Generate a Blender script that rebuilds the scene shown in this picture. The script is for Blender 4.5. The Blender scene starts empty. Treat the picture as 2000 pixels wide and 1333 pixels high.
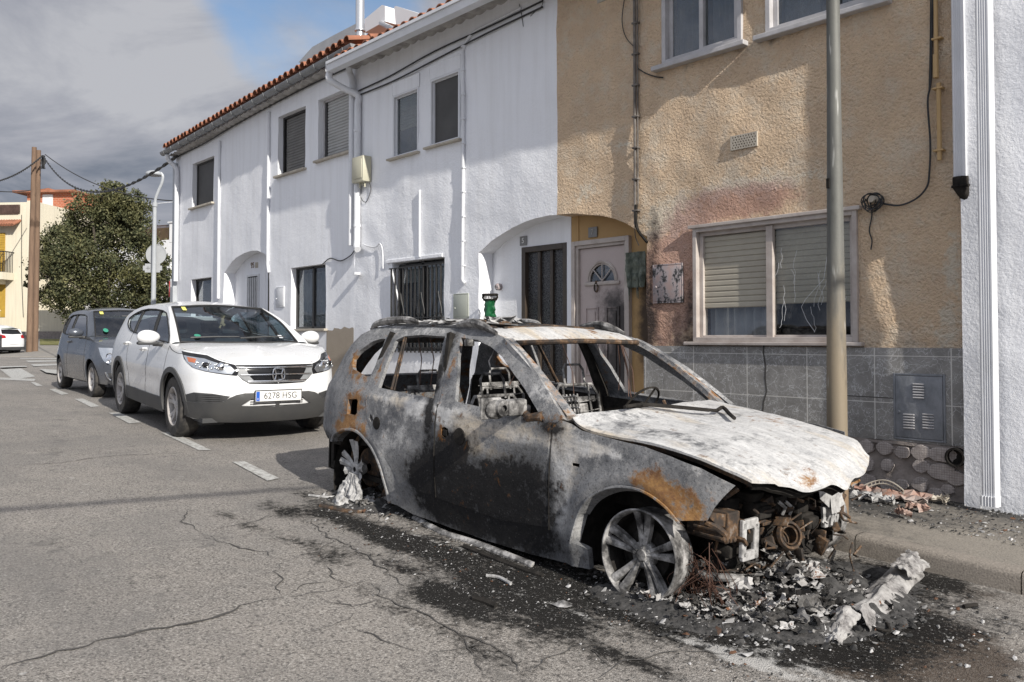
import bpy, bmesh, math, random
import numpy as np
from mathutils import Vector, Matrix, noise as mnoise
from mathutils.geometry import delaunay_2d_cdt
random.seed(7); rnd = random.random
SC = bpy.context.scene; COL = SC.collection
# ------------------------------------------------------------- camera
F, YH, H, PT = 1668., 662., 1.53, math.radians(1.5)      # focal length (px of a 2000 px wide frame), horizon, eye height, tilt
_n = math.hypot(1480, F); _c, _s = F/_n, 1480/_n
RV = np.array([_s, _c, 0]); W0 = np.array([-_c, _s, 0]); ZV = np.array([0, 0, 1.])
WV = W0*math.cos(PT)+ZV*math.sin(PT); UV = -W0*math.sin(PT)+ZV*math.cos(PT)
CY = YH-F*math.tan(PT); CAM = np.array([0, 0, H])
cd = bpy.data.cameras.new('camera'); cam = bpy.data.objects.new('camera', cd); COL.objects.link(cam)
cd.sensor_width = 36; cd.lens = F/2000*36; cd.shift_y = -(666.5-CY)/2000*1.0; cd.clip_end = 2000; cd.clip_start = .05
cam.matrix_world = Matrix(((RV[0], UV[0], -WV[0], 0), (RV[1], UV[1], -WV[1], 0), (RV[2], UV[2], -WV[2], H), (0, 0, 0, 1)))
SC.camera = cam
def ray(x, y): return RV*(x-1000)/F+WV+UV*(CY-y)/F
def wallpt(x, y, Y):                       # pixel -> point of the plane Y = const
    d = ray(x, y); return CAM+d*Y/d[1]
def depthpt(x, y, d): return CAM+ray(x, y)*d
def gz(x, y=0):                            # street height: climbs to the left, then flattens
    t = -x; S2 = .004; u = (13-t)/2.5
    return S2*t+(.045-S2)*(13-2.5*(math.log1p(math.exp(u)) if u < 50 else u))
def ground(x, y, dz=0):
    d = ray(x, y); lo, hi = .5, 300
    for _ in range(60):
        m = (lo+hi)/2; p = CAM+d*m
        if p[2] < gz(p[0])+dz: hi = m
        else: lo = m
    return CAM+d*lo
# ------------------------------------------------------------- light
SUN = Vector((1, -.155, .575)).normalized()
EL = math.asin(SUN.z); AZ = math.atan2(SUN.x, SUN.y)
SC.view_settings.view_transform = 'Standard'; SC.view_settings.look = 'None'; SC.view_settings.exposure = EXPO = 0.23
sl = bpy.data.lights.new('sun', 'SUN'); sl.energy = 5.0; sl.angle = math.radians(.5); sl.color = (1, .95, .87)
so = bpy.data.objects.new('sun', sl); COL.objects.link(so); so.rotation_euler = SUN.to_track_quat('Z', 'Y').to_euler(); so.location = (10, -5, 12)
world = bpy.data.worlds.new('World'); SC.world = world; world.use_nodes = True
# ------------------------------------------------------------- node helper
class NT:
    def __init__(s, tree): s.t = tree; s.x = 0
    def n(s, typ, ins=None, **props):
        nd = s.t.nodes.new(typ)
        for k, v in props.items(): setattr(nd, k, v)
        for k, v in (ins or {}).items():
            if hasattr(v, 'is_output') or isinstance(v, bpy.types.NodeSocket): s.t.links.new(v, nd.inputs[k])
            elif v is not None:
                if isinstance(v, tuple) and len(v) == 3 and nd.inputs[k].type == 'RGBA': v = v+(1,)
                nd.inputs[k].default_value = v
        return nd
    def obj(s): return s.n('ShaderNodeTexCoord').outputs['Object']
    def mp(s, v, scale=(1, 1, 1), loc=(0, 0, 0), rot=(0, 0, 0)):
        return s.n('ShaderNodeMapping', {'Vector': v, 'Scale': scale, 'Location': loc, 'Rotation': rot}).outputs[0]
    def noise(s, v, sc=5, det=4, ro=.55, dist=0): return s.n('ShaderNodeTexNoise', {'Vector': v, 'Scale': sc, 'Detail': det, 'Roughness': ro, 'Distortion': dist}).outputs[0]
    def vor(s, v, sc=5, feat='F1', out='Distance', rnd=1): return s.n('ShaderNodeTexVoronoi', {'Vector': v, 'Scale': sc, 'Randomness': rnd}, feature=feat).outputs[out]
    def m(s, op, a, b=0, c=0, clamp=False):
        nd = s.t.nodes.new('ShaderNodeMath'); nd.operation = op; nd.use_clamp = clamp
        for i, v in enumerate((a, b, c)):
            if isinstance(v, bpy.types.NodeSocket): s.t.links.new(v, nd.inputs[i])
            else: nd.inputs[i].default_value = v
        return nd.outputs[0]
    def rng(s, v, a, b, c=0, d=1, sm=False): return s.n('ShaderNodeMapRange', {'Value': v, 'From Min': a, 'From Max': b, 'To Min': c, 'To Max': d}, interpolation_type='SMOOTHSTEP' if sm else 'LINEAR').outputs[0]
    def mix(s, f, a, b, bl='MIX'):
        nd = s.t.nodes.new('ShaderNodeMix'); nd.data_type = 'RGBA'; nd.blend_type = bl
        for i, v in ((0, f), (6, a), (7, b)):
            if isinstance(v, bpy.types.NodeSocket): s.t.links.new(v, nd.inputs[i])
            else: nd.inputs[i].default_value = v+(1,) if isinstance(v, tuple) and len(v) == 3 else v
        return nd.outputs[2]
    def ramp(s, f, st):
        nd = s.n('ShaderNodeValToRGB', {'Fac': f}); e = nd.color_ramp.elements
        while len(e) < len(st): e.new(.5)
        for i, (p, c) in enumerate(st): e[i].position = p; e[i].color = c+(1,) if len(c) == 3 else c
        return nd.outputs[0]
    def bump(s, h, st=.3, d=.01, nrm=None): return s.n('ShaderNodeBump', {'Height': h, 'Strength': st, 'Distance': d, **({'Normal': nrm} if nrm else {})}).outputs[0]
    def sep(s, v): nd = s.n('ShaderNodeSeparateXYZ', {'Vector': v}); return nd.outputs
    def attr(s, nm='mk'): return s.n('ShaderNodeSeparateColor', {'Color': s.n('ShaderNodeAttribute', attribute_name=nm).outputs['Color']}).outputs
    def crisp(s, mask, nz, w=.12, amp=1.): # a mask broken up by noise
        v = s.m('ADD', mask, s.m('MULTIPLY', s.m('SUBTRACT', nz, .5), amp)); return s.rng(v, .5-w, .5+w)
MATS = {}
def mat(name, fn=None, col=(.5, .5, .5), rough=.6, metal=0, **kw):
    if name in MATS: return MATS[name]
    m = bpy.data.materials.new(name); m.use_nodes = True; t = m.node_tree; t.nodes.clear(); N = NT(t)
    o = N.n('ShaderNodeOutputMaterial'); p = N.n('ShaderNodeBsdfPrincipled')
    t.links.new(p.outputs[0], o.inputs[0])
    d = {'Base Color': col, 'Roughness': rough, 'Metallic': metal}; d.update({k.replace('_', ' '): v for k, v in kw.items()})
    if fn: d.update(fn(N))
    for k, v in d.items():
        if isinstance(v, bpy.types.NodeSocket): t.links.new(v, p.inputs[k])
        else: p.inputs[k].default_value = v+(1,) if isinstance(v, tuple) and len(v) == 3 and p.inputs[k].type == 'RGBA' else v
    MATS[name] = m; return m
# ------------------------------------------------------------- sky with clouds
def sky():
    t = world.node_tree; t.nodes.clear(); N = NT(t)
    sk = N.n('ShaderNodeTexSky', sky_type='NISHITA', sun_disc=False, sun_elevation=EL, sun_rotation=AZ, air_density=1.0, dust_density=.6, ozone_density=1.6).outputs[0]
    g = N.n('ShaderNodeTexCoord').outputs['Generated']; x, y, z = N.sep(g)
    zz = N.m('ADD', N.m('MAXIMUM', z, 0), .22)
    pv = N.n('ShaderNodeCombineXYZ', {'X': N.m('DIVIDE', x, zz), 'Y': N.m('DIVIDE', y, zz), 'Z': 0}).outputs[0]
    n1 = N.noise(N.mp(pv, (1, 1, 1), (3.1, 1.7, 0)), 1.15, 7, .56, .6)
    n2 = N.noise(N.mp(pv, (1, 1, 1), (8.1, 4.7, 0)), 1.7, 9, .6, .5)
    h = ray(625, 15); h = h/np.linalg.norm(h)
    dt = N.n('ShaderNodeVectorMath', {0: g, 1: tuple(h)}, operation='DOT_PRODUCT').outputs['Value']
    hole = N.rng(dt, .984, .9985, 0, .52, True)
    cov = N.rng(N.m('SUBTRACT', n1, hole), .02, .24, 0, 1, True)
    low = N.rng(z, .02, .30, 0, 1, True)
    h2 = ray(420, 150); h2 = h2/np.linalg.norm(h2); d2 = N.n('ShaderNodeVectorMath', {0: g, 1: tuple(h2)}, operation='DOT_PRODUCT').outputs['Value']; glow = N.rng(d2, .962, .999, 0, .34, True)
    lum = N.m('ADD', N.m('ADD', N.m('MULTIPLY', N.rng(n2, .34, .70), .80), N.m('SUBTRACT', N.m('MULTIPLY', glow, .75), .02)), N.m('MULTIPLY', low, .36), clamp=True)
    cc = N.ramp(lum, [(0, (1.3, 1.6, 2.2)), (.4, (2.2, 2.5, 3.1)), (.75, (4.0, 4.15, 4.7)), (1, (5.4, 5.5, 5.9))])
    vd = N.n('ShaderNodeVectorMath', {0: g, 1: (-.75, .64, .15)}, operation='DOT_PRODUCT').outputs['Value']; cc = N.mix(1., cc, N.n('ShaderNodeCombineColor', {k_: N.rng(vd, -.2, .75, 1.40, .70) for k_ in ('Red', 'Green', 'Blue')}).outputs[0], 'MULTIPLY')  # clouds brightened behind the camera as added wall fill, dimmed in view
    skb = N.mix(1., sk, (1.0, 1.0, 1.0), 'MULTIPLY')
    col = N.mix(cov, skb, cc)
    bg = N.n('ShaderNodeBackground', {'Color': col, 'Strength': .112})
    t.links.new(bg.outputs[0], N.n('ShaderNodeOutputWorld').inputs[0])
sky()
# ------------------------------------------------------------- object helpers
def tag(o, label=None, cat=None, group=None, kind=None):
    for k, v in (('label', label), ('category', cat), ('group', group), ('kind', kind)):
        if v: o[k] = v
    return o
def thing(name, label, cat, loc=(0, 0, 0), mw=None, group=None):
    o = bpy.data.objects.new(name, None); COL.objects.link(o); o.empty_display_size = .2
    if mw is not None: o.matrix_world = mw
    else: o.location = tuple(float(c) for c in loc)
    return tag(o, label, cat, group)
def top(o):
    while o.parent: o = o.parent
    return o
def inpoly(P, poly):
    x, y = P[:, 0], P[:, 1]; r = np.zeros(len(P), bool); q = np.array(poly); j = len(q)-1
    for i in range(len(q)):
        xi, yi = q[i]; xj, yj = q[j]
        c = ((yi > y) != (yj > y)) & (x < (xj-xi)*(y-yi)/((yj-yi) or 1e-12)+xi); r ^= c; j = i
    return r
def cr(pts, n=6, closed=False):            # Catmull-Rom through the points
    P = [np.array(p, float) for p in pts]; L = len(P); out = []
    for i in range(L if closed else L-1):
        a, b, c, d = (P[(i-1) % L] if closed or i > 0 else 2*P[0]-P[1]), P[i], P[(i+1) % L], (P[(i+2) % L] if closed or i+2 < L else 2*P[-1]-P[-2])
        for k in range(n):
            t = k/n; out.append(.5*((2*b)+(-a+c)*t+(2*a-5*b+4*c-d)*t*t+(-a+3*b-3*c+d)*t**3))
    if not closed: out.append(P[-1])
    return out
def resample(pts, n):
    P = np.array([list(p) for p in pts], float); d = np.r_[0, np.cumsum(np.linalg.norm(np.diff(P, axis=0), axis=1))]
    t = np.linspace(0, d[-1], n); return np.stack([np.interp(t, d, P[:, k]) for k in range(P.shape[1])], 1)
def divide(poly, step):
    out = []
    for i in range(len(poly)):
        a = np.array(poly[i], float)[:2]; b = np.array(poly[(i+1) % len(poly)], float)[:2]; k = max(1, int(np.linalg.norm(b-a)/step))
        out += [a+(b-a)*j/k for j in range(k)]
    return out
def cdt(outline, holes=(), step=.1):
    vs, es = [], []
    loops = [divide(outline, step)]+[divide(h, step) for h in holes]
    for lp in loops:
        s = len(vs); vs += lp; es += [(s+i, s+(i+1) % len(lp)) for i in range(len(lp))]
    B_ = np.array(vs); mn, mx = B_.min(0), B_.max(0)
    gx, gy = np.meshgrid(np.arange(mn[0]+step/2, mx[0], step), np.arange(mn[1]+step/2, mx[1], step)); gx[::2] += step*.5
    Gp = np.stack([gx.ravel(), gy.ravel()], 1)
    if len(Gp):
        ok = inpoly(Gp, outline)
        for h in holes: ok &= ~inpoly(Gp, h)
        Gp = Gp[ok]
        if len(Gp):
            dmin = np.full(len(Gp), 9.)
            for b in B_: dmin = np.minimum(dmin, np.hypot(Gp[:, 0]-b[0], Gp[:, 1]-b[1]))
            Gp = Gp[dmin > step*.45]; vs = vs+list(Gp)
    r = delaunay_2d_cdt([Vector((float(v[0]), float(v[1]))) for v in vs], es, [], 0, 1e-6)
    V = np.array([[v[0], v[1]] for v in r[0]]); Fc = [tuple(f) for f in r[2]]
    cen = np.array([V[list(f)].mean(0) for f in Fc]); ok = inpoly(cen, outline)
    for h in holes: ok &= ~inpoly(cen, h)
    return V, [f for f, k in zip(Fc, ok) if k]
class MB:                                   # mesh builder
    def __init__(s): s.v = []; s.f = []; s.sm = []
    def add(s, vs, fs, sm=False):
        k = len(s.v); s.v += [tuple(float(c) for c in p) for p in vs]; s.f += [tuple(k+i for i in f) for f in fs]; s.sm += [sm]*len(fs); return s
    def box(s, a, b, j=0):
        x0, y0, z0 = a; x1, y1, z1 = b
        return s.add([(x0, y0, z0), (x1, y0, z0), (x1, y1, z0), (x0, y1, z0), (x0, y0, z1), (x1, y0, z1), (x1, y1, z1), (x0, y1, z1)],
                     [(0, 3, 2, 1), (4, 5, 6, 7), (0, 1, 5, 4), (1, 2, 6, 5), (2, 3, 7, 6), (3, 0, 4, 7)])
    def bbox(s, a, b, r=.01):              # box with chamfered edges
        bm = bmesh.new(); c = [(p+q)/2 for p, q in zip(a, b)]; d = [abs(q-p) for p, q in zip(a, b)]
        bmesh.ops.create_cube(bm, size=1, matrix=Matrix.Translation(c) @ Matrix.Diagonal((*d, 1)))
        bmesh.ops.bevel(bm, geom=bm.edges[:], offset=min(r, min(d)*.45), segments=2, affect='EDGES', profile=.5)
        s.bm(bm); return s
    def bm(s, bm, M=None, sm=False):
        bm.verts.ensure_lookup_table(); bm.verts.index_update()
        s.add([(M @ v.co if M else v.co) for v in bm.verts], [tuple(v.index for v in f.verts) for f in bm.faces], sm); bm.free(); return s
    def tube(s, pts, r, n=8, cap=True, sm=True, sx=1.):
        P = [Vector([float(c) for c in p]) for p in pts]; R = r if hasattr(r, '__len__') else [r]*len(P); vs = []; fs = []
        t0 = (P[1]-P[0]).normalized(); u = t0.orthogonal().normalized()
        for i, p in enumerate(P):
            t = (P[min(i+1, len(P)-1)]-P[max(i-1, 0)]).normalized(); u = (u-t*u.dot(t)).normalized(); w = t.cross(u)
            for k in range(n):
                a = 2*math.pi*k/n; vs.append(p+(u*math.cos(a)+w*math.sin(a)*sx)*R[i])
        for i in range(len(P)-1):
            for k in range(n): fs.append((i*n+k, i*n+(k+1) % n, (i+1)*n+(k+1) % n, (i+1)*n+k))
        if cap: fs += [tuple(range(n-1, -1, -1)), tuple((len(P)-1)*n+k for k in range(n))]
        return s.add(vs, fs, sm)
    def lathe(s, prof, M, n=32, sm=True, close=False):   # prof: (radius, height) about local Z of M
        vs = []; L = len(prof)
        for k in range(n):
            a = 2*math.pi*k/n
            for r, h in prof: vs.append(M @ Vector((r*math.cos(a), r*math.sin(a), h)))
        fs = []
        for k in range(n):
            for i in range(L-1 if not close else L):
                j = (i+1) % L; fs.append((k*L+i, ((k+1) % n)*L+i, ((k+1) % n)*L+j, k*L+j))
        return s.add(vs, fs, sm)
    def grid(s, fn, nu, nv, sm=True):
        vs = [fn(i/nu, j/nv) for j in range(nv+1) for i in range(nu+1)]
        return s.add(vs, [(j*(nu+1)+i, j*(nu+1)+i+1, (j+1)*(nu+1)+i+1, (j+1)*(nu+1)+i) for j in range(nv) for i in range(nu)], sm)
    def panel(s, outline, holes, step, fn, thick=0., nrm=None, sm=True, flip=False):
        """2-D outline with holes, mapped to 3-D by fn(a, b), given a thickness along its normal"""
        V, Fc = cdt(outline, holes, step); P = [Vector([float(c) for c in fn(a, b)]) for a, b in V]
        if flip: Fc = [f[::-1] for f in Fc]
        if nrm is None:
            nv = [Vector() for _ in P]
            for f in Fc:
                m = (P[f[1]]-P[f[0]]).cross(P[f[2]]-P[f[0]])
                for i in f: nv[i] += m
            nv = [v.normalized() for v in nv]
        else: nv = [Vector(nrm)]*len(P)
        s.add(P, Fc, sm)
        if thick:
            k = len(s.v); s.v += [tuple(p-n_*thick) for p, n_ in zip(P, nv)]; n0 = k-len(P)
            s.f += [tuple(k+i for i in f[::-1]) for f in Fc]; s.sm += [sm]*len(Fc)
            E_ = {}
            for f in Fc:
                for i in range(len(f)): E_[(f[i], f[(i+1) % len(f)])] = 1
            for (a, b) in E_:
                if (b, a) not in E_: s.f.append((n0+b, n0+a, k+a, k+b)); s.sm.append(False)
        return s
    def prism(s, poly, a, b, plane='xz'):   # flat polygon extruded between two values of the third axis
        n = len(poly)
        mk = {'xz': lambda p, t: (p[0], t, p[1]), 'xy': lambda p, t: (p[0], p[1], t), 'yz': lambda p, t: (t, p[0], p[1])}[plane]
        vs = [mk(p, a) for p in poly]+[mk(p, b) for p in poly]
        return s.add(vs, [tuple(range(n)), tuple(range(2*n-1, n-1, -1))]+[(i, i+n, (i+1) % n+n, (i+1) % n) for i in range(n)])
    def obj(s, name, m, parent=None, world=True, sharp=35, fn=None, label=None, cat=None, group=None, kind=None, loc=None, fix=False):
        me = bpy.data.meshes.new(name); V = s.v
        if loc is not None: V = [tuple(np.array(v)-np.array(loc)) for v in V]
        elif parent is not None and world:
            inv = top(parent).matrix_world.inverted() if top(parent).matrix_world != Matrix() else top(parent).matrix_basis.inverted()
            V = [tuple(inv @ Vector(v)) for v in V]
        me.from_pydata(V, [], s.f); me.validate(); me.polygons.foreach_set('use_smooth', [bool(x) for x in s.sm][:len(me.polygons)] if len(me.polygons) == len(s.sm) else [True]*len(me.polygons))
        if fix:
            bm = bmesh.new(); bm.from_mesh(me); bmesh.ops.recalc_face_normals(bm, faces=bm.faces[:]); bm.to_mesh(me); bm.free()
        if sharp and any(s.sm): me.set_sharp_from_angle(angle=math.radians(sharp))
        me.materials.append(m) if m else None
        if fn:
            ca = me.color_attributes.new('mk', 'FLOAT_COLOR', 'POINT'); c = np.ones((len(me.vertices), 4), np.float32)
            for i, v in enumerate(s.v[:len(me.vertices)]): c[i, :3] = fn(v)
            ca.data.foreach_set('color', c.ravel())
        me.update(); o = bpy.data.objects.new(name, me); COL.objects.link(o)
        if parent is not None: o.parent = parent
        if loc is not None: o.location = tuple(float(c) for c in loc)
        return tag(o, label, cat, group, kind)
def copy_tree(o, parent=None):
    c = o.copy(); COL.objects.link(c)
    if parent is not None: c.parent = parent
    for ch in list(o.children): copy_tree(ch, c)
    return c
def coons(c0, c1, d0, d1, n=16, m=16, bulge=None):   # c0,c1: borders along u at v=0,1 ; d0,d1: along v at u=0,1
    c0, c1 = resample(c0, n+1), resample(c1, n+1); d0, d1 = resample(d0, m+1), resample(d1, m+1)
    def fn(u, v):
        i, j = int(round(u*n)), int(round(v*m))
        p = (1-v)*c0[i]+v*c1[i]+(1-u)*d0[j]+u*d1[j]-((1-u)*(1-v)*c0[0]+u*(1-v)*c0[-1]+(1-u)*v*c1[0]+u*v*c1[-1])
        return p if bulge is None else p+np.array(bulge(u, v))
    return fn
def sm01(x, a, b):
    t = max(0., min(1., (x-a)/(b-a))); return t*t*(3-2*t)
def nz(p, sc=1., oct=4): return mnoise.fractal(Vector(p)*sc, 1., 2., oct)
# ------------------------------------------------------------- materials
def stucco(base, dirt, bs=.25, sc=38, bd=.012, streak=.5):
    def fn(N):
        v = N.obj(); a = N.noise(N.mp(v, (1, 1, .35)), 1.3, 6, .6); st = N.noise(N.mp(v, (3.5, 3.5, .18)), 2.2, 5, .6)
        big = N.noise(v, .9, 5, .6); c = N.mix(N.m('MULTIPLY', N.rng(st, .46, .72), streak), base, dirt)
        c = N.mix(N.m('MULTIPLY', N.rng(a, .5, .75), .45), c, tuple(x*.8 for x in base))
        c = N.mix(N.rng(N.noise(v, 60, 3, .7), .62, .8, 0, .25), c, dirt)
        z = N.sep(v)[2]
        h1 = N.noise(v, sc, 5, .6); h2 = N.noise(v, 7, 4, .55)
        h = N.m('ADD', h1, N.m('MULTIPLY', h2, 1.6))
        return {'Base Color': c, 'Roughness': .9, 'Normal': N.bump(h, bs, bd)}
    return fn
mat('white_render', stucco((.80, .81, .84), (.56, .555, .55), .35, 30, .010, .28))
mat('white_render_rough', stucco((.79, .80, .83), (.55, .545, .54), .45, 40, .013, .24))
mat('cream_render', stucco((.62, .57, .45), (.45, .41, .33), .15, 20, .01))
mat('far_white_render', stucco((.76, .76, .77), (.6, .6, .6), .15, 20, .01))
def beige(N):
    v = N.obj(); r, g, b = N.attr()     # r: soot, g: pink wash, b: bare patches
    n1 = N.noise(v, 2.2, 7, .65); n2 = N.noise(v, 9, 6, .65); n3 = N.noise(v, 46, 4, .6); nf = N.noise(v, 120, 2, .5)
    c = N.mix(N.rng(n1, .35, .68), (.84, .635, .435), (.71, .53, .365))
    c = N.mix(N.m('MULTIPLY', N.rng(N.noise(v, 3.1, 6, .7), .48, .64), .6), c, (.78, .69, .56))
    c = N.mix(N.m('MULTIPLY', N.crisp(b, n2, .1, 1.3), .6), c, (.78, .74, .63))
    c = N.mix(N.m('MULTIPLY', N.rng(N.m('ADD', g, N.m('MULTIPLY', N.m('ADD', n2, n1), .9)), 1.0, 1.5, 0, 1, True), .55), c, (.46, .20, .18))
    c = N.mix(N.m('MULTIPLY', N.rng(N.m('ADD', r, N.m('MULTIPLY', N.m('SUBTRACT', n2, .5), .9)), .2, .8, 0, 1, True), .93), c, (.028, .02, .018))
    # rough cast: blobs with pits between
    w = N.n('ShaderNodeVectorMath', {0: v, 1: N.n('ShaderNodeTexNoise', {'Vector': v, 'Scale': 14, 'Detail': 2}).outputs['Color']}, operation='MULTIPLY_ADD').outputs[0] if False else v
    rough = N.m('ADD', N.m('MULTIPLY', N.noise(v, 36, 4, .62, .1), 1.5), N.m('MULTIPLY', n3, .8))
    c = N.mix(N.rng(rough, 1.05, .84, 0, .35), c, (.45, .30, .17))
    return {'Base Color': c, 'Roughness': .95, 'Normal': N.bump(N.m('ADD', rough, N.m('MULTIPLY', N.noise(v, 5, 3), .8)), 1., .04)}
mat('beige_roughcast', beige)
def beige_smooth(N):
    v = N.obj(); r, g, b = N.attr(); n2 = N.noise(v, 7, 6, .65)
    c = N.mix(N.noise(v, 3, 5, .6), (.50, .33, .15), (.38, .24, .11))
    c = N.mix(N.rng(N.m('ADD', r, N.m('MULTIPLY', N.m('SUBTRACT', n2, .5), .9)), .2, .8, 0, .93, True), c, (.03, .02, .017))
    return {'Base Color': c, 'Roughness': .85, 'Normal': N.bump(N.noise(v, 18, 5, .6), .3, .01)}
mat('beige_smooth', beige_smooth)
def asphalt(N):
    v = N.obj(); r, g, b = N.attr()     # r: soot, g: white ash, b: brown oil
    big = N.noise(v, .55, 5, .6); mid = N.noise(v, 4, 6, .65); fine = N.noise(v, 85, 3, .7); agg = N.vor(v, 150)
    c = N.mix(N.rng(big, .3, .7), (.235, .216, .195), (.29, .265, .238))
    c = N.mix(N.rng(mid, .40, .75, 0, .5), c, (.15, .143, .136))
    c = N.mix(N.rng(fine, .52, .66, 0, .85), c, (.46, .435, .40)); fm = N.noise(v, 48, 3, .75); c = N.mix(N.rng(fm, .47, .36, 0, .85), c, (.075, .07, .066)); c = N.mix(N.rng(fm, .60, .72, 0, .5), c, (.38, .36, .33))
    c = N.mix(N.rng(fine, .46, .32, 0, .85), c, (.055, .052, .05))
    c = N.mix(N.rng(N.noise(v, 11, 4, .7), .64, .72, 0, .3), c, (.33, .32, .30))
    ds = N.noise(v, 3.3, 3, .5); c = N.mix(N.rng(ds, .67, .71, 0, .45), c, (.09, .085, .08)); c = N.mix(N.rng(N.noise(N.mp(v, (1, 1, 1), (5, 9, 0)), 7, 2, .5), .74, .77, 0, .6), c, (.5, .49, .47)); pt_ = N.noise(N.mp(v, (1, 1, 1), (2, 7, 0)), .8, 4, .6); c = N.mix(N.rng(pt_, .5, .58, 0, .28), c, (.15, .145, .14))
    tr = N.noise(N.mp(v, (.12, 1.6, 1)), 1.4, 4, .5); c = N.mix(N.rng(tr, .5, .75, 0, .3), c, (.15, .142, .135))
    nb = N.m('ADD', N.m('MULTIPLY', N.noise(v, 3.2, 7, .68), .6), N.m('MULTIPLY', N.noise(v, 26, 4, .7), .5))
    c = N.mix(N.m('MULTIPLY', N.rng(N.m('ADD', b, N.m('SUBTRACT', mid, .5)), .35, .75, 0, 1, True), .8), c, (.055, .038, .026))
    so = N.rng(N.m('ADD', r, N.m('MULTIPLY', N.m('SUBTRACT', nb, .55), 3.4)), .30, .85)
    c = N.mix(N.m('MULTIPLY', so, .96), c, (.014, .0135, .013))
    sp = N.m('MULTIPLY', N.rng(N.noise(v, 60, 4, .75), .60, .68), N.rng(r, .15, .5)); c = N.mix(N.m('MULTIPLY', sp, .8), c, (.42, .41, .39))
    wa = N.rng(N.m('ADD', g, N.m('MULTIPLY', N.m('SUBTRACT', N.noise(v, 9, 7, .75), .55), 1.8)), .38, .62); c = N.mix(N.m('MULTIPLY', wa, .75), c, (.47, .46, .44))
    h = N.m('ADD', N.m('MULTIPLY', fine, 1.), N.m('MULTIPLY', agg, .6))
    return {'Base Color': c, 'Roughness': .9, 'Specular IOR Level': N.rng(r, .1, .6, .3, .06), 'Normal': N.bump(h, .6, .012)}
mat('asphalt', asphalt)
def concrete(c1, c2, bs=.3):
    def fn(N):
        v = N.obj(); n = N.noise(v, 3, 6, .65); f = N.noise(v, 90, 3, .7)
        c = N.mix(n, c1, c2); c = N.mix(N.rng(f, .5, .75, 0, .5), c, tuple(min(1, x*1.6) for x in c1)); c = N.mix(N.rng(f, .47, .3, 0, .6), c, tuple(x*.35 for x in c2))
        r, g, b = N.attr(); c = N.mix(N.rng(N.m('ADD', r, N.m('SUBTRACT', N.noise(v, 12, 6, .75), .5)), .3, .75, 0, .93), c, (.03, .029, .028))
        return {'Base Color': c, 'Roughness': .9, 'Normal': N.bump(N.m('ADD', f, n), bs, .008)}
    return fn
mat('pavement', concrete((.25, .225, .19), (.165, .15, .13), .7))
mat('kerb', concrete((.27, .24, .205), (.165, .145, .125), .4))
def noattr(c1, c2, sc=4, bs=.2, rough=.85, fine=70):
    def fn(N):
        v = N.obj(); n = N.noise(v, sc, 6, .62); f = N.noise(v, fine, 3, .6)
        return {'Base Color': N.mix(N.rng(n, .3, .7), c1, c2), 'Roughness': rough, 'Normal': N.bump(f, bs, .006)}
    return fn
mat('far_pavement', noattr((.27, .25, .225), (.20, .19, .175)))
mat('dry_grass', noattr((.22, .19, .07), (.10, .12, .03), 3, .6, .95, 30))
def roadpaint(N):
    v = N.obj(); n = N.noise(v, 22, 6, .75)
    return {'Base Color': N.mix(N.rng(n, .44, .62), (.46, .46, .44), (.22, .21, .195)), 'Roughness': .8, 'Normal': N.bump(N.noise(v, 90), .4, .006)}
mat('road_paint', roadpaint)
mat('crack', noattr((.05, .046, .043), (.085, .08, .074)))
def marble(N):
    v = N.obj(); d = N.n('ShaderNodeTexNoise', {'Vector': v, 'Scale': 2.6, 'Detail': 5, 'Roughness': .6}).outputs['Color']
    w = N.n('ShaderNodeVectorMath', {0: d, 1: (.55, .55, .55), 2: v}, operation='MULTIPLY_ADD').outputs[0]
    e1 = N.vor(w, 7, 'DISTANCE_TO_EDGE'); e2 = N.vor(N.mp(w, (1, 1, 1), (3, 1, 2), (0, .8, 0)), 15, 'DISTANCE_TO_EDGE')
    n = N.noise(v, 3.5, 6, .65); c = N.mix(N.rng(n, .3, .7), (.175, .168, .158), (.30, .29, .275))
    c = N.mix(N.m('MULTIPLY', N.rng(e2, .035, .0), N.rng(n, .3, .6, .1, .7)), c, (.55, .55, .55)); c = N.mix(N.m('MULTIPLY', N.rng(e1, .022, .0), .8), c, (.60, .60, .60))
    x, y, z = N.sep(v)
    def grout(s, off, per, w_): return N.m('LESS_THAN', N.m('ABSOLUTE', N.m('SUBTRACT', N.m('FRACT', N.m('DIVIDE', N.m('ADD', s, off), per)), .5)), w_/per/2)
    gx = grout(x, 4.03+.31, .62, .009); gz_ = grout(z, -1.05+.195, .39, .007)
    g = N.m('MAXIMUM', gx, gz_); c = N.mix(N.m('MULTIPLY', g, .8), c, (.66, .64, .60))
    c = N.mix(N.m('MULTIPLY', N.rng(N.noise(v, 1.6, 5, .7), .5, .75), .35), c, (.05, .05, .05))
    return {'Base Color': c, 'Roughness': N.rng(n, .3, .7, .32, .55), 'Normal': N.bump(N.m('ADD', g, N.m('MULTIPLY', N.noise(v, 30), .2)), -.25, .004)}
mat('marble_tile', marble)
mat('rubble', noattr((.34, .30, .275), (.19, .165, .15), 9, .9, .95, 45))
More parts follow.
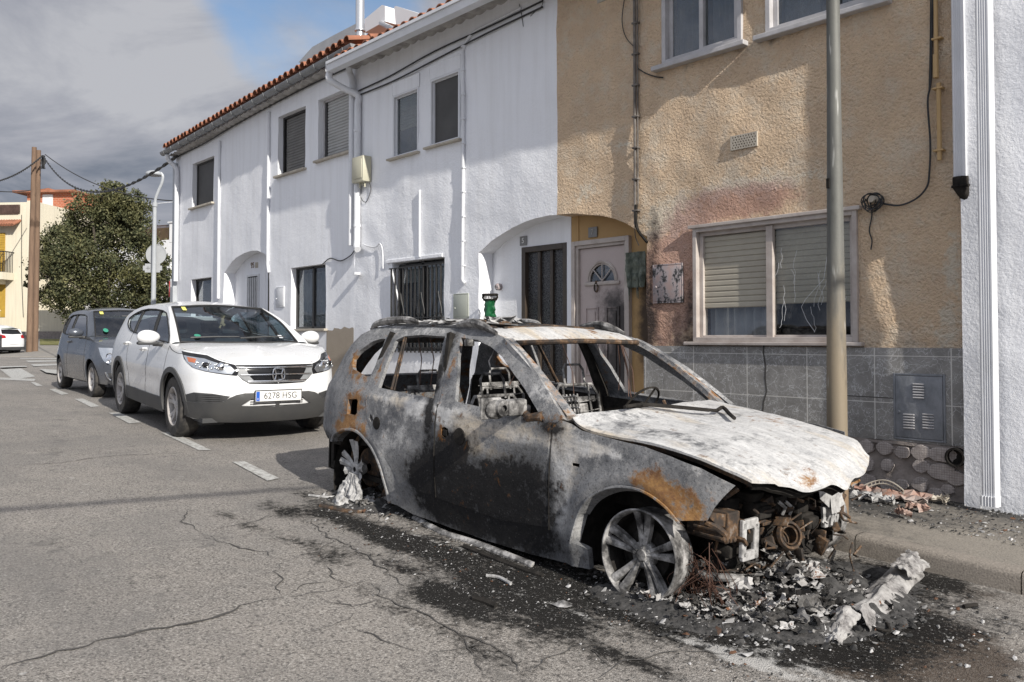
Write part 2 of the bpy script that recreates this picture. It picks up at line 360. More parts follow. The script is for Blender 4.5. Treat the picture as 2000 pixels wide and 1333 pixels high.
def setstone(N):
    v = N.obj(); x, y, z = N.sep(v); lx = N.m('FRACT', N.m('MULTIPLY', x, 52)); lz = N.m('FRACT', N.m('MULTIPLY', z, 52))
    ln = N.m('MAXIMUM', N.m('LESS_THAN', lx, .16), N.m('LESS_THAN', lz, .16)); n = N.noise(v, 12, 6, .7)
    c = N.mix(N.rng(n, .3, .7), (.50, .45, .42), (.28, .245, .23)); c = N.mix(N.m('MULTIPLY', ln, .5), c, (.12, .095, .085))
    return {'Base Color': c, 'Roughness': .9, 'Normal': N.bump(N.m('ADD', N.m('MULTIPLY', ln, -.4), N.noise(v, 30, 5, .7)), .6, .01)}
mat('set_stone', setstone)
def glass(c, rough=.06, dirt=.25):
    def fn(N):
        v = N.obj(); n = N.noise(v, 6, 6, .7)
        return {'Base Color': N.mix(N.rng(n, .5, .8, 0, dirt), c, (.3, .3, .29)), 'Roughness': N.rng(n, .4, .8, rough, rough+.2), 'Specular IOR Level': .6}
    return fn
def clear_glass(name, tint=(.75, .8, .8), a=.35, dirt=.1):   # real pane: part see-through, part mirror
    m = bpy.data.materials.new(name); m.use_nodes = True; t = m.node_tree; t.nodes.clear(); N = NT(t)
    fr = N.m('ADD', .045, N.m('MULTIPLY', .95, N.m('POWER', N.n('ShaderNodeLayerWeight', {'Blend': .5}).outputs['Facing'], 5))); tr = N.n('ShaderNodeBsdfTransparent', {'Color': tint}).outputs[0]; gl = N.n('ShaderNodeBsdfGlossy', {'Roughness': .02, 'Color': (.9, .93, 1)}).outputs[0]
    df = N.n('ShaderNodeBsdfDiffuse', {'Color': (.35, .34, .32)}).outputs[0]
    f = N.m('ADD', N.m('MULTIPLY', fr, 1.0), a*.15, clamp=True)
    s = N.n('ShaderNodeMixShader', {0: f, 1: tr, 2: gl}).outputs[0]
    dn = N.m('MULTIPLY', N.rng(N.noise(N.obj(), 7, 6, .75), .45, .75), dirt); s = N.n('ShaderNodeMixShader', {0: dn, 1: s, 2: df}).outputs[0]
    t.links.new(s, N.n('ShaderNodeOutputMaterial').inputs[0]); MATS[name] = m; return m
clear_glass('window_glass', (.72, .75, .75), .3, .2); clear_glass('car_glass', (.42, .52, .56), .5, .05); clear_glass('dirty_glass', (.86, .87, .84), .05, .25); clear_glass('lamp_glass', (.93, .95, .97), .3, 0)
mat('aluminium', noattr((.50, .49, .50), (.36, .35, .35), 6, .05, .45))
mat('scorched_frame', noattr((.52, .475, .44), (.33, .28, .25), 5, .1, .5))
mat('white_paint', noattr((.72, .73, .75), (.58, .59, .61), 5, .05, .5))
mat('white_pvc', noattr((.70, .71, .74), (.60, .61, .63), 3, .05, .45))
mat('grey_zinc', noattr((.26, .27, .28), (.17, .175, .18), 7, .05, .45))
mat('soffit', noattr((.50, .48, .46), (.22, .21, .20), 5, .4, .9, 25))
mat('shutter_beige', noattr((.40, .37, .30), (.33, .30, .245), 3, .03, .55))
mat('shutter_grey', noattr((.42, .42, .41), (.33, .33, .32), 3, .03, .55))
mat('shutter_dark', noattr((.17, .165, .155), (.11, .105, .10), 3, .03, .55))
mat('dark_room', col=(.012, .012, .013), rough=.9)
mat('curtain', noattr((.45, .45, .46), (.30, .30, .31), 3, .1, .9))
mat('curtain_dim', noattr((.22, .22, .23), (.14, .14, .145), 3, .1, .9))
mat('screen_mesh', noattr((.075, .073, .070), (.05, .048, .046), 2, .03, .6))
mat('door_dark', noattr((.060, .045, .032), (.035, .026, .02), 8, .1, .4))
mat('black_iron', noattr((.02, .02, .021), (.035, .033, .031), 12, .1, .5))
mat('cable_black', noattr((.018, .018, .019), (.03, .03, .03), 20, .1, .6))
mat('sill_stone', noattr((.48, .44, .37), (.33, .29, .24), 8, .2, .8))
def door7(N):
    v = N.obj(); r, g, b = N.attr(); n = N.noise(v, 6, 6, .7)
    c = N.mix(n, (.50, .43, .41), (.40, .33, .31)); c = N.mix(N.rng(N.m('ADD', r, N.m('SUBTRACT', n, .5)), .2, .8, 0, .96, True), c, (.018, .015, .014))
    return {'Base Color': c, 'Roughness': .45, 'Normal': N.bump(N.noise(v, 30), .1, .004)}
mat('door_scorched', door7)
def blister(c0, c1, soot):
    def fn(N):
        v = N.obj(); n = N.noise(N.mp(v, (1, 1, .6)), 11, 6, .7); n2 = N.noise(v, 34, 4, .7)
        c = N.mix(N.rng(n, .4, .6), c0, c1); c = N.mix(N.rng(N.m('ADD', n, N.m('MULTIPLY', n2, .25)), soot, soot+.07), c, (.02, .019, .019))
        return {'Base Color': c, 'Roughness': .6, 'Normal': N.bump(n, .5, .01)}
    return fn
mat('blistered_box', blister((.36, .27, .25), (.30, .30, .32), .63))
mat('melted_green', blister((.05, .065, .05), (.17, .19, .15), .72))
mat('steel_box', blister((.16, .17, .185), (.22, .23, .25), .80))
mat('beige_plastic', noattr((.50, .48, .37), (.42, .40, .31), 4, .05, .5))
mat('grey_green_box', noattr((.40, .42, .37), (.36, .38, .33), 4, .05, .5))
mat('number_plate_grey', col=(.20, .20, .20), rough=.5)
mat('digit_white', col=(.75, .75, .75), rough=.5)
mat('digit_faint', col=(.36, .35, .33), rough=.5)
mat('digit_brown', col=(.16, .10, .05), rough=.5)
def terracotta(N):
    v = N.obj(); n = N.noise(v, 5, 6, .7); p = N.noise(v, 1.7, 2, .5)
    c = N.mix(N.rng(p, .35, .65), (.34, .14, .08), (.20, .085, .05)); c = N.mix(N.rng(n, .55, .75, 0, .7), c, (.07, .055, .045))
    return {'Base Color': c, 'Roughness': .9, 'Normal': N.bump(n, .4, .01)}
mat('terracotta', terracotta)
def poleburn(N):
    v = N.obj(); z = N.sep(v)[2]; n = N.noise(N.mp(v, (1, 1, .25)), 9, 6, .65); f = N.noise(v, 60, 4, .7)
    c = N.mix(N.rng(n, .3, .7), (.15, .15, .135), (.09, .09, .083)); t = N.rng(N.m('ADD', z, N.m('MULTIPLY', N.m('SUBTRACT', n, .5), 1.6)), 1.9, 1.0, 0, 1, True)
    c = N.mix(N.m('MULTIPLY', t, .8), c, (.25, .20, .135)); t2 = N.rng(N.m('ADD', z, N.m('MULTIPLY', n, .6)), .75, .35, 0, .8, True); c = N.mix(t2, c, (.22, .14, .08))
    c = N.mix(N.rng(n, .58, .72, 0, .6), c, (.05, .045, .04)); c = N.mix(N.m('MULTIPLY', N.rng(N.noise(N.mp(v, (1, 1, .12)), 16, 3), .64, .7), .7), c, (.42, .42, .40))
    return {'Base Color': c, 'Roughness': .62, 'Metallic': .2, 'Normal': N.bump(f, .3, .004)}
mat('scorched_pole', poleburn)
mat('galvanised', noattr((.40, .42, .44), (.33, .345, .36), 5, .05, .4), metallic=.4) if False else mat('galvanised', noattr((.40, .42, .44), (.33, .345, .36), 5, .05, .4))
def wood(N):
    v = N.obj(); n = N.noise(N.mp(v, (6, 6, .5)), 2.5, 6, .65)
    c = N.mix(N.rng(n, .3, .7), (.20, .13, .085), (.12, .075, .05)); c = N.mix(N.rng(N.noise(v, 1.4, 3), .6, .7, 0, .8), c, (.06, .035, .02))
    return {'Base Color': c, 'Roughness': .85, 'Normal': N.bump(n, .5, .02)}
mat('pole_wood', wood)
def brick(N):
    v = N.obj(); br = N.n('ShaderNodeTexBrick', {'Vector': N.mp(v, (1, 1, 1), (0, 0, 0), (math.pi/2, 0, 0)), 'Color1': (.42, .13, .06, 1), 'Color2': (.34, .10, .05, 1), 'Mortar': (.45, .35, .28, 1), 'Scale': 2.2, 'Mortar Size': .015, 'Brick Width': .6, 'Row Height': .3}).outputs[0]
    return {'Base Color': br, 'Roughness': .9}
mat('brick', brick)
def leaf(N):
    r = N.n('ShaderNodeNewGeometry').outputs['Random Per Island']; v = N.obj(); n = N.noise(v, .7, 4)
    c = N.ramp(r, [(0, (.030, .038, .019)), (.45, (.066, .075, .036)), (.8, (.115, .118, .06)), (1, (.17, .165, .085))])
    c = N.mix(N.rng(n, .45, .7, 0, .5), c, (.14, .12, .035)); return {'Base Color': c, 'Roughness': .7, 'Specular IOR Level': .25}
mat('leaves', leaf); mat('bark', noattr((.10, .085, .065), (.05, .042, .033), 6, .6, .95, 20))
# cars
def burnt(N):
    v = N.obj(); r, g, b = N.attr()     # r: rust, g: ash white, b: soot
    n1 = N.noise(v, 6, 8, .7); n2 = N.noise(v, 19, 6, .72); n3 = N.noise(v, 70, 4, .7); st = N.noise(N.mp(v, (1, 1, 5)), 3, 6, .65); str2 = N.noise(N.mp(v, (1.2, 7, 7)), 4, 7, .7)
    c = N.mix(N.rng(n1, .34, .66), (.10, .103, .110), (.27, .27, .272))
    c = N.mix(N.rng(n2, .5, .72, 0, .55), c, (.40, .39, .38)); c = N.mix(N.rng(n3, .47, .32, 0, .8), c, (.035, .035, .036)); c = N.mix(N.rng(N.noise(v, 150, 2, .7), .6, .72, 0, .5), c, (.42, .41, .40))
    mixn = N.m('ADD', N.m('MULTIPLY', n1, .65), N.m('MULTIPLY', n2, .45))
    ash = N.rng(N.m('ADD', g, N.m('MULTIPLY', N.m('SUBTRACT', mixn, .55), 3.0)), .30, .72); c = N.mix(N.m('MULTIPLY', ash, .92), c, N.mix(N.m('ADD', N.m('MULTIPLY', N.rng(str2, .35, .65), .55), N.m('MULTIPLY', N.rng(n3, .5, .35), .35)), N.mix(N.rng(N.noise(N.mp(v, (1, 3, 1), (4, 1, 2)), 1.6, 4, .6), .52, .66), (.60, .595, .585), (.56, .48, .37)), (.26, .26, .265)))
    soot = N.rng(N.m('ADD', b, N.m('MULTIPLY', N.m('SUBTRACT', mixn, .55), 3.0)), .22, .82); c = N.mix(N.m('MULTIPLY', soot, .96), c, N.mix(N.rng(n3, .62, .8), (.014, .0135, .014), (.16, .155, .15)))
    ru = N.rng(N.m('ADD', r, N.m('MULTIPLY', N.m('SUBTRACT', N.m('ADD', N.m('MULTIPLY', n1, .5), N.m('MULTIPLY', n2, .6)), .55), 4.2)), .42, .86); rc = N.mix(N.rng(n2, .35, .65), (.31, .165, .045), (.15, .065, .022)); rc = N.mix(N.rng(n3, .55, .75), rc, (.10, .045, .02))
    c = N.mix(N.m('MULTIPLY', ru, .93), c, rc)
    return {'Base Color': c, 'Roughness': N.rng(n2, .3, .7, .55, .85), 'Metallic': .0, 'Specular IOR Level': N.rng(soot, 0, 1, .35, .08), 'Normal': N.bump(N.m('ADD', N.m('MULTIPLY', n1, 1.2), N.m('ADD', n2, N.m('MULTIPLY', n3, .5))), .55, .008)}
mat('burnt_steel', burnt)
mat('charred', (lambda f: lambda N: {**f(N), 'Specular IOR Level': .1})(noattr((.012, .0115, .011), (.040, .036, .032), 14, .6, .9, 50)))
def rusty(N):
    v = N.obj(); n = N.noise(v, 12, 7, .7); c = N.ramp(n, [(.3, (.012, .011, .010)), (.48, (.04, .029, .022)), (.58, (.11, .062, .03)), (.70, (.22, .205, .19))])
    return {'Base Color': c, 'Roughness': .85, 'Normal': N.bump(n, .5, .006)}
mat('rusty', rusty)
def burntal(N):
    v = N.obj(); n = N.noise(v, 9, 7, .7); c = N.ramp(n, [(.38, (.025, .024, .024)), (.50, (.16, .155, .15)), (.60, (.40, .39, .38)), (.7, (.5, .49, .48))])
    return {'Base Color': c, 'Roughness': .6, 'Metallic': .15, 'Normal': N.bump(n, .3, .005)}
mat('burnt_alloy', burntal)
def ashwhite(N):
    v = N.obj(); n = N.noise(v, 14, 7, .7); c = N.ramp(n, [(.3, (.045, .045, .045)), (.46, (.30, .295, .29)), (.68, (.52, .515, .505))])
    return {'Base Color': c, 'Roughness': .9, 'Normal': N.bump(n, .4, .006)}
mat('ash_white', ashwhite)
def skin_(N):
    v = N.obj(); n = N.noise(v, 7, 7, .72); n2 = N.noise(v, 26, 5, .7); c = N.ramp(N.m('ADD', N.m('MULTIPLY', n, .7), N.m('MULTIPLY', n2, .3)), [(.38, (.03, .029, .028)), (.47, (.20, .19, .185)), (.57, (.33, .32, .31)), (.72, (.45, .44, .42))]); return {'Base Color': c, 'Roughness': .8, 'Specular IOR Level': .2, 'Normal': N.bump(n2, .4, .006)}
mat('fragment_skin', skin_)
def ashgrey(N):
    r = N.n('ShaderNodeNewGeometry').outputs['Random Per Island']; n = N.noise(N.obj(), 9, 5, .7)
    c = N.ramp(r, [(0, (.012, .012, .012)), (.45, (.03, .029, .028)), (.62, (.11, .105, .10)), (.76, (.26, .255, .25)), (.86, (.50, .49, .48)), (.94, (.02, .02, .02)), (1, (.16, .07, .03))])
    return {'Base Color': c, 'Roughness': .9, 'Normal': N.bump(n, .5, .01)}
mat('ash_bits', ashgrey)
mat('char_mound', noattr((.010, .010, .010), (.075, .072, .07), 26, 1., .95, 60))
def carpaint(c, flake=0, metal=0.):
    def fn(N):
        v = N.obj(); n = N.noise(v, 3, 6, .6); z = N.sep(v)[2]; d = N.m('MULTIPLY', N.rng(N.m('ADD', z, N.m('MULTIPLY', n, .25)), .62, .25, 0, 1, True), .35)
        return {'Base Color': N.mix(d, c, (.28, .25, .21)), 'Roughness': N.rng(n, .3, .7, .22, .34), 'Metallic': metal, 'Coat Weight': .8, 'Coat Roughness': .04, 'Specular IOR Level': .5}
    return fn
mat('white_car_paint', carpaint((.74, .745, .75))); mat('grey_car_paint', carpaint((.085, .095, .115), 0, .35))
mat('black_plastic', noattr((.035, .036, .038), (.055, .055, .056), 4, .2, .6, 200))
mat('grey_plastic', noattr((.050, .051, .053), (.07, .069, .067), 3, .2, .6, 200))
mat('gloss_black', col=(.012, .012, .013), rough=.12); mat('rubber_seal', col=(.015, .015, .016), rough=.7)
mat('chrome', col=(.75, .76, .78), rough=.12, metal=1.); mat('silver_wheel', noattr((.50, .49, .48), (.30, .27, .25), 5, .05, .35), ); mat('reflector', col=(.62, .64, .66), rough=.22, metal=.9)
def tyre(N):
    v = N.obj(); n = N.noise(v, 12, 5, .6)
    return {'Base Color': N.mix(N.rng(n, .4, .7), (.022, .021, .021), (.075, .068, .06)), 'Roughness': .85, 'Normal': N.bump(n, .3, .005)}
mat('tyre', tyre); mat('amber', col=(.42, .13, .06), rough=.3); mat('red_lens', col=(.35, .01, .012), rough=.2)
mat('seat_fabric', noattr((.05, .05, .055), (.075, .075, .08), 20, .2, .9)); mat('plate_white', col=(.78, .78, .76), rough=.4); mat('plate_blue', col=(.02, .10, .45), rough=.4); mat('ink', col=(.012, .012, .014), rough=.5)
mat('sticker_yellow', col=(.72, .68, .16), rough=.5); mat('sticker_green', col=(.04, .24, .16), rough=.5); mat('tan_plush', col=(.62, .42, .24), rough=.9)
mat('green_plastic', col=(.008, .085, .03), rough=.3); mat('sign_back', noattr((.38, .39, .40), (.32, .33, .34), 4, .03, .5)); mat('sign_red', col=(.48, .03, .04), rough=.4); mat('yellow_blind', noattr((.42, .27, .04), (.34, .21, .03)))
mat('cardboard_red', noattr((.28, .12, .07), (.40, .36, .33), 7, .4, .9)); mat('clay_pot', col=(.40, .17, .08), rough=.9); mat('solar_white', col=(.74, .74, .75), rough=.4); mat('steel_flue', col=(.62, .63, .64), rough=.28, metal=.8)
mat('stripe_brown', noattr((.05, .03, .025), (.10, .06, .05))); mat('copper_wire', col=(.085, .042, .028), rough=.7); mat('yellow_strip', col=(.5, .42, .08), rough=.7)
# ------------------------------------------------------------- street
KY, WY = 5.41, 7.118                       # kerb line, facade plane
def bump2(x, y, cx, cy, rx, ry): return math.exp(-(((x-cx)/rx)**2+((y-cy)/ry)**2))
SOOT = [(600, 968, .35, .12, .6), (640, 1005, .35, .14, .75), (560, 1000, .34, .14, .75), (690, 1085, .35, .14, .6), (600, 1065, .25, .1, .5), (990, 1215, .4, .14, .55), (1150, 1215, .4, .12, .5), (830, 1160, .3, .12, .5), (900, 1200, .3, .12, .5), (1080, 1245, .3, .1, .45), (720, 1035, .42, .16, .95), (800, 1060, .40, .16, .8), (880, 1090, .40, .18, .95), (960, 1130, .38, .2, 1.05), (1020, 1165, .3, .18, .9), (900, 1040, .5, .10, .9), (1050, 1110, .5, .12, .9), (1180, 1170, .45, .14, .9), (1300, 1215, .4, .16, 1.0), (1400, 1235, .35, .16, 1.0), (1500, 1260, .35, .16, .9), (1620, 1270, .35, .16, .85), (1740, 1210, .3, .2, .8), (1800, 1130, .3, .2, .8),
    (700, 1145, .28, .10, .5), (640, 1095, .22, .1, .42), (770, 1190, .25, .08, .5), (850, 1225, .25, .08, .5), (930, 1265, .25, .08, .45), (790, 1110, .3, .10, .55), (1240, 1300, .22, .07, .6), (1180, 1262, .16, .05, .5), (1290, 1310, .16, .06, .45), (450, 1010, .3, .08, .45), (520, 1040, .4, .10, .45), (880, 1160, .3, .14, .6), (1060, 1190, .35, .12, .5), (1120, 1150, .4, .1, .6), (1000, 1270, .3, .1, .3), (1100, 1225, .25, .08, .35)]
WHITE = [(1080, 1180, .8, .07, .42), (940, 1080, .25, .06, .6), (840, 1055, .3, .05, .6), (760, 1020, .3, .05, .5), (1560, 1290, .5, .14, .30), (1650, 1325, .6, .12, .30), (1400, 1270, .4, .08, .4), (620, 945, .3, .1, .35), (1000, 1210, .6, .25, .28), (1480, 1300, .4, .1, .5)]
BROWN = [(1760, 1270, .4, .3, .9), (1850, 1230, .45, .35, .65), (1900, 1160, .5, .25, .5), (1680, 1310, .3, .2, .7), (670, 1000, .3, .04, .8), (900, 1030, .5, .06, .45), (1900, 1310, .4, .3, .4)]
def _w(L): return [(ground(a_, b_)[0], ground(a_, b_)[1], rx, ry, k) for a_, b_, rx, ry, k in L]
SOOT, WHITE, BROWN = _w(SOOT)+[(-4.3, 4.4, 1.9, .72, 1.5), (-2.6, 4.35, .75, .8, 1.4), (-6.3, 4.3, .4, .5, .7)], _w(WHITE), _w(BROWN)
def roadmask(p):
    x, y, z = p
    if x < -9 or x > 1: return (0, 0, 0)
    r = [sum(a*bump2(x, y, cx, cy, rx, ry) for cx, cy, rx, ry, a in L) for L in (SOOT, WHITE, BROWN)]
    return (min(r[0], 1.15), min(r[1], 1), min(r[2], 1))
def zroad(x, y): return gz(x)-.012*abs(math.sin(y*.6))*0
m = MB()
xs = list(np.arange(1.2, -9, -.05))+list(np.arange(-9, -24, -.4))+list(np.arange(-24, -46, -2)); ys = list(np.arange(-.4, 5.46, .05))
vs = [(x, y, gz(x)+.003*nz((x*3, y*3, 0))) for x in xs for y in ys]; ny = len(ys)
m.add(vs, [(i*ny+j, (i+1)*ny+j, (i+1)*ny+j+1, i*ny+j+1) for i in range(len(xs)-1) for j in range(ny-1)], True)
m.obj('road', MATS['asphalt'], kind='structure', fn=roadmask, world=False)
# the ground beyond: one sheet to the horizon, just under the road
m = MB(); X = [60, 6, 3, 1.1]+list(np.arange(0, -46, -1.))+[-46, -60, -120, -400]; Y = [-300, -40, -8, -4, -.42, 1, 3, 5, 5.42, 7, 9, 15, 30, 60, 120, 400]
def zb(x, y):
    z = gz(max(x, -46)) if x < 0 else -.045*x if x < 6 else -.27
    inroad = -46.5 < x < 1.15 and -.41 < y < 5.43
    return z-.05 if inroad else z-.004
m.add([(x, y, zb(x, y)) for x in X for y in Y], [(i*len(Y)+j, (i+1)*len(Y)+j, (i+1)*len(Y)+j+1, i*len(Y)+j+1) for i in range(len(X)-1) for j in range(len(Y)-1)])
m.obj('ground', MATS['asphalt'], kind='structure', fn=lambda p: (0, 0, 0), world=False)
def pavmask(p):
    x, y, z = p; s = .0
    for cx, cy, rx, ry, a in ((-2.9, 7.0, 1.3, .16, .5), (-2.6, 6.3, 1.0, .3, .28), (-3.3, 6.6, .8, .5, .35), (-2.1, 6.9, .5, .3, .45), (-3.6, 5.6, 1.5, .25, .4), (-4.8, 6.2, 2, 1, .7), (-1.6, 6.5, .5, .4, .3)): s += a*bump2(x, y, cx, cy, rx, ry)
    return (min(s, .8), 0, 0)
m = MB(); xs = list(np.arange(1.2, -6, -.08))+list(np.arange(-6, -19.9, -.5)); ys = list(np.linspace(KY+.13, WY+.35, 26))
m.add([(x, y, gz(x)+.125+.004*nz((x*4, y*4, 1))) for x in xs for y in ys], [(i*26+j, (i+1)*26+j, (i+1)*26+j+1, i*26+j+1) for i in range(len(xs)-1) for j in range(25)], True)
m.obj('pavement', MATS['pavement'], kind='structure', fn=pavmask, world=False)
m = MB(); x = 1.2
while x > -20:
    L = .98; n = 8
    for i in range(n):
        pass
    pr_ = [(0, -.3), (0, .09), (.012, .115), (.03, .124), (.128, .127), (.128, -.3)]
    R_ = []
    for k in range(7):
        xx = x-L*k/6*.994; R_ += [(xx, KY+a+.004*nz((xx*5, a, 3)), gz(xx)+b+.004*nz((xx*6, a*9, b*9))) for a, b in pr_]
    m.add(R_, [(k*6+i, k*6+i+1, (k+1)*6+i+1, (k+1)*6+i) for k in range(6) for i in range(5)], True); x -= L
m.obj('kerb', MATS['kerb'], kind='structure', world=False, sharp=40, fn=lambda p: (.55*bump2(p[0], 0, -3.6, 0, 1.4, 1), 0, 0))
# painted dashes and zebra, flush sheets above the road
def flat(name, quads, mt, dz=.004):
    m = MB()
    for q in quads:
        P = [ground(*c, dz) for c in q]
        m.grid(lambda u, v: tuple((P[0]*(1-u)+P[1]*u)*(1-v)+(P[3]*(1-u)+P[2]*u)*v+np.array([0, 0, 0])), 6, 3)
    m.v = [(x, y, gz(x)+.0075) for x, y, z in m.v]
    return m.obj(name, MATS[mt], kind='structure', world=False)
flat('parking_line', [[(454, 903), (478, 902), (545, 935), (522, 940)], [(314, 846), (338, 845), (412, 880), (388, 880)], [(212, 807), (232, 806), (276, 826), (252, 828)], [(146, 780), (162, 779), (194, 794), (178, 796)], [(96, 761), (108, 760), (134, 770), (120, 772)], [(60, 747), (68, 747), (84, 754), (72, 755)], [(0, 742), (0, 738), (70, 741), (66, 745)]], 'road_paint')
flat('zebra_crossing', [[(0, 722), (41, 720), (69, 736), (26, 742)], [(77, 721), (112, 723), (112, 731), (90, 728)], [(60, 712), (112, 711), (112, 714), (66, 716)], [(50, 705), (112, 704), (112, 706.5), (56, 708)], [(0, 716), (50, 715), (54, 717), (0, 718.5)], [(112, 700), (40, 700), (38, 701.5), (112, 702)]], 'road_paint')
# cracks in the asphalt
def crack(name, px, w, jit=.02):
    P = [ground(*p) for p in px]; P = [(p[0], p[1]) for p in P]; Q = []
    for a, b in zip(P[:-1], P[1:]):
        a = np.array(a); b = np.array(b); L = np.linalg.norm(b-a); n = max(2, int(L/.035)); d = (b-a)/L; t = np.array([-d[1], d[0]])
        for k in range(n): Q.append(a+(b-a)*k/n+t*jit*nz((a[0]*7+k*.31, a[1]*5, L), 1, 3)*2)
    Q.append(np.array(P[-1])); m = MB(); vs = []
    for i, q in enumerate(Q):
        d = Q[min(i+1, len(Q)-1)]-Q[max(i-1, 0)]; d = d/(np.linalg.norm(d)+1e-9); t = np.array([-d[1], d[0]]); e = min(i, len(Q)-1-i, 8)/8
        ww = max(w*.7, .0050)*(.12+.88*e)*(.45+1.1*abs(nz((q[0]*9, q[1]*9, 4), 1, 3)+.35))
        for s in (1, -1): r = q+t*ww*s; vs.append((r[0], r[1], gz(r[0])+.0055))
    m.add(vs, [(2*i, 2*i+1, 2*i+3, 2*i+2) for i in range(len(Q)-1)]); return m
ck = MB()
for px, w in (([(0, 1307), (100, 1280), (200, 1250), (330, 1225), (410, 1210), (470, 1185), (555, 1168)], .012), ([(555, 1168), (600, 1165), (660, 1150), (720, 1135)], .006), ([(555, 1168), (540, 1148), (556, 1130), (537, 1118), (560, 1097)], .006), ([(560, 1097), (520, 1080), (470, 1072), (420, 1055), (396, 1042)], .005), ([(396, 1042), (360, 1020), (372, 998), (395, 992)], .004), ([(560, 1097), (620, 1080), (665, 1050)], .005),
    ([(600, 1165), (650, 1175), (690, 1188), (760, 1170)], .005), ([(690, 1200), (650, 1225), (590, 1240)], .004), ([(690, 1225), (740, 1245), (800, 1270), (835, 1275)], .004), ([(835, 1275), (900, 1268), (960, 1262)], .003), ([(720, 1135), (760, 1175), (830, 1200), (900, 1240), (990, 1270)], .007), ([(640, 1100), (650, 1130), (690, 1145)], .005), ([(0, 1290), (30, 1280), (60, 1274)], .005), ([(900, 1240), (930, 1300), (950, 1330)], .004), ([(560, 1168), (600, 1140), (640, 1138), (680, 1148)], .004),
    ([(850, 1230), (905, 1242), (960, 1262), (1010, 1300), (1040, 1333)], .007), ([(600, 1010), (640, 1050), (700, 1075), (760, 1120), (800, 1150)], .006), ([(560, 1000), (500, 1020), (440, 1030), (396, 1042)], .006), ([(1160, 1333), (1230, 1290), (1330, 1270), (1440, 1285)], .007), ([(1000, 1330), (1060, 1290), (1130, 1262), (1190, 1262)], .005), ([(1130, 1262), (1200, 1300), (1250, 1330)], .004), ([(0, 910), (120, 905), (200, 893), (300, 888), (390, 884)], .004), ([(0, 1000), (200, 985), (360, 968), (440, 958)], .0)):
    if w: c_ = crack('c', px, w); ck.add(c_.v, c_.f)
ck.obj('road_crack', MATS['crack'], kind='structure', world=False)
# ------------------------------------------------------------- row of houses
def q(x, y, Y=WY): p = wallpt(x, y, Y); return (p[0], p[2])
def rect(x0, x1, z0, z1): return [(x0, z0), (x1, z0), (x1, z1), (x0, z1)]
def wavy(amp=.006, sc=1.6):
    return lambda a, b: (a, WY+amp*nz((a*sc, b*sc, 5), 1, 4), b)
def wall(parent, outline, holes, mt, step=.16, amp=.008, fn=None, thick=.24, name='wall'):
    m = MB(); m.panel(outline, holes, step, wavy(amp), thick, nrm=(0, -1, 0)); o = m.obj(name, MATS[mt], parent, fn=fn, sharp=30); return o
def shell(parent, x0, x1, z1, mt, z0=-.3, ridge=None):
    m = MB(); m.box((x0+.01, WY+.42, z0), (x1-.01, WY+7, z1)); m.obj('interior', MATS['dark_room'], parent)
    m = MB(); m.box((x0+.003, WY+.235, z0), (x0+.12, WY+7, z1)); m.obj('side_wall', MATS[mt], parent); m = MB(); m.box((x1-.12, WY+.235, z0), (x1-.003, WY+7, z1)); return m.obj('side_wall', MATS[mt], parent)
def slats(m, x0, x1, z0, z1, Y, pitch=.05, d=.008):
    n = max(2, int((z1-z0)/pitch)); h = (z1-z0)/n
    for i in range(n):
        a = z1-(i+1)*h; pr = [(Y, a), (Y-d, a+h*.15), (Y-d, a+h*.75), (Y, a+h*.92), (Y, a+h)]
        for (ya, za), (yb, zb_) in zip(pr[:-1], pr[1:]): m.add([(x0, ya, za), (x1, ya, za), (x1, yb, zb_), (x0, yb, zb_)], [(0, 1, 2, 3)])
    return m
def frame(m, x0, x1, z0, z1, Y0, Y1, t=.05):
    for a, b in (((x0, Y0, z0), (x0+t, Y1, z1)), ((x1-t, Y0, z0), (x1, Y1, z1)), ((x0+t, Y0, z0), (x1-t, Y1, z0+t)), ((x0+t, Y0, z1-t), (x1-t, Y1, z1))): m.bbox(a, b, .004)
    return m
def folds(m, x0, x1, z0, z1, Y, n=9, d=.03, seed=0):
    def f(u, v): return (x0+(x1-x0)*u, Y+d*math.sin(u*n*6.283+seed+.6*math.sin(u*17))*.5, z0+(z1-z0)*v)
    m.grid(f, n*8, 2); return m
def sillm(x0, x1, z, d=.09, t=.035):
    m = MB(); m.bbox((x0, WY-d, z-t), (x1, WY+.2, z), .006); return m
def cable(pts, r=.006, n=6, sub=6): m = MB(); m.tube(cr(pts, sub), r, n); return m
def text(parent, s, size, x, z, Y, mt, name='numeral', ext=.004, M=None, font=None, sx=1.):
    cu = bpy.data.curves.new(name, 'FONT'); cu.body = s; cu.size = size; cu.extrude = ext; cu.align_x = 'CENTER'; cu.align_y = 'CENTER'
    o = bpy.data.objects.new('tmp', cu); COL.objects.link(o); dg = bpy.context.evaluated_depsgraph_get(); me = bpy.data.meshes.new_from_object(o.evaluated_get(dg))
    bpy.data.objects.remove(o)
    if M is None: M = Matrix.Translation((x, Y, z)) @ Matrix.Rotation(math.pi/2, 4, 'X')
    if parent is not None and M is not None and not getattr(text, 'local', False): M = top(parent).matrix_basis.inverted() @ M
    me.transform(M @ Matrix.Diagonal((sx, 1, 1, 1))); me.materials.append(MATS[mt]); r = bpy.data.objects.new(name, me); COL.objects.link(r); r.parent = parent; return r
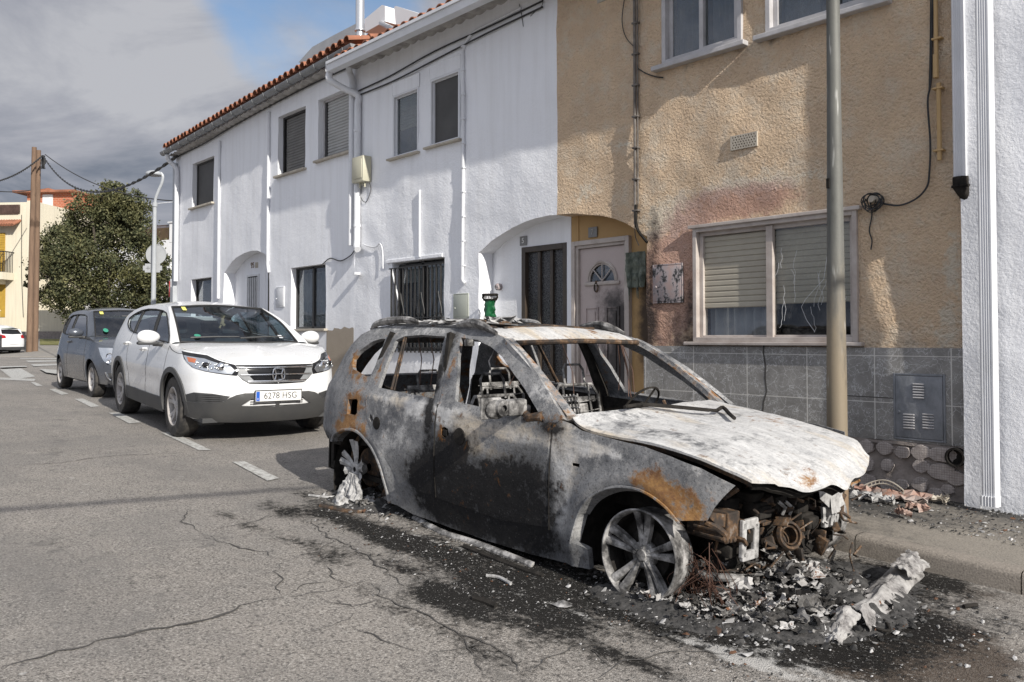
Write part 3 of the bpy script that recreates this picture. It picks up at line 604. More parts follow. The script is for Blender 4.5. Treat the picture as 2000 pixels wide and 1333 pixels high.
def barrel(parent, x0, x1, y0, z0, slope, length, mt='terracotta', pitch=.21, name='roof', zend=None):
    m = MB(); n = int((x1-x0)/pitch); r = .082
    rows = 6
    for i in range(n+1):
        x = x0+(i+.5)*(x1-x0)/(n+1); base = z0 if zend is None else z0+(zend-z0)*(x-x0)/(x1-x0)
        for k in range(rows):
            a0 = k*.4; a1 = a0+.46; dx = (rnd()-.5)*.02; lift = .012+(rnd()-.5)*.008
            def f(u, v, a0=a0, a1=a1, x=x, dx=dx, lift=lift, base=base):
                t = math.pi*u; rr = r*(1.08-.16*v); s = a0+(a1-a0)*v+dx*.6
                return (x+dx+rr*math.cos(t), y0+s*math.cos(slope), base+s*math.sin(slope)+lift*(1-v)+rr*math.sin(t)*1.05)
            m.grid(f, 8, 1)
            def g_(u, v, f=f, a0=a0): # thickness at the lower lip
                p = np.array(f(u, 0)); c = np.array((x+dx, p[1], base+a0*math.sin(slope)+lift)); return tuple(c+(p-c)*(1-.16*v))
            m.grid(g_, 8, 1, False)
    m.box((x0, y0+.02, z0-.02), (x1, y0+.03, z0-.0)) if False else None
    zz = lambda x, s: (z0 if zend is None else z0+(zend-z0)*(x-x0)/(x1-x0))+s*math.sin(slope)-.005
    m.add([(x0, y0+.03, zz(x0, .03)), (x1, y0+.03, zz(x1, .03)), (x1, y0+length*math.cos(slope), zz(x1, length)), (x0, y0+length*math.cos(slope), zz(x0, length))], [(0, 1, 2, 3)])
    return m.obj(name, MATS[mt], parent)
def soffit(parent, x0, x1, y0, z0, z1, y1=WY+.1, dz=0):
    m = MB(); n = int((x1-x0)/.21)          # tile undersides: scallops
    def f(u, v):
        x = x0+(x1-x0)*u; return (x, y0+(y1-y0)*v, (z0+(z1-z0)*u)+dz*v-.05-.028*abs(math.sin(u*n*math.pi))+.01*nz((x*4, v, 2)))
    m.grid(f, n*8, 3); return m.obj('eaves', MATS['soffit'], parent)
def zpave(x): return gz(x)+.12
# --- house 7: ochre roughcast
X0, X1 = -7.21, -2.64
h7 = thing('ochre_house', 'ochre roughcast terraced house behind the burnt car, grey marbled tiles below its scorched window', 'house', ((X0+X1)/2, WY, zpave(-4.9)))
def m7(p):
    x, y, z = p; s = pk = br = 0
    s += 1.0*bump2(x, z, -5.9, 1.75, .16, .55)+.45*bump2(x, z, -5.5, 1.65, .28, .35)+.5*bump2(x, z, -5.28, 1.9, .07, .5)+.35*bump2(x, z, -4.9, 4.36, .9, .07)+.3*bump2(x, z, -4.0, 4.38, .7, .07)+.45*bump2(x, z, -2.68, 2.8, .05, .4)+.35*bump2(x, z, -3.2, 1.5, .7, .05)
    s += .55*bump2(x, z, -5.75, 2.6, .12, .5)+.40*bump2(x, z, -5.2, 1.45, .35, .10)+.35*bump2(x, z, -5.0, 2.72, .5, .05)+.30*bump2(x, z, -5.3, 4.2, .05, .25)+.28*bump2(x, z, -4.72, 4.2, .04, .3)+.28*bump2(x, z, -4.35, 4.2, .04, .25)
    if 3.55 < z-(x+7.2)*.0 < 3.72: s += .20*max(0, nz((x*2, 7, 1), 1, 3)+.3)
    pk += 1.0*bump2(x, z, -5.55, 2.25, .42, .33)+.95*bump2(x, z, -4.75, 2.86, .62, .16)+.8*bump2(x, z, -5.6, 1.75, .35, .4)+.5*bump2(x, z, -5.35, 2.6, .3, .25)
    br += .75*bump2(x, z, -5.6, 2.75, .5, .25)+.7*bump2(x, z, -4.5, 3.0, 1.0, .14)+.55*bump2(x, z, -6.75, 3.2, .35, .22)+.6*bump2(x, z, -2.75, 2.1, .12, .6)+.4*bump2(x, z, -2.9, 1.6, .3, .2)+.4*bump2(x, z, -4.6, 3.3, .5, .12)
    line = .6*max(0, 1-abs(z-3.66)/.035)*max(0, nz((x*1.7, 3, 1), 1, 3)*1.6+.55); br += line
    return (min(s, 1), min(pk, 1), min(br, 1))
arch7 = [(-7.21, 3.0), (-7.15, 3.0), (-6.95, 2.99), (-6.70, 2.95), (-6.5, 2.915), (-6.31, 2.86), (-6.15, 2.795), (-6.02, 2.72), (-5.92, 2.66), (-5.85, 2.62)]
w7 = [-5.235, -3.515, 1.50, 2.645]; t1 = [-5.60, -4.67, 4.40, 5.5]; t2 = [-4.37, -3.28, 4.40, 5.5]
ZT = 5.95
wall(h7, [(-5.85, .2), (X1, .2), (X1, ZT), (X0, ZT)]+arch7, [rect(w7[0]+.03, w7[1]-.03, w7[2]+.02, w7[3]-.03), rect(*t1), rect(*t2)], 'beige_roughcast', .07, .022, m7)
shell(h7, X0, X1, ZT, 'beige_smooth', 0)
m = MB(); m.box((X0-.02, WY+.24, 0), (-5.83, WY+.30, 3.15)); # recess back wall with the door opening left in front
def m7r(p): x, y, z = p; return (1.1*bump2(x, z, -5.98, 1.7, .22, .7)+.3*bump2(x, z, -7.1, 2.6, .1, .4)+.6*bump2(x, z, -5.9, 2.9, .3, .1), 0, 0)
D0, D1, DZ = -7.17, -6.27, 2.69
m = MB(); m.panel([(X0+.10, .2), (D0, .2), (D0, DZ), (D1, DZ), (D1, .2), (-5.80, .2), (-5.80, 3.15), (X0+.10, 3.15)], [], .09, lambda a, b: (a, WY+.245+.004*nz((a*3, b*3, 1)), b), .1, nrm=(0, -1, 0)); m.obj('porch_wall', MATS['beige_smooth'], h7, fn=m7r)
barrel(h7, X0-.03, X1, 6.70, 5.86, math.radians(17), 4.6); soffit(h7, X0, X1, 6.76, 5.88, 5.88, dz=.02)
m = MB(); g0 = [(6.62, 5.70), (6.60, 5.84), (6.615, 5.84), (6.63, 5.72), (6.73, 5.72), (6.745, 5.84), (6.76, 5.84), (6.745, 5.70)]
m.prism(g0, X0, X1, 'yz'); m.obj('gutter', MATS['white_pvc'], h7)
# marble dado with the rubble plinth below
MZ0, MZ1 = .685, 1.455; mb = [-3.215, -2.80, .70, 1.245]
m = MB(); m.box((-5.88, WY-.022, MZ0), (X1-.012, WY-.002, MZ1)) if False else m.panel([(-5.88, MZ0), (X1-.012, MZ0), (X1-.012, MZ1), (-5.88, MZ1)], [rect(mb[0], mb[1], mb[2], mb[3])], .4, lambda a, b: (a, WY-.024, b), .021, nrm=(0, -1, 0), sm=False)
m.obj('tile_dado', MATS['marble_tile'], h7)
m = MB(); pts = [q(1495, 672), q(1494, 690), q(1498, 715), (q(1497, 740)), q(1500, 765), q(1494, 785), q(1492, 808)]
for k in range(len(pts)-1):
    a, b = pts[k], pts[k+1]; m.add([(a[0]-.008, WY-.0255, a[1]), (a[0]+.008, WY-.0255, a[1]), (b[0]+.009, WY-.0255, b[1]), (b[0]-.009, WY-.0255, b[1])], [(0, 3, 2, 1)])
m.obj('tile_crack', MATS['crack'], h7); m = MB(); a = q(1657, 773); b = q(1748, 778); m.add([(a[0], WY-.0255, a[1]-.004), (b[0], WY-.0255, b[1]-.004), (b[0], WY-.0255, b[1]+.004), (a[0], WY-.0255, a[1]+.004)], [(0, 1, 2, 3)])
m.obj('tile_crack', MATS['crack'], h7)
m = MB(); m.grid(lambda u, v: (-5.85+(X1+5.85)*u, WY-.02+.018*nz((u*16, v*4, 2), 1, 4), .12+(MZ0-.12)*v), 90, 16); m.grid(lambda u, v: (-5.85+(X1+5.85-.012)*u, WY-.045+.02*v*0+.022*v, MZ0-.028+.012*nz((u*20, v, 1))), 60, 1)
m.box((-5.8, WY-.035, MZ0-.03), (X1-.02, WY-.0, MZ0-.008)); m.obj('plinth', MATS['rubble'], h7)
m = MB()
for px, py, rx, ry in ((1695, 872, 13, 14), (1733, 875, 13, 13), (1767, 883, 12, 13), (1803, 883, 14, 14), (1844, 888, 22, 15), (1699, 908, 9, 13), (1737, 909, 9, 12), (1803, 910, 12, 12), (1841, 921, 20, 16), (1698, 940, 13, 15), (1739, 948, 12, 13), (1765, 946, 11, 10), (1802, 945, 12, 14), (1832, 965, 12, 12), (1872, 933, 16, 13), (1668, 940, 10, 12), (1660, 905, 12, 13), (1855, 955, 9, 9)):
    c = q(px, py); k = 22; ph = rnd()*6; rx, rz = rx*.0056, ry*.0042
    vs = [(c[0], WY-.052, c[1])]
    for rr, yy in ((.93, -.050), (1, -.044), (1.03, -.02)):
        for i in range(k):
            a = 6.283*i/k; w_ = 1+.22*nz((math.cos(a)*1.4+px, math.sin(a)*1.4, ph), 1, 3); vs.append((c[0]+rx*rr*w_*math.cos(a), WY+yy, c[1]+rz*rr*w_*math.sin(a)))
    m.add(vs, [(0, 1+(i+1) % k, 1+i) for i in range(k)]+[(1+r*k+i, 1+r*k+(i+1) % k, 1+(r+1)*k+(i+1) % k, 1+(r+1)*k+i) for r in range(2) for i in range(k)])
m.obj('set_stones', MATS['set_stone'], h7, sharp=40)
c = q(1882, 890); m = MB(); m.lathe([(.075, 0), (.075, .06), (.06, .06), (.058, .0)], Matrix.Translation((c[0]-.03, WY-.04+.0, c[1]-.01)) @ Matrix.Rotation(math.pi/2, 4, 'X'), 20); m.lathe([(0, 0), (.062, 0)], Matrix.Translation((c[0]-.03, WY-.048, c[1]-.01)) @ Matrix.Rotation(math.pi/2, 4, 'X'), 20); m.obj('drain_outlet', MATS['charred'], h7)
# ground-floor sliding window
fr = MB(); x0, x1, z0, z1 = w7; frame(fr, x0-.0, x1, z0, z1, WY-.035, WY+.06, .045); frame(fr, x0+.045, x1-.045, z0+.02, z1-.04, WY+.02, WY+.09, .045)
xm = q(1503, 560)[0]; fr.bbox((xm-.035, WY-.005, z0+.02), (xm+.035, WY+.05, z1-.05), .004); fr.bbox((x0-.04, WY-.06, z1-.005), (x1+.04, WY+.0, z1+.03), .006)
W = fr.obj('window', MATS['scorched_frame'], h7)
m = MB(); m.bbox((x0-.09, WY-.075, z0-.035), (x1+.05, WY+.1, z0), .008); m.obj('sill', MATS['scorched_frame'], h7)
zs = q(1420, 601)[1]; m = MB(); slats(m, x0+.08, xm-.02, zs, z1-.09, WY+.055, .052); slats(m, xm+.02, x1-.08, zs+.02, z1-.09, WY+.085, .05); m.obj('shutter', MATS['shutter_beige'], W)
m = MB(); m.add([(x0+.09, WY+.058, z0+.06), (xm-.03, WY+.058, z0+.06), (xm-.03, WY+.058, zs), (x0+.09, WY+.058, zs)], [(0, 1, 2, 3)]); m.obj('pane', MATS['window_glass'], W)
m = MB(); m.add([(xm+.03, WY+.032, z0+.06), (x1-.09, WY+.032, z0+.06), (x1-.09, WY+.032, z1-.08), (xm+.03, WY+.032, z1-.08)], [(0, 1, 2, 3)]); m.obj('pane', MATS['dirty_glass'], W, label='sooty pane crazed with cracks')
m = MB(); folds(m, x0+.08, x0+.75, z0+.05, zs+.1, WY+.16, 6, .05); m.obj('curtain', MATS['curtain'], W)
m = MB()
for k in range(13):
    a = (xm+.08+rnd()*(x1-xm-.2), z1-.12-rnd()*.75); p = [a]
    for j in range(6): p.append((p[-1][0]+(rnd()-.5)*.05, p[-1][1]-(.02+rnd()*.05)))
    m.tube([(b[0], WY+.028, b[1]) for b in p if b[1] > z0+.08] or [(a[0], WY+.028, a[1]), (a[0], WY+.028, a[1]-.01)], .0013, 4) if len([b for b in p if b[1] > z0+.08]) > 1 else None
pp = [q(1614, 478), q(1611, 510), q(1606, 545), q(1570, 585), q(1562, 600), q(1572, 625), q(1588, 648)]; m.tube([(a, WY+.028, b) for a, b in pp], .002, 4)
m.obj('glass_crack', MATS['white_paint'], W)
for i, (a0, a1, b0, b1) in enumerate((t1, t2)):
    fr = MB(); frame(fr, a0-.02, a1+.02, b0, b1, WY-.03, WY+.06, .05); mid = (a0+a1)/2+(.0 if i == 0 else .12); frame(fr, a0+.03, mid+.02, b0+.03, b1-.04, WY+.03, WY+.07, .05); frame(fr, mid-.03, a1-.03, b0+.03, b1-.04, WY+.0, WY+.04, .05)
    W2 = fr.obj('window', MATS['aluminium'], h7); m = MB(); m.box((a0+.05, WY+.045, b0+.06), (a1-.05, WY+.049, b1)); m.obj('pane', MATS['window_glass'], W2)
    m = MB(); folds(m, a0+.05, a0+.45, b0, b1, WY+.15, 5, .04); folds(m, mid+.05, mid+.3, b0, b1, WY+.13, 4, .04, 2); m.obj('curtain', MATS['curtain_dim'], W2)
    m = MB(); m.bbox((a0-.12, WY-.09, b0-.05), (a1+.08, WY+.1, b0), .008); m.obj('sill', MATS['aluminium'], h7)
# front door number 7
d = MB(); frame(d, D0, D1, .2, DZ, WY+.19, WY+.3, .055); frame(d, D0+.055, D1-.055, .2, DZ-.055, WY+.215, WY+.30, .035); Dr = None
F7 = d.obj('door_frame', MATS['scorched_frame'], h7)
m = MB(); a0, a1 = D0+.095, D1-.095; zt = DZ-.095
def door7z(a, b): return (a, WY+.25, b)
cx = (a0+a1)/2; fan = [(cx+.20*math.cos(t), 2.20+.20*math.sin(t)) for t in np.linspace(0, math.pi, 17)]
def sootd(p): x, y, z = p; return (1.15*bump2(x, z, a1-.08, 1.45, .30, .62)+.25*bump2(x, z, cx, 2.0, .3, .15), 0, 0)
m.panel(rect(a0, a1, .22, zt), [fan], .05, door7z, .04, nrm=(0, -1, 0), sm=False)
for (p0, p1, r0, r1) in ((a0+.09, cx-.06, 1.1, 1.90), (cx+.06, a1-.09, 1.1, 1.90), (a0+.09, cx-.06, .4, .98), (cx+.06, a1-.09, .4, .98)):
    frame(m, p0, p1, r0, r1, WY+.236, WY+.25, .018); m.bbox((p0+.05, WY+.238, r0+.05), (p1-.05, WY+.25, r1-.05), .01)
DR = m.obj('door', MATS['door_scorched'], h7, fn=sootd)
m = MB(); arc = [(cx+.225*math.cos(t), WY+.243, 2.20+.225*math.sin(t)) for t in np.linspace(0, math.pi, 17)]; m.tube(arc, .016, 6); m.bbox((cx-.27, WY+.228, 2.155), (cx+.27, WY+.25, 2.195), .005)
for t in (45, 90, 135): m.tube([(cx, WY+.245, 2.20), (cx+.2*math.cos(math.radians(t)), WY+.245, 2.20+.2*math.sin(math.radians(t)))], .007, 6)
m.tube([(cx+.2*math.cos(t), WY+.245, 2.2+.2*math.sin(t)) for t in np.linspace(0, math.pi, 13)], .009, 6); m.obj('fanlight', MATS['scorched_frame'], DR)
m = MB(); m.prism(fan, WY+.262, WY+.266); m.obj('pane', MATS['window_glass'], DR)
m = MB(); kx, kz = q(1164, 557, WY+.23); m.tube([(kx+.028*math.cos(t), WY+.232, kz-.03+.05*math.sin(t)) for t in np.linspace(0, 6.283, 16)], .009, 6); m.bbox((kx-.015, WY+.225, kz+.01), (kx+.02, WY+.25, kz+.05), .005); m.obj('knocker', MATS['rusty'], DR)
def plate(parent, s, px, py, Y, w=.14, h=.12, mt='number_plate_grey', tm='digit_white'):
    x, z = q(px, py, Y); m = MB(); m.bbox((x-w/2, Y-.012, z-h/2), (x+w/2, Y, z+h/2), .003); o = m.obj('number_plate', MATS[mt], parent); text(o, s, h*.8, x, z, Y-.014, tm); return o
plate(h7, '7', 1158.5, 454, WY+.238, tm='digit_faint')
# meter flap, melted letter box, air brick, pipe, cables
def cabinet(parent, x0, x1, z0, z1, Y, mt, d=.02, name='meter_box', lock=True, fn=None):
    m = MB(); frame(m, x0, x1, z0, z1, Y-d, Y+.01, .018); m.bbox((x0+.02, Y-d-.003, z0+.02), (x1-.02, Y+.005, z1-.02), .004)
    if lock: m.lathe([(0, .014), (.012, .012), (.014, 0)], Matrix.Translation((x0+.045, Y-d, z0+(z1-z0)*.42)) @ Matrix.Rotation(math.pi/2, 4, 'X'), 10)
    return m.obj(name, MATS[mt], parent)
cabinet(h7, -5.76, -5.37, 1.90, 2.31, WY-.0, 'blistered_box')
m = MB(); gx0, gx1 = q(1227, 530, WY+.2)[0], q(1262, 530, WY+.2)[0]; gza, gzb = q(1230, 562, WY+.2)[1], q(1230, 494, WY+.2)[1]
m.grid(lambda u, v: (gx0+(gx1-gx0)*u, WY+.19-.05*max(0, math.sin(u*9+v*2))*(1-.3*v)-.02*nz((u*4, v*5, 1), 1, 3), gza+(gzb-gza)*v-.02*abs(nz((u*6, 0, 3)))*(v < .1)), 24, 26)
for k in range(5):
    u = rnd(); xk = gx0+(gx1-gx0)*u; m.tube([(xk, WY+.17, gza+.15), (xk+.005, WY+.17, gza+.02), (xk, WY+.18, gza-.05-rnd()*.12)], [.012, .008, .003], 6)
m.obj('letter_box', MATS['melted_green'], h7)
mw = cabinet(h7, mb[0]+.0, mb[1], mb[2], mb[3], WY-.012, 'steel_box', .022, 'utility_hatch')
m = MB()
for (px, py) in ((1798, 765), (1779, 824), (1817, 824)):
    m = MB(); cx_, cz = q(px, py)
    for k in range(6): m.bbox((cx_-.045, WY-.048, cz-.055+k*.022), (cx_+.045, WY-.03, cz-.055+k*.022+.011), .003)
    m.obj('louvre', MATS['aluminium'], mw)
x, z = q(1455, 277); m = MB(); hs = []
for i in range(5):
    for j in range(9): hs.append([(x-.118+.0295*j+(i % 2)*.012+.0085*math.cos(t), z-.05+.025*i+.0085*math.sin(t)) for t in np.linspace(0, 6.283, 7)[:-1]])
m.panel(rect(x-.145, x+.15, z-.07, z+.07), hs, .05, lambda a, b: (a, WY-.03, b), .03, nrm=(0, -1, 0), sm=False); V = m.obj('air_vent', MATS['sill_stone'], h7)
m = MB(); m.box((x-.13, WY-.006, z-.06), (x+.13, WY-.003, z+.06)); m.obj('vent_cavity', MATS['dark_room'], V)
x, z = q(1184, 2); m = MB(); m.box((x-.12, WY-.02, z-.0), (x+.12, WY, z+.12)); m.obj('air_vent', MATS['sill_stone'], h7)
px = q(1244, 200)[0]; m = MB(); m.tube([(px, WY-.035, 5.7), (px, WY-.035, q(1244, 400)[1]), (px+.0, WY-.035, q(1244, 440)[1])], .016, 8); m.tube([(px+.035, WY-.03, 5.7), (px+.035, WY-.03, q(1244, 400)[1])], .009, 6)
for k in range(9): zc = 2.9+k*.34; m.bbox((px-.03, WY-.055, zc), (px+.05, WY, zc+.02), .004)
m.obj('conduit', mat('dull_conduit', noattr((.20, .18, .16), (.06, .05, .045), 9, .3, .7)), h7, label='grey conduit with charred wires down the ochre wall')
def wallcable(name, pts, r, label, grp=None, Y=WY-.02, mt='cable_black', cat='cable', extra=None):
    m = cable([(q(a, b, Y)[0], Y, q(a, b, Y)[1]) for a, b in pts], r)
    if extra: extra(m)
    return tag(m.obj(name, MATS[mt]), label, cat, grp)
wallcable('dangling_cable', [(1243, 400), (1242, 430), (1246, 450), (1256, 464), (1264, 474)], .016, 'charred cable end hanging from the conduit over door 7', Y=WY-.04, mt='charred')
wallcable('dangling_cable', [(1240, 440), (1241, 462), (1248, 480)], .005, 'thin loose wire hanging at the foot of the conduit over door 7', Y=WY-.04)
wallcable('wall_cable', [(1220, -6), (1215, 40), (1222, 72), (1240, 94)], .005, 'thin black cable curving into the conduit left of the upper window')
wallcable('wall_cable', [(1246, 134), (1262, 144), (1280, 150), (1295, 152)], .007, 'short black cable from the conduit to below the upper window')
bx = wallpt(1712, 392, WY)
def coil(m):
    for k in range(9):
        r1 = .05+.03*rnd(); ph = rnd()*6; cxx = bx[0]-.01+(rnd()-.5)*.05; czz = bx[2]-.02+(rnd()-.5)*.05
        m.tube([(cxx+r1*1.1*math.cos(t), WY-.03-.06*rnd()*0-.02*math.sin(t+ph)-.006*k, czz+r1*math.sin(t)) for t in np.linspace(ph, ph+5.2, 14)], .005, 5)
wallcable('cable_bundle', [(1822, -6), (1820, 80), (1818, 160), (1812, 200), (1817, 280), (1815, 340), (1810, 366), (1790, 388), (1760, 401), (1735, 400), (1715, 395)], .0085, 'black cables with a coiled knot beside the white-framed ground floor window', extra=coil, Y=WY-.03)
wallcable('wall_cable', [(1818, -6), (1817, 90), (1815, 170), (1813, 190)], .006, 'second thin cable running beside the long black cable bundle')
wallcable('dangling_cable', [(1700, 395), (1703, 420), (1698, 450), (1703, 470), (1701, 488)], .006, 'black cable tail hanging from the coiled knot right of the window')
m = MB(); m.lathe([(0, .09), (.028, .09), (.03, .08), (.03, 0)], Matrix.Translation((bx[0]+.02, WY, bx[2]+.005)) @ Matrix.Rotation(math.pi/2, 4, 'X') @ Matrix.Rotation(-.3, 4, 'Y'), 16); tag(m.obj('cable_fitting', MATS['sill_stone']), 'round cream fitting in the cable knot on the ochre wall', 'fitting')
x = q(1834, 200)[0]; m = MB(); m.tube([(x, WY-.04, 5.7), (x, WY-.04, q(1834, 155)[1])], .017, 8); m.tube([(x, WY-.055, q(1833, 110)[1]), (x, WY-.055, q(1833, 155)[1])], .021, 8); m.tube([(x+.015, WY-.04, q(1836, 165)[1]), (x+.015, WY-.04, q(1838, 315)[1])], .019, 8)
for py in (80, 177, 298): zc = q(1835, py)[1]; m.bbox((x-.03, WY-.065, zc), (x+.05, WY, zc+.015), .003)
m.obj('vent_pipe', noattr and mat('ochre_pipe', noattr((.50, .34, .16), (.42, .28, .13), 4, .1, .6)), h7)
# --- house 5: white
X0, X1 = -11.80, -7.21
h5 = thing('white_house', 'white rendered terraced house numbered 5 with barred window and arched porch', 'house', ((X0+X1)/2, WY, zpave(-9.5)))
arch5 = [(-8.68, 2.66), (-8.55, 2.73), (-8.42, 2.80), (-8.22, 2.87), (-8.02, 2.93), (-7.80, 2.975), (-7.60, 3.0), (-7.35, 3.01), (-7.21, 3.0)]
g5 = [-10.72, -9.43, 1.35, 2.66]; u1 = [-10.71, -10.05, 4.225, 5.17]; u2 = [-9.765, -9.085, 4.24, 5.20]
wall(h5, [(X0, .2), (-8.68, .2)]+arch5+[(X1, ZT), (X0, ZT)], [rect(*g5), rect(*u1), rect(*u2)], 'white_render_rough', .11, .02)
shell(h5, X0, X1, ZT, 'white_render', 0)
E0, E1, EZ = -8.10, -7.285, 2.70
m = MB(); m.panel([(-8.72, .2), (E0, .2), (E0, EZ), (E1, EZ), (E1, .2), (X1+.10, .2), (X1+.10, 3.15), (-8.72, 3.15)], [], .12, lambda a, b: (a, WY+.245+.006*nz((a*3, b*3, 1)), b), .12, nrm=(0, -1, 0)); m.obj('porch_wall', MATS['white_render_rough'], h5)
barrel(h5, X0, X1-.04, 6.70, 5.86, math.radians(17), 4.6); soffit(h5, X0, X1, 6.76, 5.88, 5.88, dz=.02)
m = MB(); m.prism([(p[0], p[1]) for p in g0], X0-.02, X1, 'yz'); m.prism([(6.6, 5.7), (6.6, 5.84), (6.76, 5.84), (6.76, 5.7)], X0-.025, X0-.02, 'yz'); m.bbox((X0, 6.585, 5.80), (X1, 6.6, 5.845), .003)
m.obj('gutter', MATS['white_pvc'], h5)
m = MB(); frame(m, E0, E1, .2, EZ, WY+.23, WY+.34, .07); a = (E1-E0-.14)/3
for k in (1, 2): m.bbox((E0+.07+a*k-.025, WY+.26, .2), (E0+.07+a*k+.025, WY+.31, EZ-.07), .004)
m.bbox((E0+.07, WY+.262, 1.0), (E1-.07, WY+.31, 1.08), .004); m.box((E0+.06, WY+.30, .2), (E1-.06, WY+.31, EZ-.06)); DR = m.obj('door', MATS['door_dark'], h5)
def patt(N): v = N.obj(); e = N.vor(v, 38, 'DISTANCE_TO_EDGE'); return {'Base Color': N.mix(N.rng(e, .02, .10), (.09, .09, .09), (.018, .018, .02)), 'Roughness': .25, 'Normal': N.bump(e, .4, .01)}
mat('patterned_glass', patt); m = MB(); m.box((E0+.07, WY+.292, 1.08), (E1-.07, WY+.299, EZ-.07)); m.obj('pane', MATS['patterned_glass'], DR)
plate(h5, '5', 1023, 471, WY+.238, .13, .12)
fr = MB(); frame(fr, g5[0]+.03, g5[1], g5[2], g5[3]-.03, WY+.10, WY+.15, .04); xm = (g5[0]+g5[1])/2; fr.bbox((xm-.03, WY+.10, g5[2]), (xm+.03, WY+.14, g5[3]), .003); W = fr.obj('window', MATS['black_iron'], h5)
m = MB(); slats(m, g5[0]+.05, g5[1]-.03, 2.36, 2.63, WY+.17, .045); m.obj('shutter', MATS['shutter_grey'], W); m = MB(); m.box((g5[0]+.05, WY+.125, g5[2]), (g5[1]-.03, WY+.129, g5[3]-.05)); m.obj('pane', MATS['window_glass'], W)
m = MB(); folds(m, g5[0]+.35, g5[1]-.05, g5[2], 2.38, WY+.20, 9, .06); m.obj('curtain', MATS['curtain'], W)
m = MB(); gy = WY-.035; gx0, gx1 = g5[0]-.02, g5[1]+.01
for k in range(13): xx = gx0+.05+(gx1-gx0-.1)*k/12; m.box((xx-.009, gy-.009, g5[2]-.02), (xx+.009, gy+.009, 2.58))
for zz in (2.57, 1.83, 1.40): m.box((gx0-.07 if zz == 1.83 else gx0, gy-.012, zz-.008), (gx1, gy+.012, zz+.008))
for k in (3, 8, 12):
    c = gx0+.05+(gx1-gx0-.1)*(k-.5)/12
    for s in (1, -1):
        for w_ in (1, -1):
            m.tube([(c+s*.012, gy-.01, 1.83+w_*.36), (c+s*.035, gy-.01, 1.83+w_*.26), (c+s*.085, gy-.01, 1.83+w_*.12), (c+s*.09, gy-.01, 1.83+w_*.05), (c+s*.05, gy-.01, 1.83+w_*.02), (c+s*.03, gy-.01, 1.83+w_*.06), (c+s*.05, gy-.01, 1.83+w_*.09)], .005, 5)
m.obj('window_grille', MATS['black_iron'], h5)
m = MB(); m.bbox((g5[0]-.16, WY-.02, g5[3]-.0), (g5[1]-.03, WY+.0, g5[3]+.055), .012); m.obj('lintel', MATS['white_render_rough'], h5)
for i, (a0, a1, b0, b1) in enumerate((u1, u2)):
    fr = MB(); frame(fr, a0-.0, a1, b0, b1, WY-.01, WY+.05, .03 if i == 0 else .035); frame(fr, a0+.03, a1-.03, b0+.03, b1-.03, WY+.03, WY+.06, .02); W = fr.obj('window', MATS['white_pvc'], h5)
    m = MB(); m.box((a0+.03, WY+.05, b0+.03), (a1-.03, WY+.052, b1-.03)); m.obj('insect_screen', MATS['screen_mesh'], W) if i else m.obj('pane', MATS['window_glass'], W)
    if i == 0: m = MB(); slats(m, a0+.06, a1-.03, b0+.42, b1-.03, WY+.09, .045); m.obj('shutter', MATS['shutter_beige'], W)
    if i == 0: m = MB(); m.box((a0+.03, WY+.10, b0), (a1-.03, WY+.105, b1)); m.obj('insect_screen', MATS['screen_mesh'], W)
    m = sillm(a0-.09, a1+.05, b0+.0, .07, .03); m.obj('sill', MATS['sill_stone'], h5)
    m = MB(); frame(m, a0-.02, a1+.02, b1+.0, b1+.20, WY-.012, WY+.0, .008); m.box((a0-.01, WY-.006, b1+.008), (a1+.01, WY+.0, b1+.19)); m.obj('shutter_box', MATS['white_render'], h5)
cabinet(h5, -9.215, -8.885, 1.80, 2.14, WY, 'grey_green_box', .012)
# downpipes of house 5 (a pair), conduit, stub, junction box, porch light
def swan(m, x, zt, zb_, r, y=WY-.07, y0=6.69, xt=None, foot=.14):
    xt = xt if xt is not None else x
    m.tube(cr([(xt, y0, zt), (xt, y0, zt-.12), (xt+(x-xt)*.4, y0+(y-y0)*.5, zt-.24), (x, y, zt-.36), (x, y, zt-.5)], 6)+[(x, y, zb_+.15), (x, y-.01, zb_+.05), (x+foot*.5, y-.03, zb_)], r, 12)
    for k in range(4): m.tube([(x, y, zt-.9-k*.75), (x, y, zt-.94-k*.75)], r*1.18, 12)
m = MB(); xa = q(698, 300, WY-.07)[0]; swan(m, xa, 5.72, q(700, 488, WY-.07)[1], .052, xt=xa-.25); m.obj('downpipe', MATS['white_pvc'], h5)
m = MB(); xx = q(907, 300)[0]; zt_ = q(907, 105)[1]; m.tube(cr([(q(1020, 5)[0], WY-.02, 5.66), (q(960, 45)[0], WY-.02, 5.63), (q(925, 75)[0], WY-.02, 5.6), (xx+.01, WY-.02, 5.45), (xx, WY-.02, 5.2), (xx, WY-.02, 3.6), (xx, WY-.03, 2.45), (xx, WY-.03, 2.32), (xx+.04, WY-.02, 2.27)], 5), .021, 8)
for k in range(10): zc = 2.5+.33*k; m.bbox((xx-.03, WY-.045, zc), (xx+.03, WY, zc+.018), .003)
m.obj('conduit', MATS['white_pvc'], h5); m = MB(); sx = q(822, 430)[0]; m.tube([(sx, WY-.02, 2.70), (sx, WY-.02, 3.66)], .018, 8); m.obj('pipe_stub', MATS['white_pvc'], h5)
e0, e1, e2, e3 = -11.63, -11.30, 3.96, 4.36
m = MB(); m.bbox((e0, WY-.16, e2), (e1, WY, e3), .015); m.bbox((e0+.03, WY-.168, e2+.05), (e1-.03, WY-.15, e3-.05), .01)
for k in range(4): m.tube([(e0+.05+.07*k, WY-.08, e2), (e0+.05+.07*k, WY-.08, e2-.05-.03*(k % 2))], .014, 6)
JB = tag(m.obj('junction_box', MATS['beige_plastic']), 'cream junction box on the white wall beside the paired downpipes', 'junction box')
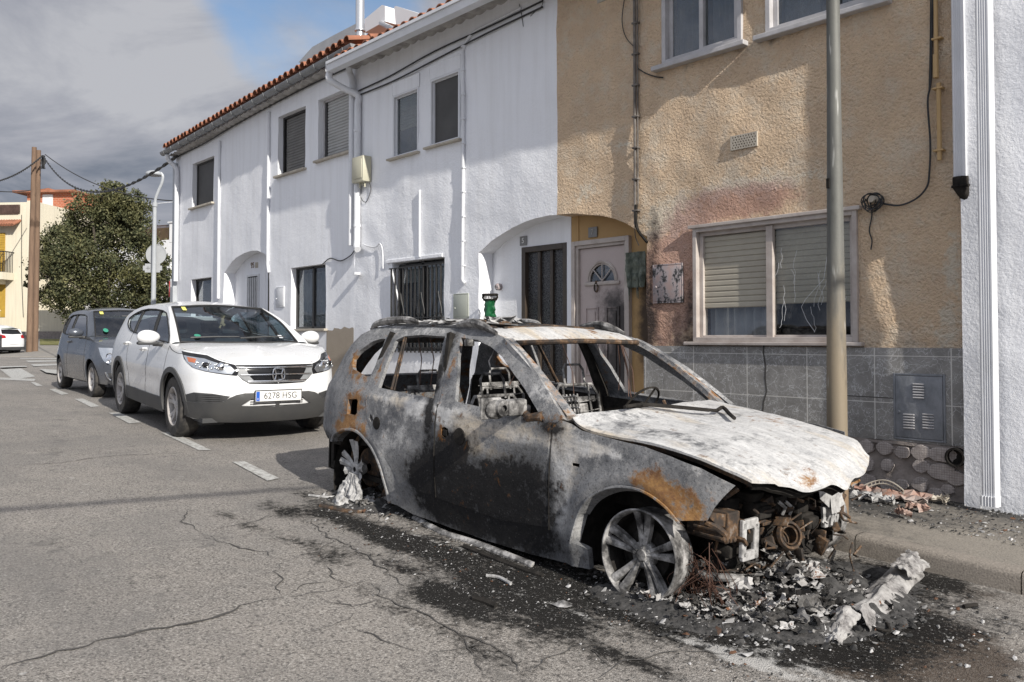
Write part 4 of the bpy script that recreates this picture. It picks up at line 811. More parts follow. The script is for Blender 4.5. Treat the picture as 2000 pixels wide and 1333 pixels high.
wallcable('wall_cable', [(700, 355), (704, 385), (715, 395), (724, 372), (722, 358)], .005, 'thin loop of cable under the cream junction box')
wallcable('wall_cable', [(708, 477), (722, 482), (735, 482), (742, 476), (747, 490), (748, 525)], .011, 'white painted cable looping beside the barred window', mt='white_paint', Y=WY-.03)
wallcable('wall_cable', [(630, 516), (645, 505), (665, 510), (684, 500), (692, 490)], .009, 'thin cable sagging from the downpipe foot to the curtained window', Y=WY-.03)
for k, (pa, lab) in enumerate((([(700, 178), (760, 150), (850, 100), (960, 50), (1060, 2)], 'upper'), ([(702, 186), (770, 158), (860, 112), (950, 66), (1060, 14)], 'lower'))):
    wallcable('eaves_cable', pa, .012, lab+' of two black cables clipped under the white gutter', Y=WY-.03)
wallcable('eaves_cable', [(348, 306), (400, 280), (450, 250), (500, 222), (560, 190), (620, 160), (690, 128)], .014, 'black cable clipped under the rusty tile eaves of the far white houses', Y=WY-.04)
wallcable('wall_cable', [(1014, 8), (1018, 25), (1022, 52)], .004, 'thin wire end hanging from the top corner of the white wall')
wallcable('wall_cable', [(1062, -5), (1058, 12), (1046, 22), (1036, 32)], .004, 'thin curled wire at the top edge of the white wall')
x, z = q(976, 561, WY+.235); m = MB(); m.lathe([(0, .07), (.035, .07), (.045, .055), (.045, 0)], Matrix.Translation((x, WY+.245, z)) @ Matrix.Rotation(math.pi/2, 4, 'X'), 16); m.bbox((x-.012, WY+.17, z-.03), (x+.02, WY+.18, z+.03), .004); m.obj('doorbell', MATS['blistered_box'], h5)
# --- houses 97 and 95
ZT2 = 6.1
def m0(p): return (0, 0, 0)
for (nm, X0, X1, lab) in (('h97', -15.56, -11.80, 'white rendered house numbered 97 with two tall upper windows'), ('h95', -19.55, -15.56, 'white rendered corner house numbered 95 at the end of the row')):
    hs = thing('white_house', lab, 'house', ((X0+X1)/2, WY, zpave((X0+X1)/2)))
    if nm == 'h97':
        out = [(X1, .2), (X1, ZT2), (X0, ZT2), (X0, 3.22), (-15.30, 3.20), (-15.03, 3.13), (-14.88, 3.06), (-14.78, 2.96), (-14.78, .2)]
        wins = [(-14.48, -13.45, 4.50, 5.59, 1), (-12.99, -11.87, 4.55, 5.59, 2), (-13.94, -12.69, 1.70, 2.785, 3)]; doorr = (-15.30, -14.85, 2.83, 'door_dark', '97')
    else:
        out = [(X0, .2), (-16.85, .2), (-16.85, 2.86), (-16.65, 2.98), (-16.45, 3.07), (-16.24, 3.14), (-15.9, 3.20), (-15.56, 3.22), (X1, ZT2), (X0, ZT2)]
        wins = [(-18.57, -17.41, 4.38, 5.355, 4), (-18.56, -17.47, 1.7, 2.82, 5)]; doorr = (-16.25, -15.72, 2.80, 'white_paint', '95')
    wall(hs, out, [rect(*w[:4]) for w in wins], 'white_render', .2, .016); shell(hs, X0, X1, ZT2, 'white_render', 0)
    a, b = (X0, -14.74) if nm == 'h97' else (-16.89, X1); m = MB(); m.box((a, WY+.245, .2), (b, WY+.3, 3.4)); m.obj('porch_wall', MATS['white_render'], hs)
    da, db, dz, dm, num = doorr; m = MB(); frame(m, da, db, .2, dz, WY+.215, WY+.25, .04); n = 5
    for k in range(n): c = da+.06+(db-da-.12)*(k+.5)/n; m.bbox((c-.012, WY+.215, .3), (c+.012, WY+.235, dz-.06), .003)
    DR = m.obj('door', MATS[dm], hs); m = MB(); m.box((da+.03, WY+.236, .25), (db-.03, WY+.242, dz-.04)); m.obj('pane', MATS['dark_room'], DR)
    cx_ = (da+db)/2+(-.05 if num == '95' else .12); text(hs, num, .16, cx_, 2.98, WY+.240, 'digit_brown', 'numeral')
    m = MB(); m.bbox((cx_+(.12 if num == '95' else -.27), WY+.236, 2.92), (cx_+(.25 if num == '95' else -.13), WY+.245, 3.03), .003); m.obj('name_tile', MATS['sill_stone'], hs)
    for a0, a1, b0, b1, k in wins:
        fr = MB(); frame(fr, a0, a1, b0, b1, WY+.10, WY+.15, .04); W = fr.obj('window', MATS['black_iron' if k in (1, 3, 4, 5) else 'aluminium'], hs)
        m = MB()
        if k == 1: slats(m, a0+.1, a1-.04, b0+.03, b1-.04, WY+.135, .05, .01); m.obj('shutter', MATS['shutter_dark'], W)
        if k == 2: slats(m, a0+.1, a1-.04, b0+.03, b1-.04, WY+.135, .05, .012); m.obj('shutter', MATS['shutter_grey'], W); m = MB(); m.bbox((a0+.05, WY+.105, b0), (a0+.11, WY+.13, b1), .005); m.obj('rail', MATS['black_iron'], W)
        if k in (3, 5): m.box((a0+.04, WY+.125, b0+.04), (a1-.04, WY+.129, b1-.04)); m.obj('pane', MATS['window_glass'], W); m = MB(); folds(m, a0+.05, a1-.05, b0+.04, b1-.1, WY+.19, 9, .05); m.obj('curtain', MATS['curtain_dim' if k == 5 else 'curtain'], W)
        if k == 3: m = MB(); m.bbox(((a0+a1)/2-.03, WY+.1, b0), ((a0+a1)/2+.03, WY+.14, b1), .003); m.obj('mullion', MATS['black_iron'], W)
        if k == 4: m.box((a0+.04, WY+.12, b0+.04), (a1-.04, WY+.125, b1-.04)); m.obj('insect_screen', MATS['screen_mesh'], W)
        m = sillm(a0-.06, a1+.06, b0, .07, .04); m.obj('sill', MATS['sill_stone'], hs)
    za, zb2 = (5.93, 6.10) if nm == 'h97' else (5.76, 5.93)
    barrel(hs, X0, X1+(.35 if nm == 'h97' else -.02), 6.81, za+.045, math.radians(17), 4.4, zend=zb2+.045); soffit(hs, X0, X1+(.3 if nm == 'h97' else 0), 6.93, za-.03, zb2-.03, dz=-.03)
    m = MB(); A = Vector((X0-(.1 if nm == 'h95' else 0), 6.86, za-.02)); Bq = Vector((X1+(.4 if nm == 'h97' else 0), 6.86, zb2-.02))
    m.grid(lambda u, v: tuple(A.lerp(Bq, u)+Vector((0, -.075*math.cos(math.pi*v), -.075*math.sin(math.pi*v)))), 20, 10); m.grid(lambda u, v: tuple(A.lerp(Bq, u)+Vector((0, -.070*math.cos(math.pi*v), -.070*math.sin(math.pi*v)))), 20, 10)
    for k in range(9): p = A.lerp(Bq, (k+.5)/9); m.tube([tuple(p+Vector((0, -.082*math.cos(t), -.082*math.sin(t)))) for t in np.linspace(0, math.pi, 9)], .006, 5)
    if nm == 'h97': m.prism([(6.86-.075*math.cos(t), zb2-.02-.075*math.sin(t)) for t in np.linspace(0, math.pi, 9)], X1+.395, X1+.40, 'yz')
    m.obj('gutter', MATS['grey_zinc'], hs)
    m = MB()
    if nm == 'h97': xa = q(687, 300, WY-.07)[0]; m.tube(cr([(X1+.15, 6.86, zb2-.1), (X1+.15, 6.9, zb2-.2), (X1+.02, 7.0, zb2-.32), (xa, WY-.07, zb2-.45), (xa, WY-.07, zb2-.7)], 5)+[(xa, WY-.07, q(687, 480, WY-.07)[1])], .05, 12)
    else: m.tube(cr([(X0+.15, 6.86, za-.1), (X0+.15, 6.9, za-.22), (X0+.2, 7.0, za-.33), (X0+.25, WY-.07, za-.45), (X0+.25, WY-.07, za-.7)], 5)+[(X0+.25, WY-.07, q(357, 548, WY-.07)[1])], .05, 12)
    m.obj('downpipe', MATS['white_pvc'], hs)
    if nm == 'h97':
        cabinet(hs, q(540, 590)[0], q(556, 590)[0], q(548, 600)[1], q(548, 561)[1], WY, 'white_paint', .02); m = MB(); xx = q(527, 300)[0]; m.tube([(xx, WY-.025, 5.75), (xx, WY-.025, 2.9), (xx+.05, WY-.025, 2.75)], .028, 8); m.obj('conduit', MATS['white_pvc'], hs)
        def stn(N): v = N.obj(); n = N.noise(v, 4, 6, .7); return {'Base Color': N.mix(n, (.36, .31, .25), (.27, .23, .185)), 'Roughness': .9, 'Normal': N.bump(N.noise(v, 30), .3, .01)}
        mat('stained_base', stn); m = MB(); m.grid(lambda u, v: (-12.66+.855*u, WY-.004-.01*(1-v), .3+(1.40+.04*nz((u*5, 1, 1))*v)*v), 20, 8); m.obj('damp_base', MATS['stained_base'], hs)
    else:
        m = MB(); xx = q(430, 400)[0]; m.tube([(xx, WY-.025, 5.6), (xx, WY-.025, 2.35)], .028, 8); m.obj('conduit', MATS['white_pvc'], hs)
        m = MB(); m.bbox((X0+.02, WY-.08, 2.2), (X0+.13, WY, 5.5), .01); m.bbox((X0+.0, WY-.10, 2.2), (X0+.16, WY, 2.7), .01); m.obj('cable_trunking', MATS['galvanised'], hs)
        x, z = q(458, 560, WY+.2); m = MB(); m.lathe([(0, .09), (.05, .08), (.07, .04), (.07, 0)], Matrix.Translation((x-.25, WY+.245, z-.1)) @ Matrix.Rotation(math.pi/2, 4, 'X'), 14); m.obj('porch_light', MATS['beige_plastic'], hs)
        h95 = hs
    if nm == 'h97': h97 = hs
# roof things above house 97
p = wallpt(703, 72, 8.2); fl = MB(); fl.tube([(p[0], p[1], p[2]-.5), (p[0], p[1], p[2]+.12)], .065, 16); fl.tube([(p[0], p[1], p[2]+.10), (p[0], p[1], p[2]+.13)], .10, 16); fl.tube([(p[0], p[1], p[2]+.12), (p[0], p[1], p[2]+2.2)], .08, 16)
tag(fl.obj('flue_pipe', MATS['steel_flue'], loc=(p[0], p[1], p[2]-.5)), 'shiny steel flue pipe rising from the tiled roof', 'flue')
def roofbox(name, pts, Y, d, mt, lab, cat):
    P = [wallpt(x, y, Y) for x, y in pts]; m = MB(); n = len(P); m.add([tuple(a) for a in P]+[(a[0]+d*.0, a[1]+d, a[2]) for a in P], [tuple(range(n)), tuple(range(2*n-1, n-1, -1))]+[(i, i+n, (i+1) % n+n, (i+1) % n) for i in range(n)])
    return tag(m.obj(name, MATS[mt], fix=True), lab, cat)
roofbox('solar_collector', [(712, 38), (746, 10), (752, 12), (752, 42), (748, 44), (712, 64)], 8.9, .9, 'solar_white', 'white solar collector box left of the gap on the tiled roof', 'solar collector')
roofbox('solar_collector', [(770, 14), (773, 12), (828, 30), (828, 64), (774, 64)], 8.5, .9, 'solar_white', 'white solar collector box right of the gap on the tiled roof', 'solar collector')
roofbox('roof_screen', [(583, 122), (610, 92), (650, 70), (700, 44), (712, 46), (712, 80), (600, 120)], 10.2, .05, 'sign_back', 'pale grey sheet panel behind the far tiled roof', 'panel')
p0 = wallpt(744, 46, 8.9); p1 = wallpt(770, 58, 8.5); m = MB(); m.tube([p0, p1], .045, 10); tag(m.obj('solar_pipe', MATS['steel_flue']), 'grey pipe joining the two white solar collector boxes', 'pipe')
# --- white house at the right edge
X0 = -2.64; hr = thing('white_house', 'rough white rendered house at the right edge with ribbed downpipes', 'house', (X0+3, WY-.1, zpave(-1)))
m = MB(); m.panel(rect(X0, 3.5, -.3, 6.2), [], .1, lambda a, b: (a, WY-.10+.02*nz((a*1.6, b*1.6, 9), 1, 4), b), .3, nrm=(0, -1, 0)); m.obj('wall', MATS['white_render_rough'], hr)
m = MB(); m.box((X0+.01, WY+.21, -.3), (3.5, WY+7, 6.2)); m.obj('side_wall', MATS['white_render'], hr)
def ribpipe(x, y, z0, z1, w=.10, d=.075):
    pr_ = [(-w/2, d/2), (-w/2, -d/2+.012), (-w/2+.012, -d/2)]; n = 4
    for k in range(n): a = -w/2+.02+k*(w-.04)/n; b = (w-.04)/n; pr_ += [(a, -d/2), (a+b*.25, -d/2+.006), (a+b*.6, -d/2+.006), (a+b*.85, -d/2)]
    pr_ += [(w/2-.012, -d/2), (w/2, -d/2+.012), (w/2, d/2)]
    m = MB(); m.prism([(x+a, y+b) for a, b in pr_], z0, z1, 'xy'); return m
xr = q(1928, 600, WY-.22)[0]; m = ribpipe(xr, WY-.20, .33, 6.1, .105); m.add(ribpipe(xr, WY-.215, q(1930, 990, WY-.25)[1]+.0, .36, .12).v, ribpipe(xr, WY-.215, q(1930, 990, WY-.25)[1], .36, .12).f); m.obj('downpipe', MATS['white_pvc'], hr, label='long white ribbed downpipe reaching the pavement')
xr = q(1875, 200, WY-.10)[0]; m = ribpipe(xr, WY-.10, q(1880, 353, WY-.1)[1], 6.1, .095); m.obj('downpipe', MATS['white_pvc'], h7, label='short white ribbed downpipe ending in a melted elbow')
zc = q(1882, 353, WY-.1)[1]; m = MB(); m.tube([(xr, WY-.1, zc+.03), (xr, WY-.1, zc-.04), (xr+.015, WY-.085, zc-.09), (xr+.03, WY-.06, zc-.13)], [.06, .062, .05, .045], 12); m.tube([(xr, WY-.1, zc-.035), (xr, WY-.1, zc-.05)], .07, 12); m.obj('pipe_elbow', MATS['charred'], h7)
# bits hanging at the left end of the wall
# green bottle-like melted object on the sill by door 5
gp = wallpt(957, 600, WY-.12)
p = gp; m = MB()
m.grid(lambda u, v: (p[0]+(.085-.03*math.sin(v*3.1))*math.cos(u*6.283)*(1+.7*nz((math.cos(u*6.28)*2, math.sin(u*6.28)*2, v*5))), p[1]+.07*math.sin(u*6.283)*(1+.2*nz((u*6, v*3, 1))), p[2]-.16+.26*v), 22, 14)
G1 = thing('melted_basket', 'melted green plastic basket with charred rim on the porch corner by door 5', 'basket', (p[0], p[1], p[2]-.2)); m.obj('basket', MATS['green_plastic'], G1)
m = MB()
for k in range(30): a = 6.283*k/30; m.tube([(p[0]+.09*math.cos(a), p[1]+.07*math.sin(a), p[2]+.08), (p[0]+.115*math.cos(a), p[1]+.09*math.sin(a), p[2]+.12), (p[0]+.105*math.cos(a), p[1]+.08*math.sin(a), p[2]+.17)], .005, 4)
m.tube([(p[0]+.11*math.cos(a), p[1]+.085*math.sin(a), p[2]+.155) for a in np.linspace(0, 6.283, 18)], .012, 6); m.grid(lambda u, v: (p[0]+.10*v*math.cos(u*6.283), p[1]+.08*v*math.sin(u*6.283), p[2]+.10), 16, 2)
m.obj('rim', MATS['charred'], G1)
# ------------------------------------------------------------- burnt lamp post on the pavement
b = ground(1637, 1018, .12); P = thing('lamp_post', 'heat stained metal lamp post standing on the pavement behind the burnt car', 'lamp post', (b[0], b[1], gz(b[0])+.12))
zb0 = gz(b[0])+.12; m = MB(); hgt = [0, .04, .5, 1, 2, 3, 4, 5, 6.2]
m.tube([(b[0], b[1], zb0+h) for h in hgt], [.071, .070, .070, .068, .057, .048, .044, .041, .037], 28); m.tube([(b[0], b[1], zb0+.02), (b[0], b[1], zb0-.05)], .085, 24)
m.obj('pole', MATS['scorched_pole'], P)
m = MB(); m.tube([(b[0], b[1], zb0+6.2), (b[0], b[1]-.3, zb0+6.6), (b[0], b[1]-1.1, zb0+6.8)], .03, 10); m.bbox((b[0]-.14, b[1]-1.75, zb0+6.74), (b[0]+.14, b[1]-1.05, zb0+6.86), .04); m.obj('lamp_head', MATS['galvanised'], P)
x_, z_ = b[0], depthpt(1626, 345, 5.8)[2]; m = MB(); m.bbox((b[0]-.035, b[1]-.060, z_-.04), (b[0]-.01, b[1]-.035, z_+.03), .003); m.obj('service_label', MATS['charred'], P)
# ------------------------------------------------------------- far side
def gp_(px, d, z=None): r = depthpt(px, 662, d); return np.array([r[0], r[1], gz(max(r[0], -46)) if z is None else z])
# rising far pavement and dry verge
m = MB(); L = []
for px in (-160, -60, 0, 60, 130, 220, 350, 470):
    a = gp_(px, 39, None); a[2] = .735; b_ = gp_(px, 44); b_[2] = .98; c_ = gp_(px, 60); c_[2] = 2.0; a0 = a.copy(); a0[2] -= .2; L.append((a0, a, b_, c_))
for i in range(len(L)-1):
    for k in range(3): m.add([L[i][k], L[i+1][k], L[i+1][k+1], L[i][k+1]], [(0, 1, 2, 3)])
m.obj('far_pavement', MATS['far_pavement'], kind='structure', world=False)
def ramp_z(d): return .735+(d-39)/5*.245 if d < 44 else .98+(d-44)/16*1.02
m = MB(); V_ = []
for px in (78, 150, 260): a = gp_(px, 47); a[2] = ramp_z(47)+.03; c_ = gp_(px, 52); c_[2] = ramp_z(52)+.03; V_ += [a, c_]
m.add(V_, [(0, 2, 3, 1), (2, 4, 5, 3)]); tag(m.obj('grass', MATS['dry_grass'], world=False), kind='stuff')
# cream house: frame of axes facing the camera a little turned
def facing(px, d, yaw=0):
    o = gp_(px, d); r = Vector(RV).copy(); f = Vector(W0); a = yaw; rr = r*math.cos(a)+f*math.sin(a); ff = f*math.cos(a)-r*math.sin(a)
    return Matrix(((rr.x, ff.x, 0, o[0]), (rr.y, ff.y, 0, o[1]), (0, 0, 1, 0), (0, 0, 0, 1)))
def Lz(py, d): return H+(YH-py)*d/F         # height of a pixel row at a depth
D = 58.; k_ = D/F
M = facing(0, D, -.10); cream = thing('cream_house', 'cream house with balcony and mustard shutters at the far left', 'house', mw=M)
def bx_(m, x0, x1, z0, z1, y0=0, y1=6): m.bbox((x0, y0, z0), (x1, y1, z1), .01); return m
def X(px): return (px-0)*k_
m = MB(); bx_(m, X(-70), X(52), Lz(660, D), Lz(395, D), 0, 9); bx_(m, X(52), X(62), Lz(660, D), Lz(392, D), -.02, 9); m.obj('wall', MATS['cream_render'], cream, world=False)
m = MB(); bx_(m, X(-70), X(36), Lz(418, D), Lz(400, D), -.1, .1); 
for i in range(26): m.box((X(-40)+i*.11, -.14, Lz(416, D)), (X(-40)+i*.11+.03, -.1, Lz(400, D)))
m.obj('terrace_railing', MATS['stripe_brown'], cream, world=False)
m = MB()
for i in range(13): x = X(-28)+i*.19; m.tube([(x, -.75, Lz(442, D)), (x, .1, Lz(430, D))], .1, 10)
m.obj('awning_tiles', MATS['terracotta'], cream, world=False)
m = MB(); bx_(m, X(-30), X(8), Lz(530, D), Lz(455, D), -.08, .05)
for i in range(16): m.box((X(-30), -.10, Lz(530, D)+.04+i*.16), (X(8), -.075, Lz(530, D)+.10+i*.16))
m.obj('window_shutter', MATS['yellow_blind'], cream, world=False)
m = MB(); bx_(m, X(-30), X(10), Lz(620, D), Lz(553, D), -.04, .05); m.obj('lower_shutter', MATS['yellow_blind'], cream, world=False)
m = MB(); bx_(m, X(-60), X(27), Lz(548, D), Lz(534, D), -1.1, 0); bx_(m, X(-60), X(12), Lz(556, D), Lz(548, D), -.9, 0); m.obj('balcony', MATS['cream_render'], cream, world=False)
m = MB()
for i in range(19): x = X(27)-.03-i*.15; m.box((x-.012, -1.08, Lz(534, D)), (x+.012, -1.055, Lz(494, D)))
m.box((X(-60), -1.1, Lz(495, D)), (X(27), -1.04, Lz(493, D))); 
for i in range(7): m.box((X(27)-.03, -1.05+i*.15, Lz(534, D)), (X(27)-.005, -1.02+i*.15, Lz(494, D)))
m.box((X(27)-.04, -1.1, Lz(495, D)), (X(27), 0, Lz(493, D))); m.tube([(X(2), -1.0, Lz(530, D)), (X(26), -1.0, Lz(496, D))], .02, 5); m.obj('balcony_railing', MATS['black_iron'], cream, world=False)
m = MB(); bx_(m, X(-70), X(42), Lz(660, D-2), Lz(608, D-2), -2.2, -2.0); m.bbox((X(-70), -2.25, Lz(608, D-2)), (X(43), -1.95, Lz(606, D-2)), .01); m.obj('garden_wall', MATS['cream_render'], cream, world=False)
m = MB(); m.tube([(X(42), -.05, Lz(420, D)), (X(44), -.05, Lz(540, D)), (X(49), -.05, Lz(620, D))], .02, 5); m.obj('wall_cable', MATS['cable_black'], cream, world=False)
def potted(px, lab, s=1):
    c = M @ Vector((X(px), -2.1, Lz(606, D-2))); m = MB(); m.lathe([(0, 0), (.10*s, 0), (.15*s, .26*s), (.17*s, .26*s), (.17*s, .30*s), (.13*s, .30*s), (.12*s, .26*s), (0, .25*s)], Matrix.Translation(c), 16)
    return tag(m.obj('flower_pot', MATS['clay_pot'], loc=tuple(c)), lab, 'pot', 'clay pots on the cream garden wall')
potted(33, 'wide clay pot at the right end of the cream garden wall', 1.5); potted(1, 'clay pot on the cream garden wall left of the yellow figure', 1.2)
c = M @ Vector((X(21), -2.1, Lz(606, D-2))); m = MB(); m.lathe([(0, 0), (.13, 0), (.15, .15), (.1, .3), (.07, .38), (.11, .48), (.1, .58), (0, .62)], Matrix.Translation(c), 14); m.tube([tuple(c+Vector((-.05, 0, .1))), tuple(c+Vector((-.25, -.05, .12))), tuple(c+Vector((-.38, -.05, .05)))], .03, 6); tag(m.obj('garden_figure', MATS['yellow_blind'], loc=tuple(c)), 'yellow garden figure between clay pots on the cream wall', 'ornament')
# brick terrace room behind the cream house
M2 = facing(0, 64., -.1); k2 = 64/F; X2 = lambda px: px*k2
br = thing('brick_terrace_room', 'unrendered brick roof room with a white door above the cream house', 'roof room', mw=M2)
m = MB(); m.box((X2(52), 0, Lz(470, 64)), (X2(152), 5, Lz(376, 64))); m.obj('wall', MATS['brick'], br, world=False)
m = MB(); m.box((X2(30), -.5, Lz(378, 64)), (X2(158), 5, Lz(374, 64))); m.add([(X2(58), 0, Lz(374, 64)), (X2(80), 0, Lz(370, 64)), (X2(96), 0, Lz(368, 64)), (X2(112), 0, Lz(374, 64)), (X2(96), 4, Lz(368, 64))], [(0, 3, 2, 1), (2, 3, 4), (0, 2, 4)]); m.obj('roof', MATS['terracotta'], br, world=False)
m = MB(); m.box((X2(85), -.05, Lz(412, 64)), (X2(106), 0, Lz(381, 64))); m.obj('door', MATS['white_paint'], br, world=False)
m = MB(); m.add([(X2(78), -.6, Lz(425, 62)), (X2(160), -.6, Lz(440, 62)), (X2(160), -.6, Lz(422, 62)), (X2(78), -.6, Lz(405, 62))], [(0, 1, 2, 3)]); m.add([(X2(78), -.5, Lz(425, 62)), (X2(160), -.5, Lz(440, 62)), (X2(160), -.5, Lz(422, 62)), (X2(78), -.5, Lz(405, 62))], [(3, 2, 1, 0)]); m.box((X2(78), -.6, Lz(428, 62)-.1), (X2(80), -.5, Lz(405, 62))); m.obj('terrace_screen', MATS['sign_back'], br, world=False)
# lower cream block and garden wall behind the tree
M3 = facing(0, 60., .16); k3 = 60/F; lo = thing('cream_outbuilding', 'low cream building half hidden behind the tree', 'house', mw=M3); X3 = lambda px: px*k3
m = MB(); m.box((X3(78), 0, Lz(665, 60)), (X3(230), 6, Lz(450, 60))); m.obj('wall', MATS['cream_render'], lo, world=False)
m = MB(); m.box((X3(84), -.06, Lz(608, 60)), (X3(104), 0, Lz(570, 60))); m.obj('window', MATS['window_glass'], lo, world=False)
M4 = facing(0, 53., .05); k4 = 53/F; gw = thing('garden_wall', 'low cream garden wall with dark base under the tree', 'wall', mw=M4); X4 = lambda px: px*k4
m = MB(); m.bbox((X4(72), 0, Lz(648, 53)), (X4(330), .25, Lz(606, 53)), .02); m.obj('wall', MATS['cream_render'], gw, world=False)
m = MB(); m.bbox((X4(-80), -.35, Lz(668, 53)), (X4(330), .0, Lz(648, 53)), .02); m.obj('base', MATS['rubble'], gw, world=False)
# white house right of the tree
M5 = facing(345, 56., -.45); k5 = 56/F; wh = thing('white_house', 'white house with brown roof railing behind the street lamp', 'house', mw=M5)
zt1 = Lz(464, 56); m = MB(); m.bbox((-9, 0, -.2), (2.2, 8, zt1-.1), .01); m.obj('wall', MATS['far_white_render'], wh, world=False)
m = MB(); zr = zt1-.1
for i in range(64): x = -5+i*.11; m.box((x-.02, .1, zr), (x+.02, .13, zr+1.0))
m.box((-5, .09, zr+.98), (2.2, .14, zr+1.03)); m.obj('roof_railing', MATS['stripe_brown'], wh, world=False)
m = MB(); m.box((-5, .18, zr), (-1.0, .2, zr+.85)); m.obj('yellow_screen', MATS['yellow_strip'], wh, world=False)
m = MB(); m.bbox((-.75, -.02, zr-.2), (-.15, .5, zr+1.15), .02); m.bbox((-.85, -.1, zr+1.1), (-.05, .6, zr+1.18), .02); m.obj('roof_pier', MATS['far_white_render'], wh, world=False)
m = MB(); m.tube([(-4.5, .3, zr+2.55), (-.45, .3, zr+2.55), (-.45, .3, zr+1.1)], .03, 6); m.obj('awning_pole', MATS['white_paint'], wh, world=False)
m = MB(); m.tube([(-.55, -.06, .5), (-.55, -.06, zr-1.2)], .07, 8); m.obj('wall_pipe', MATS['far_white_render'], wh, world=False)
m = MB(); m.box((-2.2, -.5, 0), (1.2, -.35, Lz(586, 54))); m.obj('boundary_wall', MATS['brick'], wh, world=False)
c = depthpt(262, 470, 60); m = MB(); m.tube([c, c+np.array([0, 0, 2.6])], .035, 6)
for t_, w_ in ((2.0, .5), (2.3, .45), (2.55, .35)): m.tube([tuple(c+np.array([0, 0, t_])-RV*w_), tuple(c+np.array([0, 0, t_+.1])+RV*w_)], .02, 5)
tag(m.obj('roof_antenna', MATS['galvanised'], loc=tuple(c)), 'thin roof antenna above the tree', 'antenna')
# ------------------------------------------------------------- tree
TD = 49.; tb = gp_(205, TD); tb[2] = ramp_z(49); T = thing('street_tree', 'dense round-crowned tree between the wooden poles and the street lamp', 'tree', tuple(tb))
m = MB(); rr_ = random.Random(3)
m.tube([(tb[0], tb[1], tb[2]-.3), (tb[0]+.05, tb[1], tb[2]+1), (tb[0], tb[1]+.1, tb[2]+2.2)], [.28, .22, .19], 12)
cc = depthpt(212, 500, TD)
for k in range(16):
    a = rr_.random()*6.28; e = rr_.random(); L = 1.5+2.0*rr_.random(); d = np.array([math.cos(a)*(1-e*.6), math.sin(a)*(1-e*.6), .5+e]); s0 = np.array([tb[0], tb[1]+.1, tb[2]+1.3+rr_.random()]); m.tube([s0, s0+d*L*.5+np.array([0, 0, .1]), s0+d*L*1.25], [.11, .06, .02], 6)
m.obj('trunk', MATS['bark'], T)
blobs = []   # crown clumps traced from the silhouette: px, py, radius px
for px, py, r in ((205, 405, 34), (240, 395, 26), (175, 430, 36), (150, 455, 30), (250, 440, 34), (215, 450, 45), (120, 480, 30), (170, 500, 45), (240, 500, 45), (285, 480, 22), (105, 525, 28), (150, 550, 45), (215, 560, 50), (270, 545, 36), (110, 570, 24), (135, 590, 26), (190, 605, 28), (245, 598, 26), (285, 580, 24), (300, 530, 20), (318, 560, 16), (310, 505, 14), (96, 505, 16), (62, 545, 9), (55, 556, 6), (150, 625, 9), (325, 585, 10), (225, 380, 20), (260, 410, 24), (140, 520, 34), (296, 556, 22)):
    c = depthpt(px, py, TD+rr_.uniform(-1.2, 1.2)); blobs.append((c, r*TD/F))
vs = []; fs = []
def leafat(p, s):
    n = Vector((rr_.gauss(0, 1), rr_.gauss(0, 1), rr_.gauss(0, 1)+.6)).normalized(); u = n.orthogonal().normalized(); w = n.cross(u); a = rr_.random()*6.28; uu = u*math.cos(a)+w*math.sin(a); ww = n.cross(uu); k = len(vs); P_ = Vector([float(t) for t in p])
    vs.extend([tuple(P_-uu*s), tuple(P_-ww*s*.55+n*s*.15), tuple(P_+uu*s), tuple(P_+ww*s*.55+n*s*.15)]); fs.append((k, k+1, k+2, k+3))
for c, r in blobs:
    nn = int(4200*min(1, (r/1.1)**2))+160; sub = [(np.array([rr_.gauss(0, 1) for _ in range(3)]), rr_.random()) for _ in range(int(16+r*12))]
    cl = []
    for d, t in sub: d = d/np.linalg.norm(d); cl.append(c+d*np.array([1, 1.2, .95])*r*(.4+.85*t**.7))
    for i in range(nn):
        q_ = cl[rr_.randrange(len(cl))]; g_ = np.array([rr_.gauss(0, 1) for _ in range(3)])*r*.16; leafat(q_+g_*1.25, rr_.uniform(.05, .105))
m = MB(); m.add(vs, fs); m.obj('crown', MATS['leaves'], T)
# ------------------------------------------------------------- street lamp with signs
LD = 25.; lb = gp_(300, LD, .62); SL = thing('street_lamp', 'grey street lamp with curved neck and disc head near the corner', 'street lamp', tuple(lb))
def lp(px, py, d=LD): return tuple(depthpt(px, py, d))
m = MB(); m.tube([tuple(lb), lp(299.5, 600), lp(301, 500), lp(302.5, 402)], [.075, .07, .062, .055], 14); m.tube([lp(302.5, 404), lp(303, 396)], .075, 14); m.obj('pole', MATS['galvanised'], SL)
m = MB(); m.tube(cr([lp(303, 398), lp(304, 388), lp(310, 372), lp(316, 358), lp(318, 345), lp(314, 338)], 5), [.05]*6+[.045]*6+[.03]*14, 10) if False else m.tube(cr([lp(303, 398), lp(304, 388), lp(310, 372), lp(316, 358), lp(318, 345), lp(314, 338)], 5), .042, 10); m.obj('neck', MATS['galvanised'], SL)
hc = Vector(lp(301, 341)); m = MB(); m.lathe([(0, .10), (.12, .10), (.22, .06), (.24, .0), (.23, -.03), (.20, -.04)], Matrix.Translation(hc), 24); hd = m.obj('lamp_head', MATS['galvanised'], SL); m = MB(); m.lathe([(0, -.055), (.12, -.05), (.20, -.035)], Matrix.Translation(hc), 24); m.obj('diffuser', MATS['sign_back'], hd)
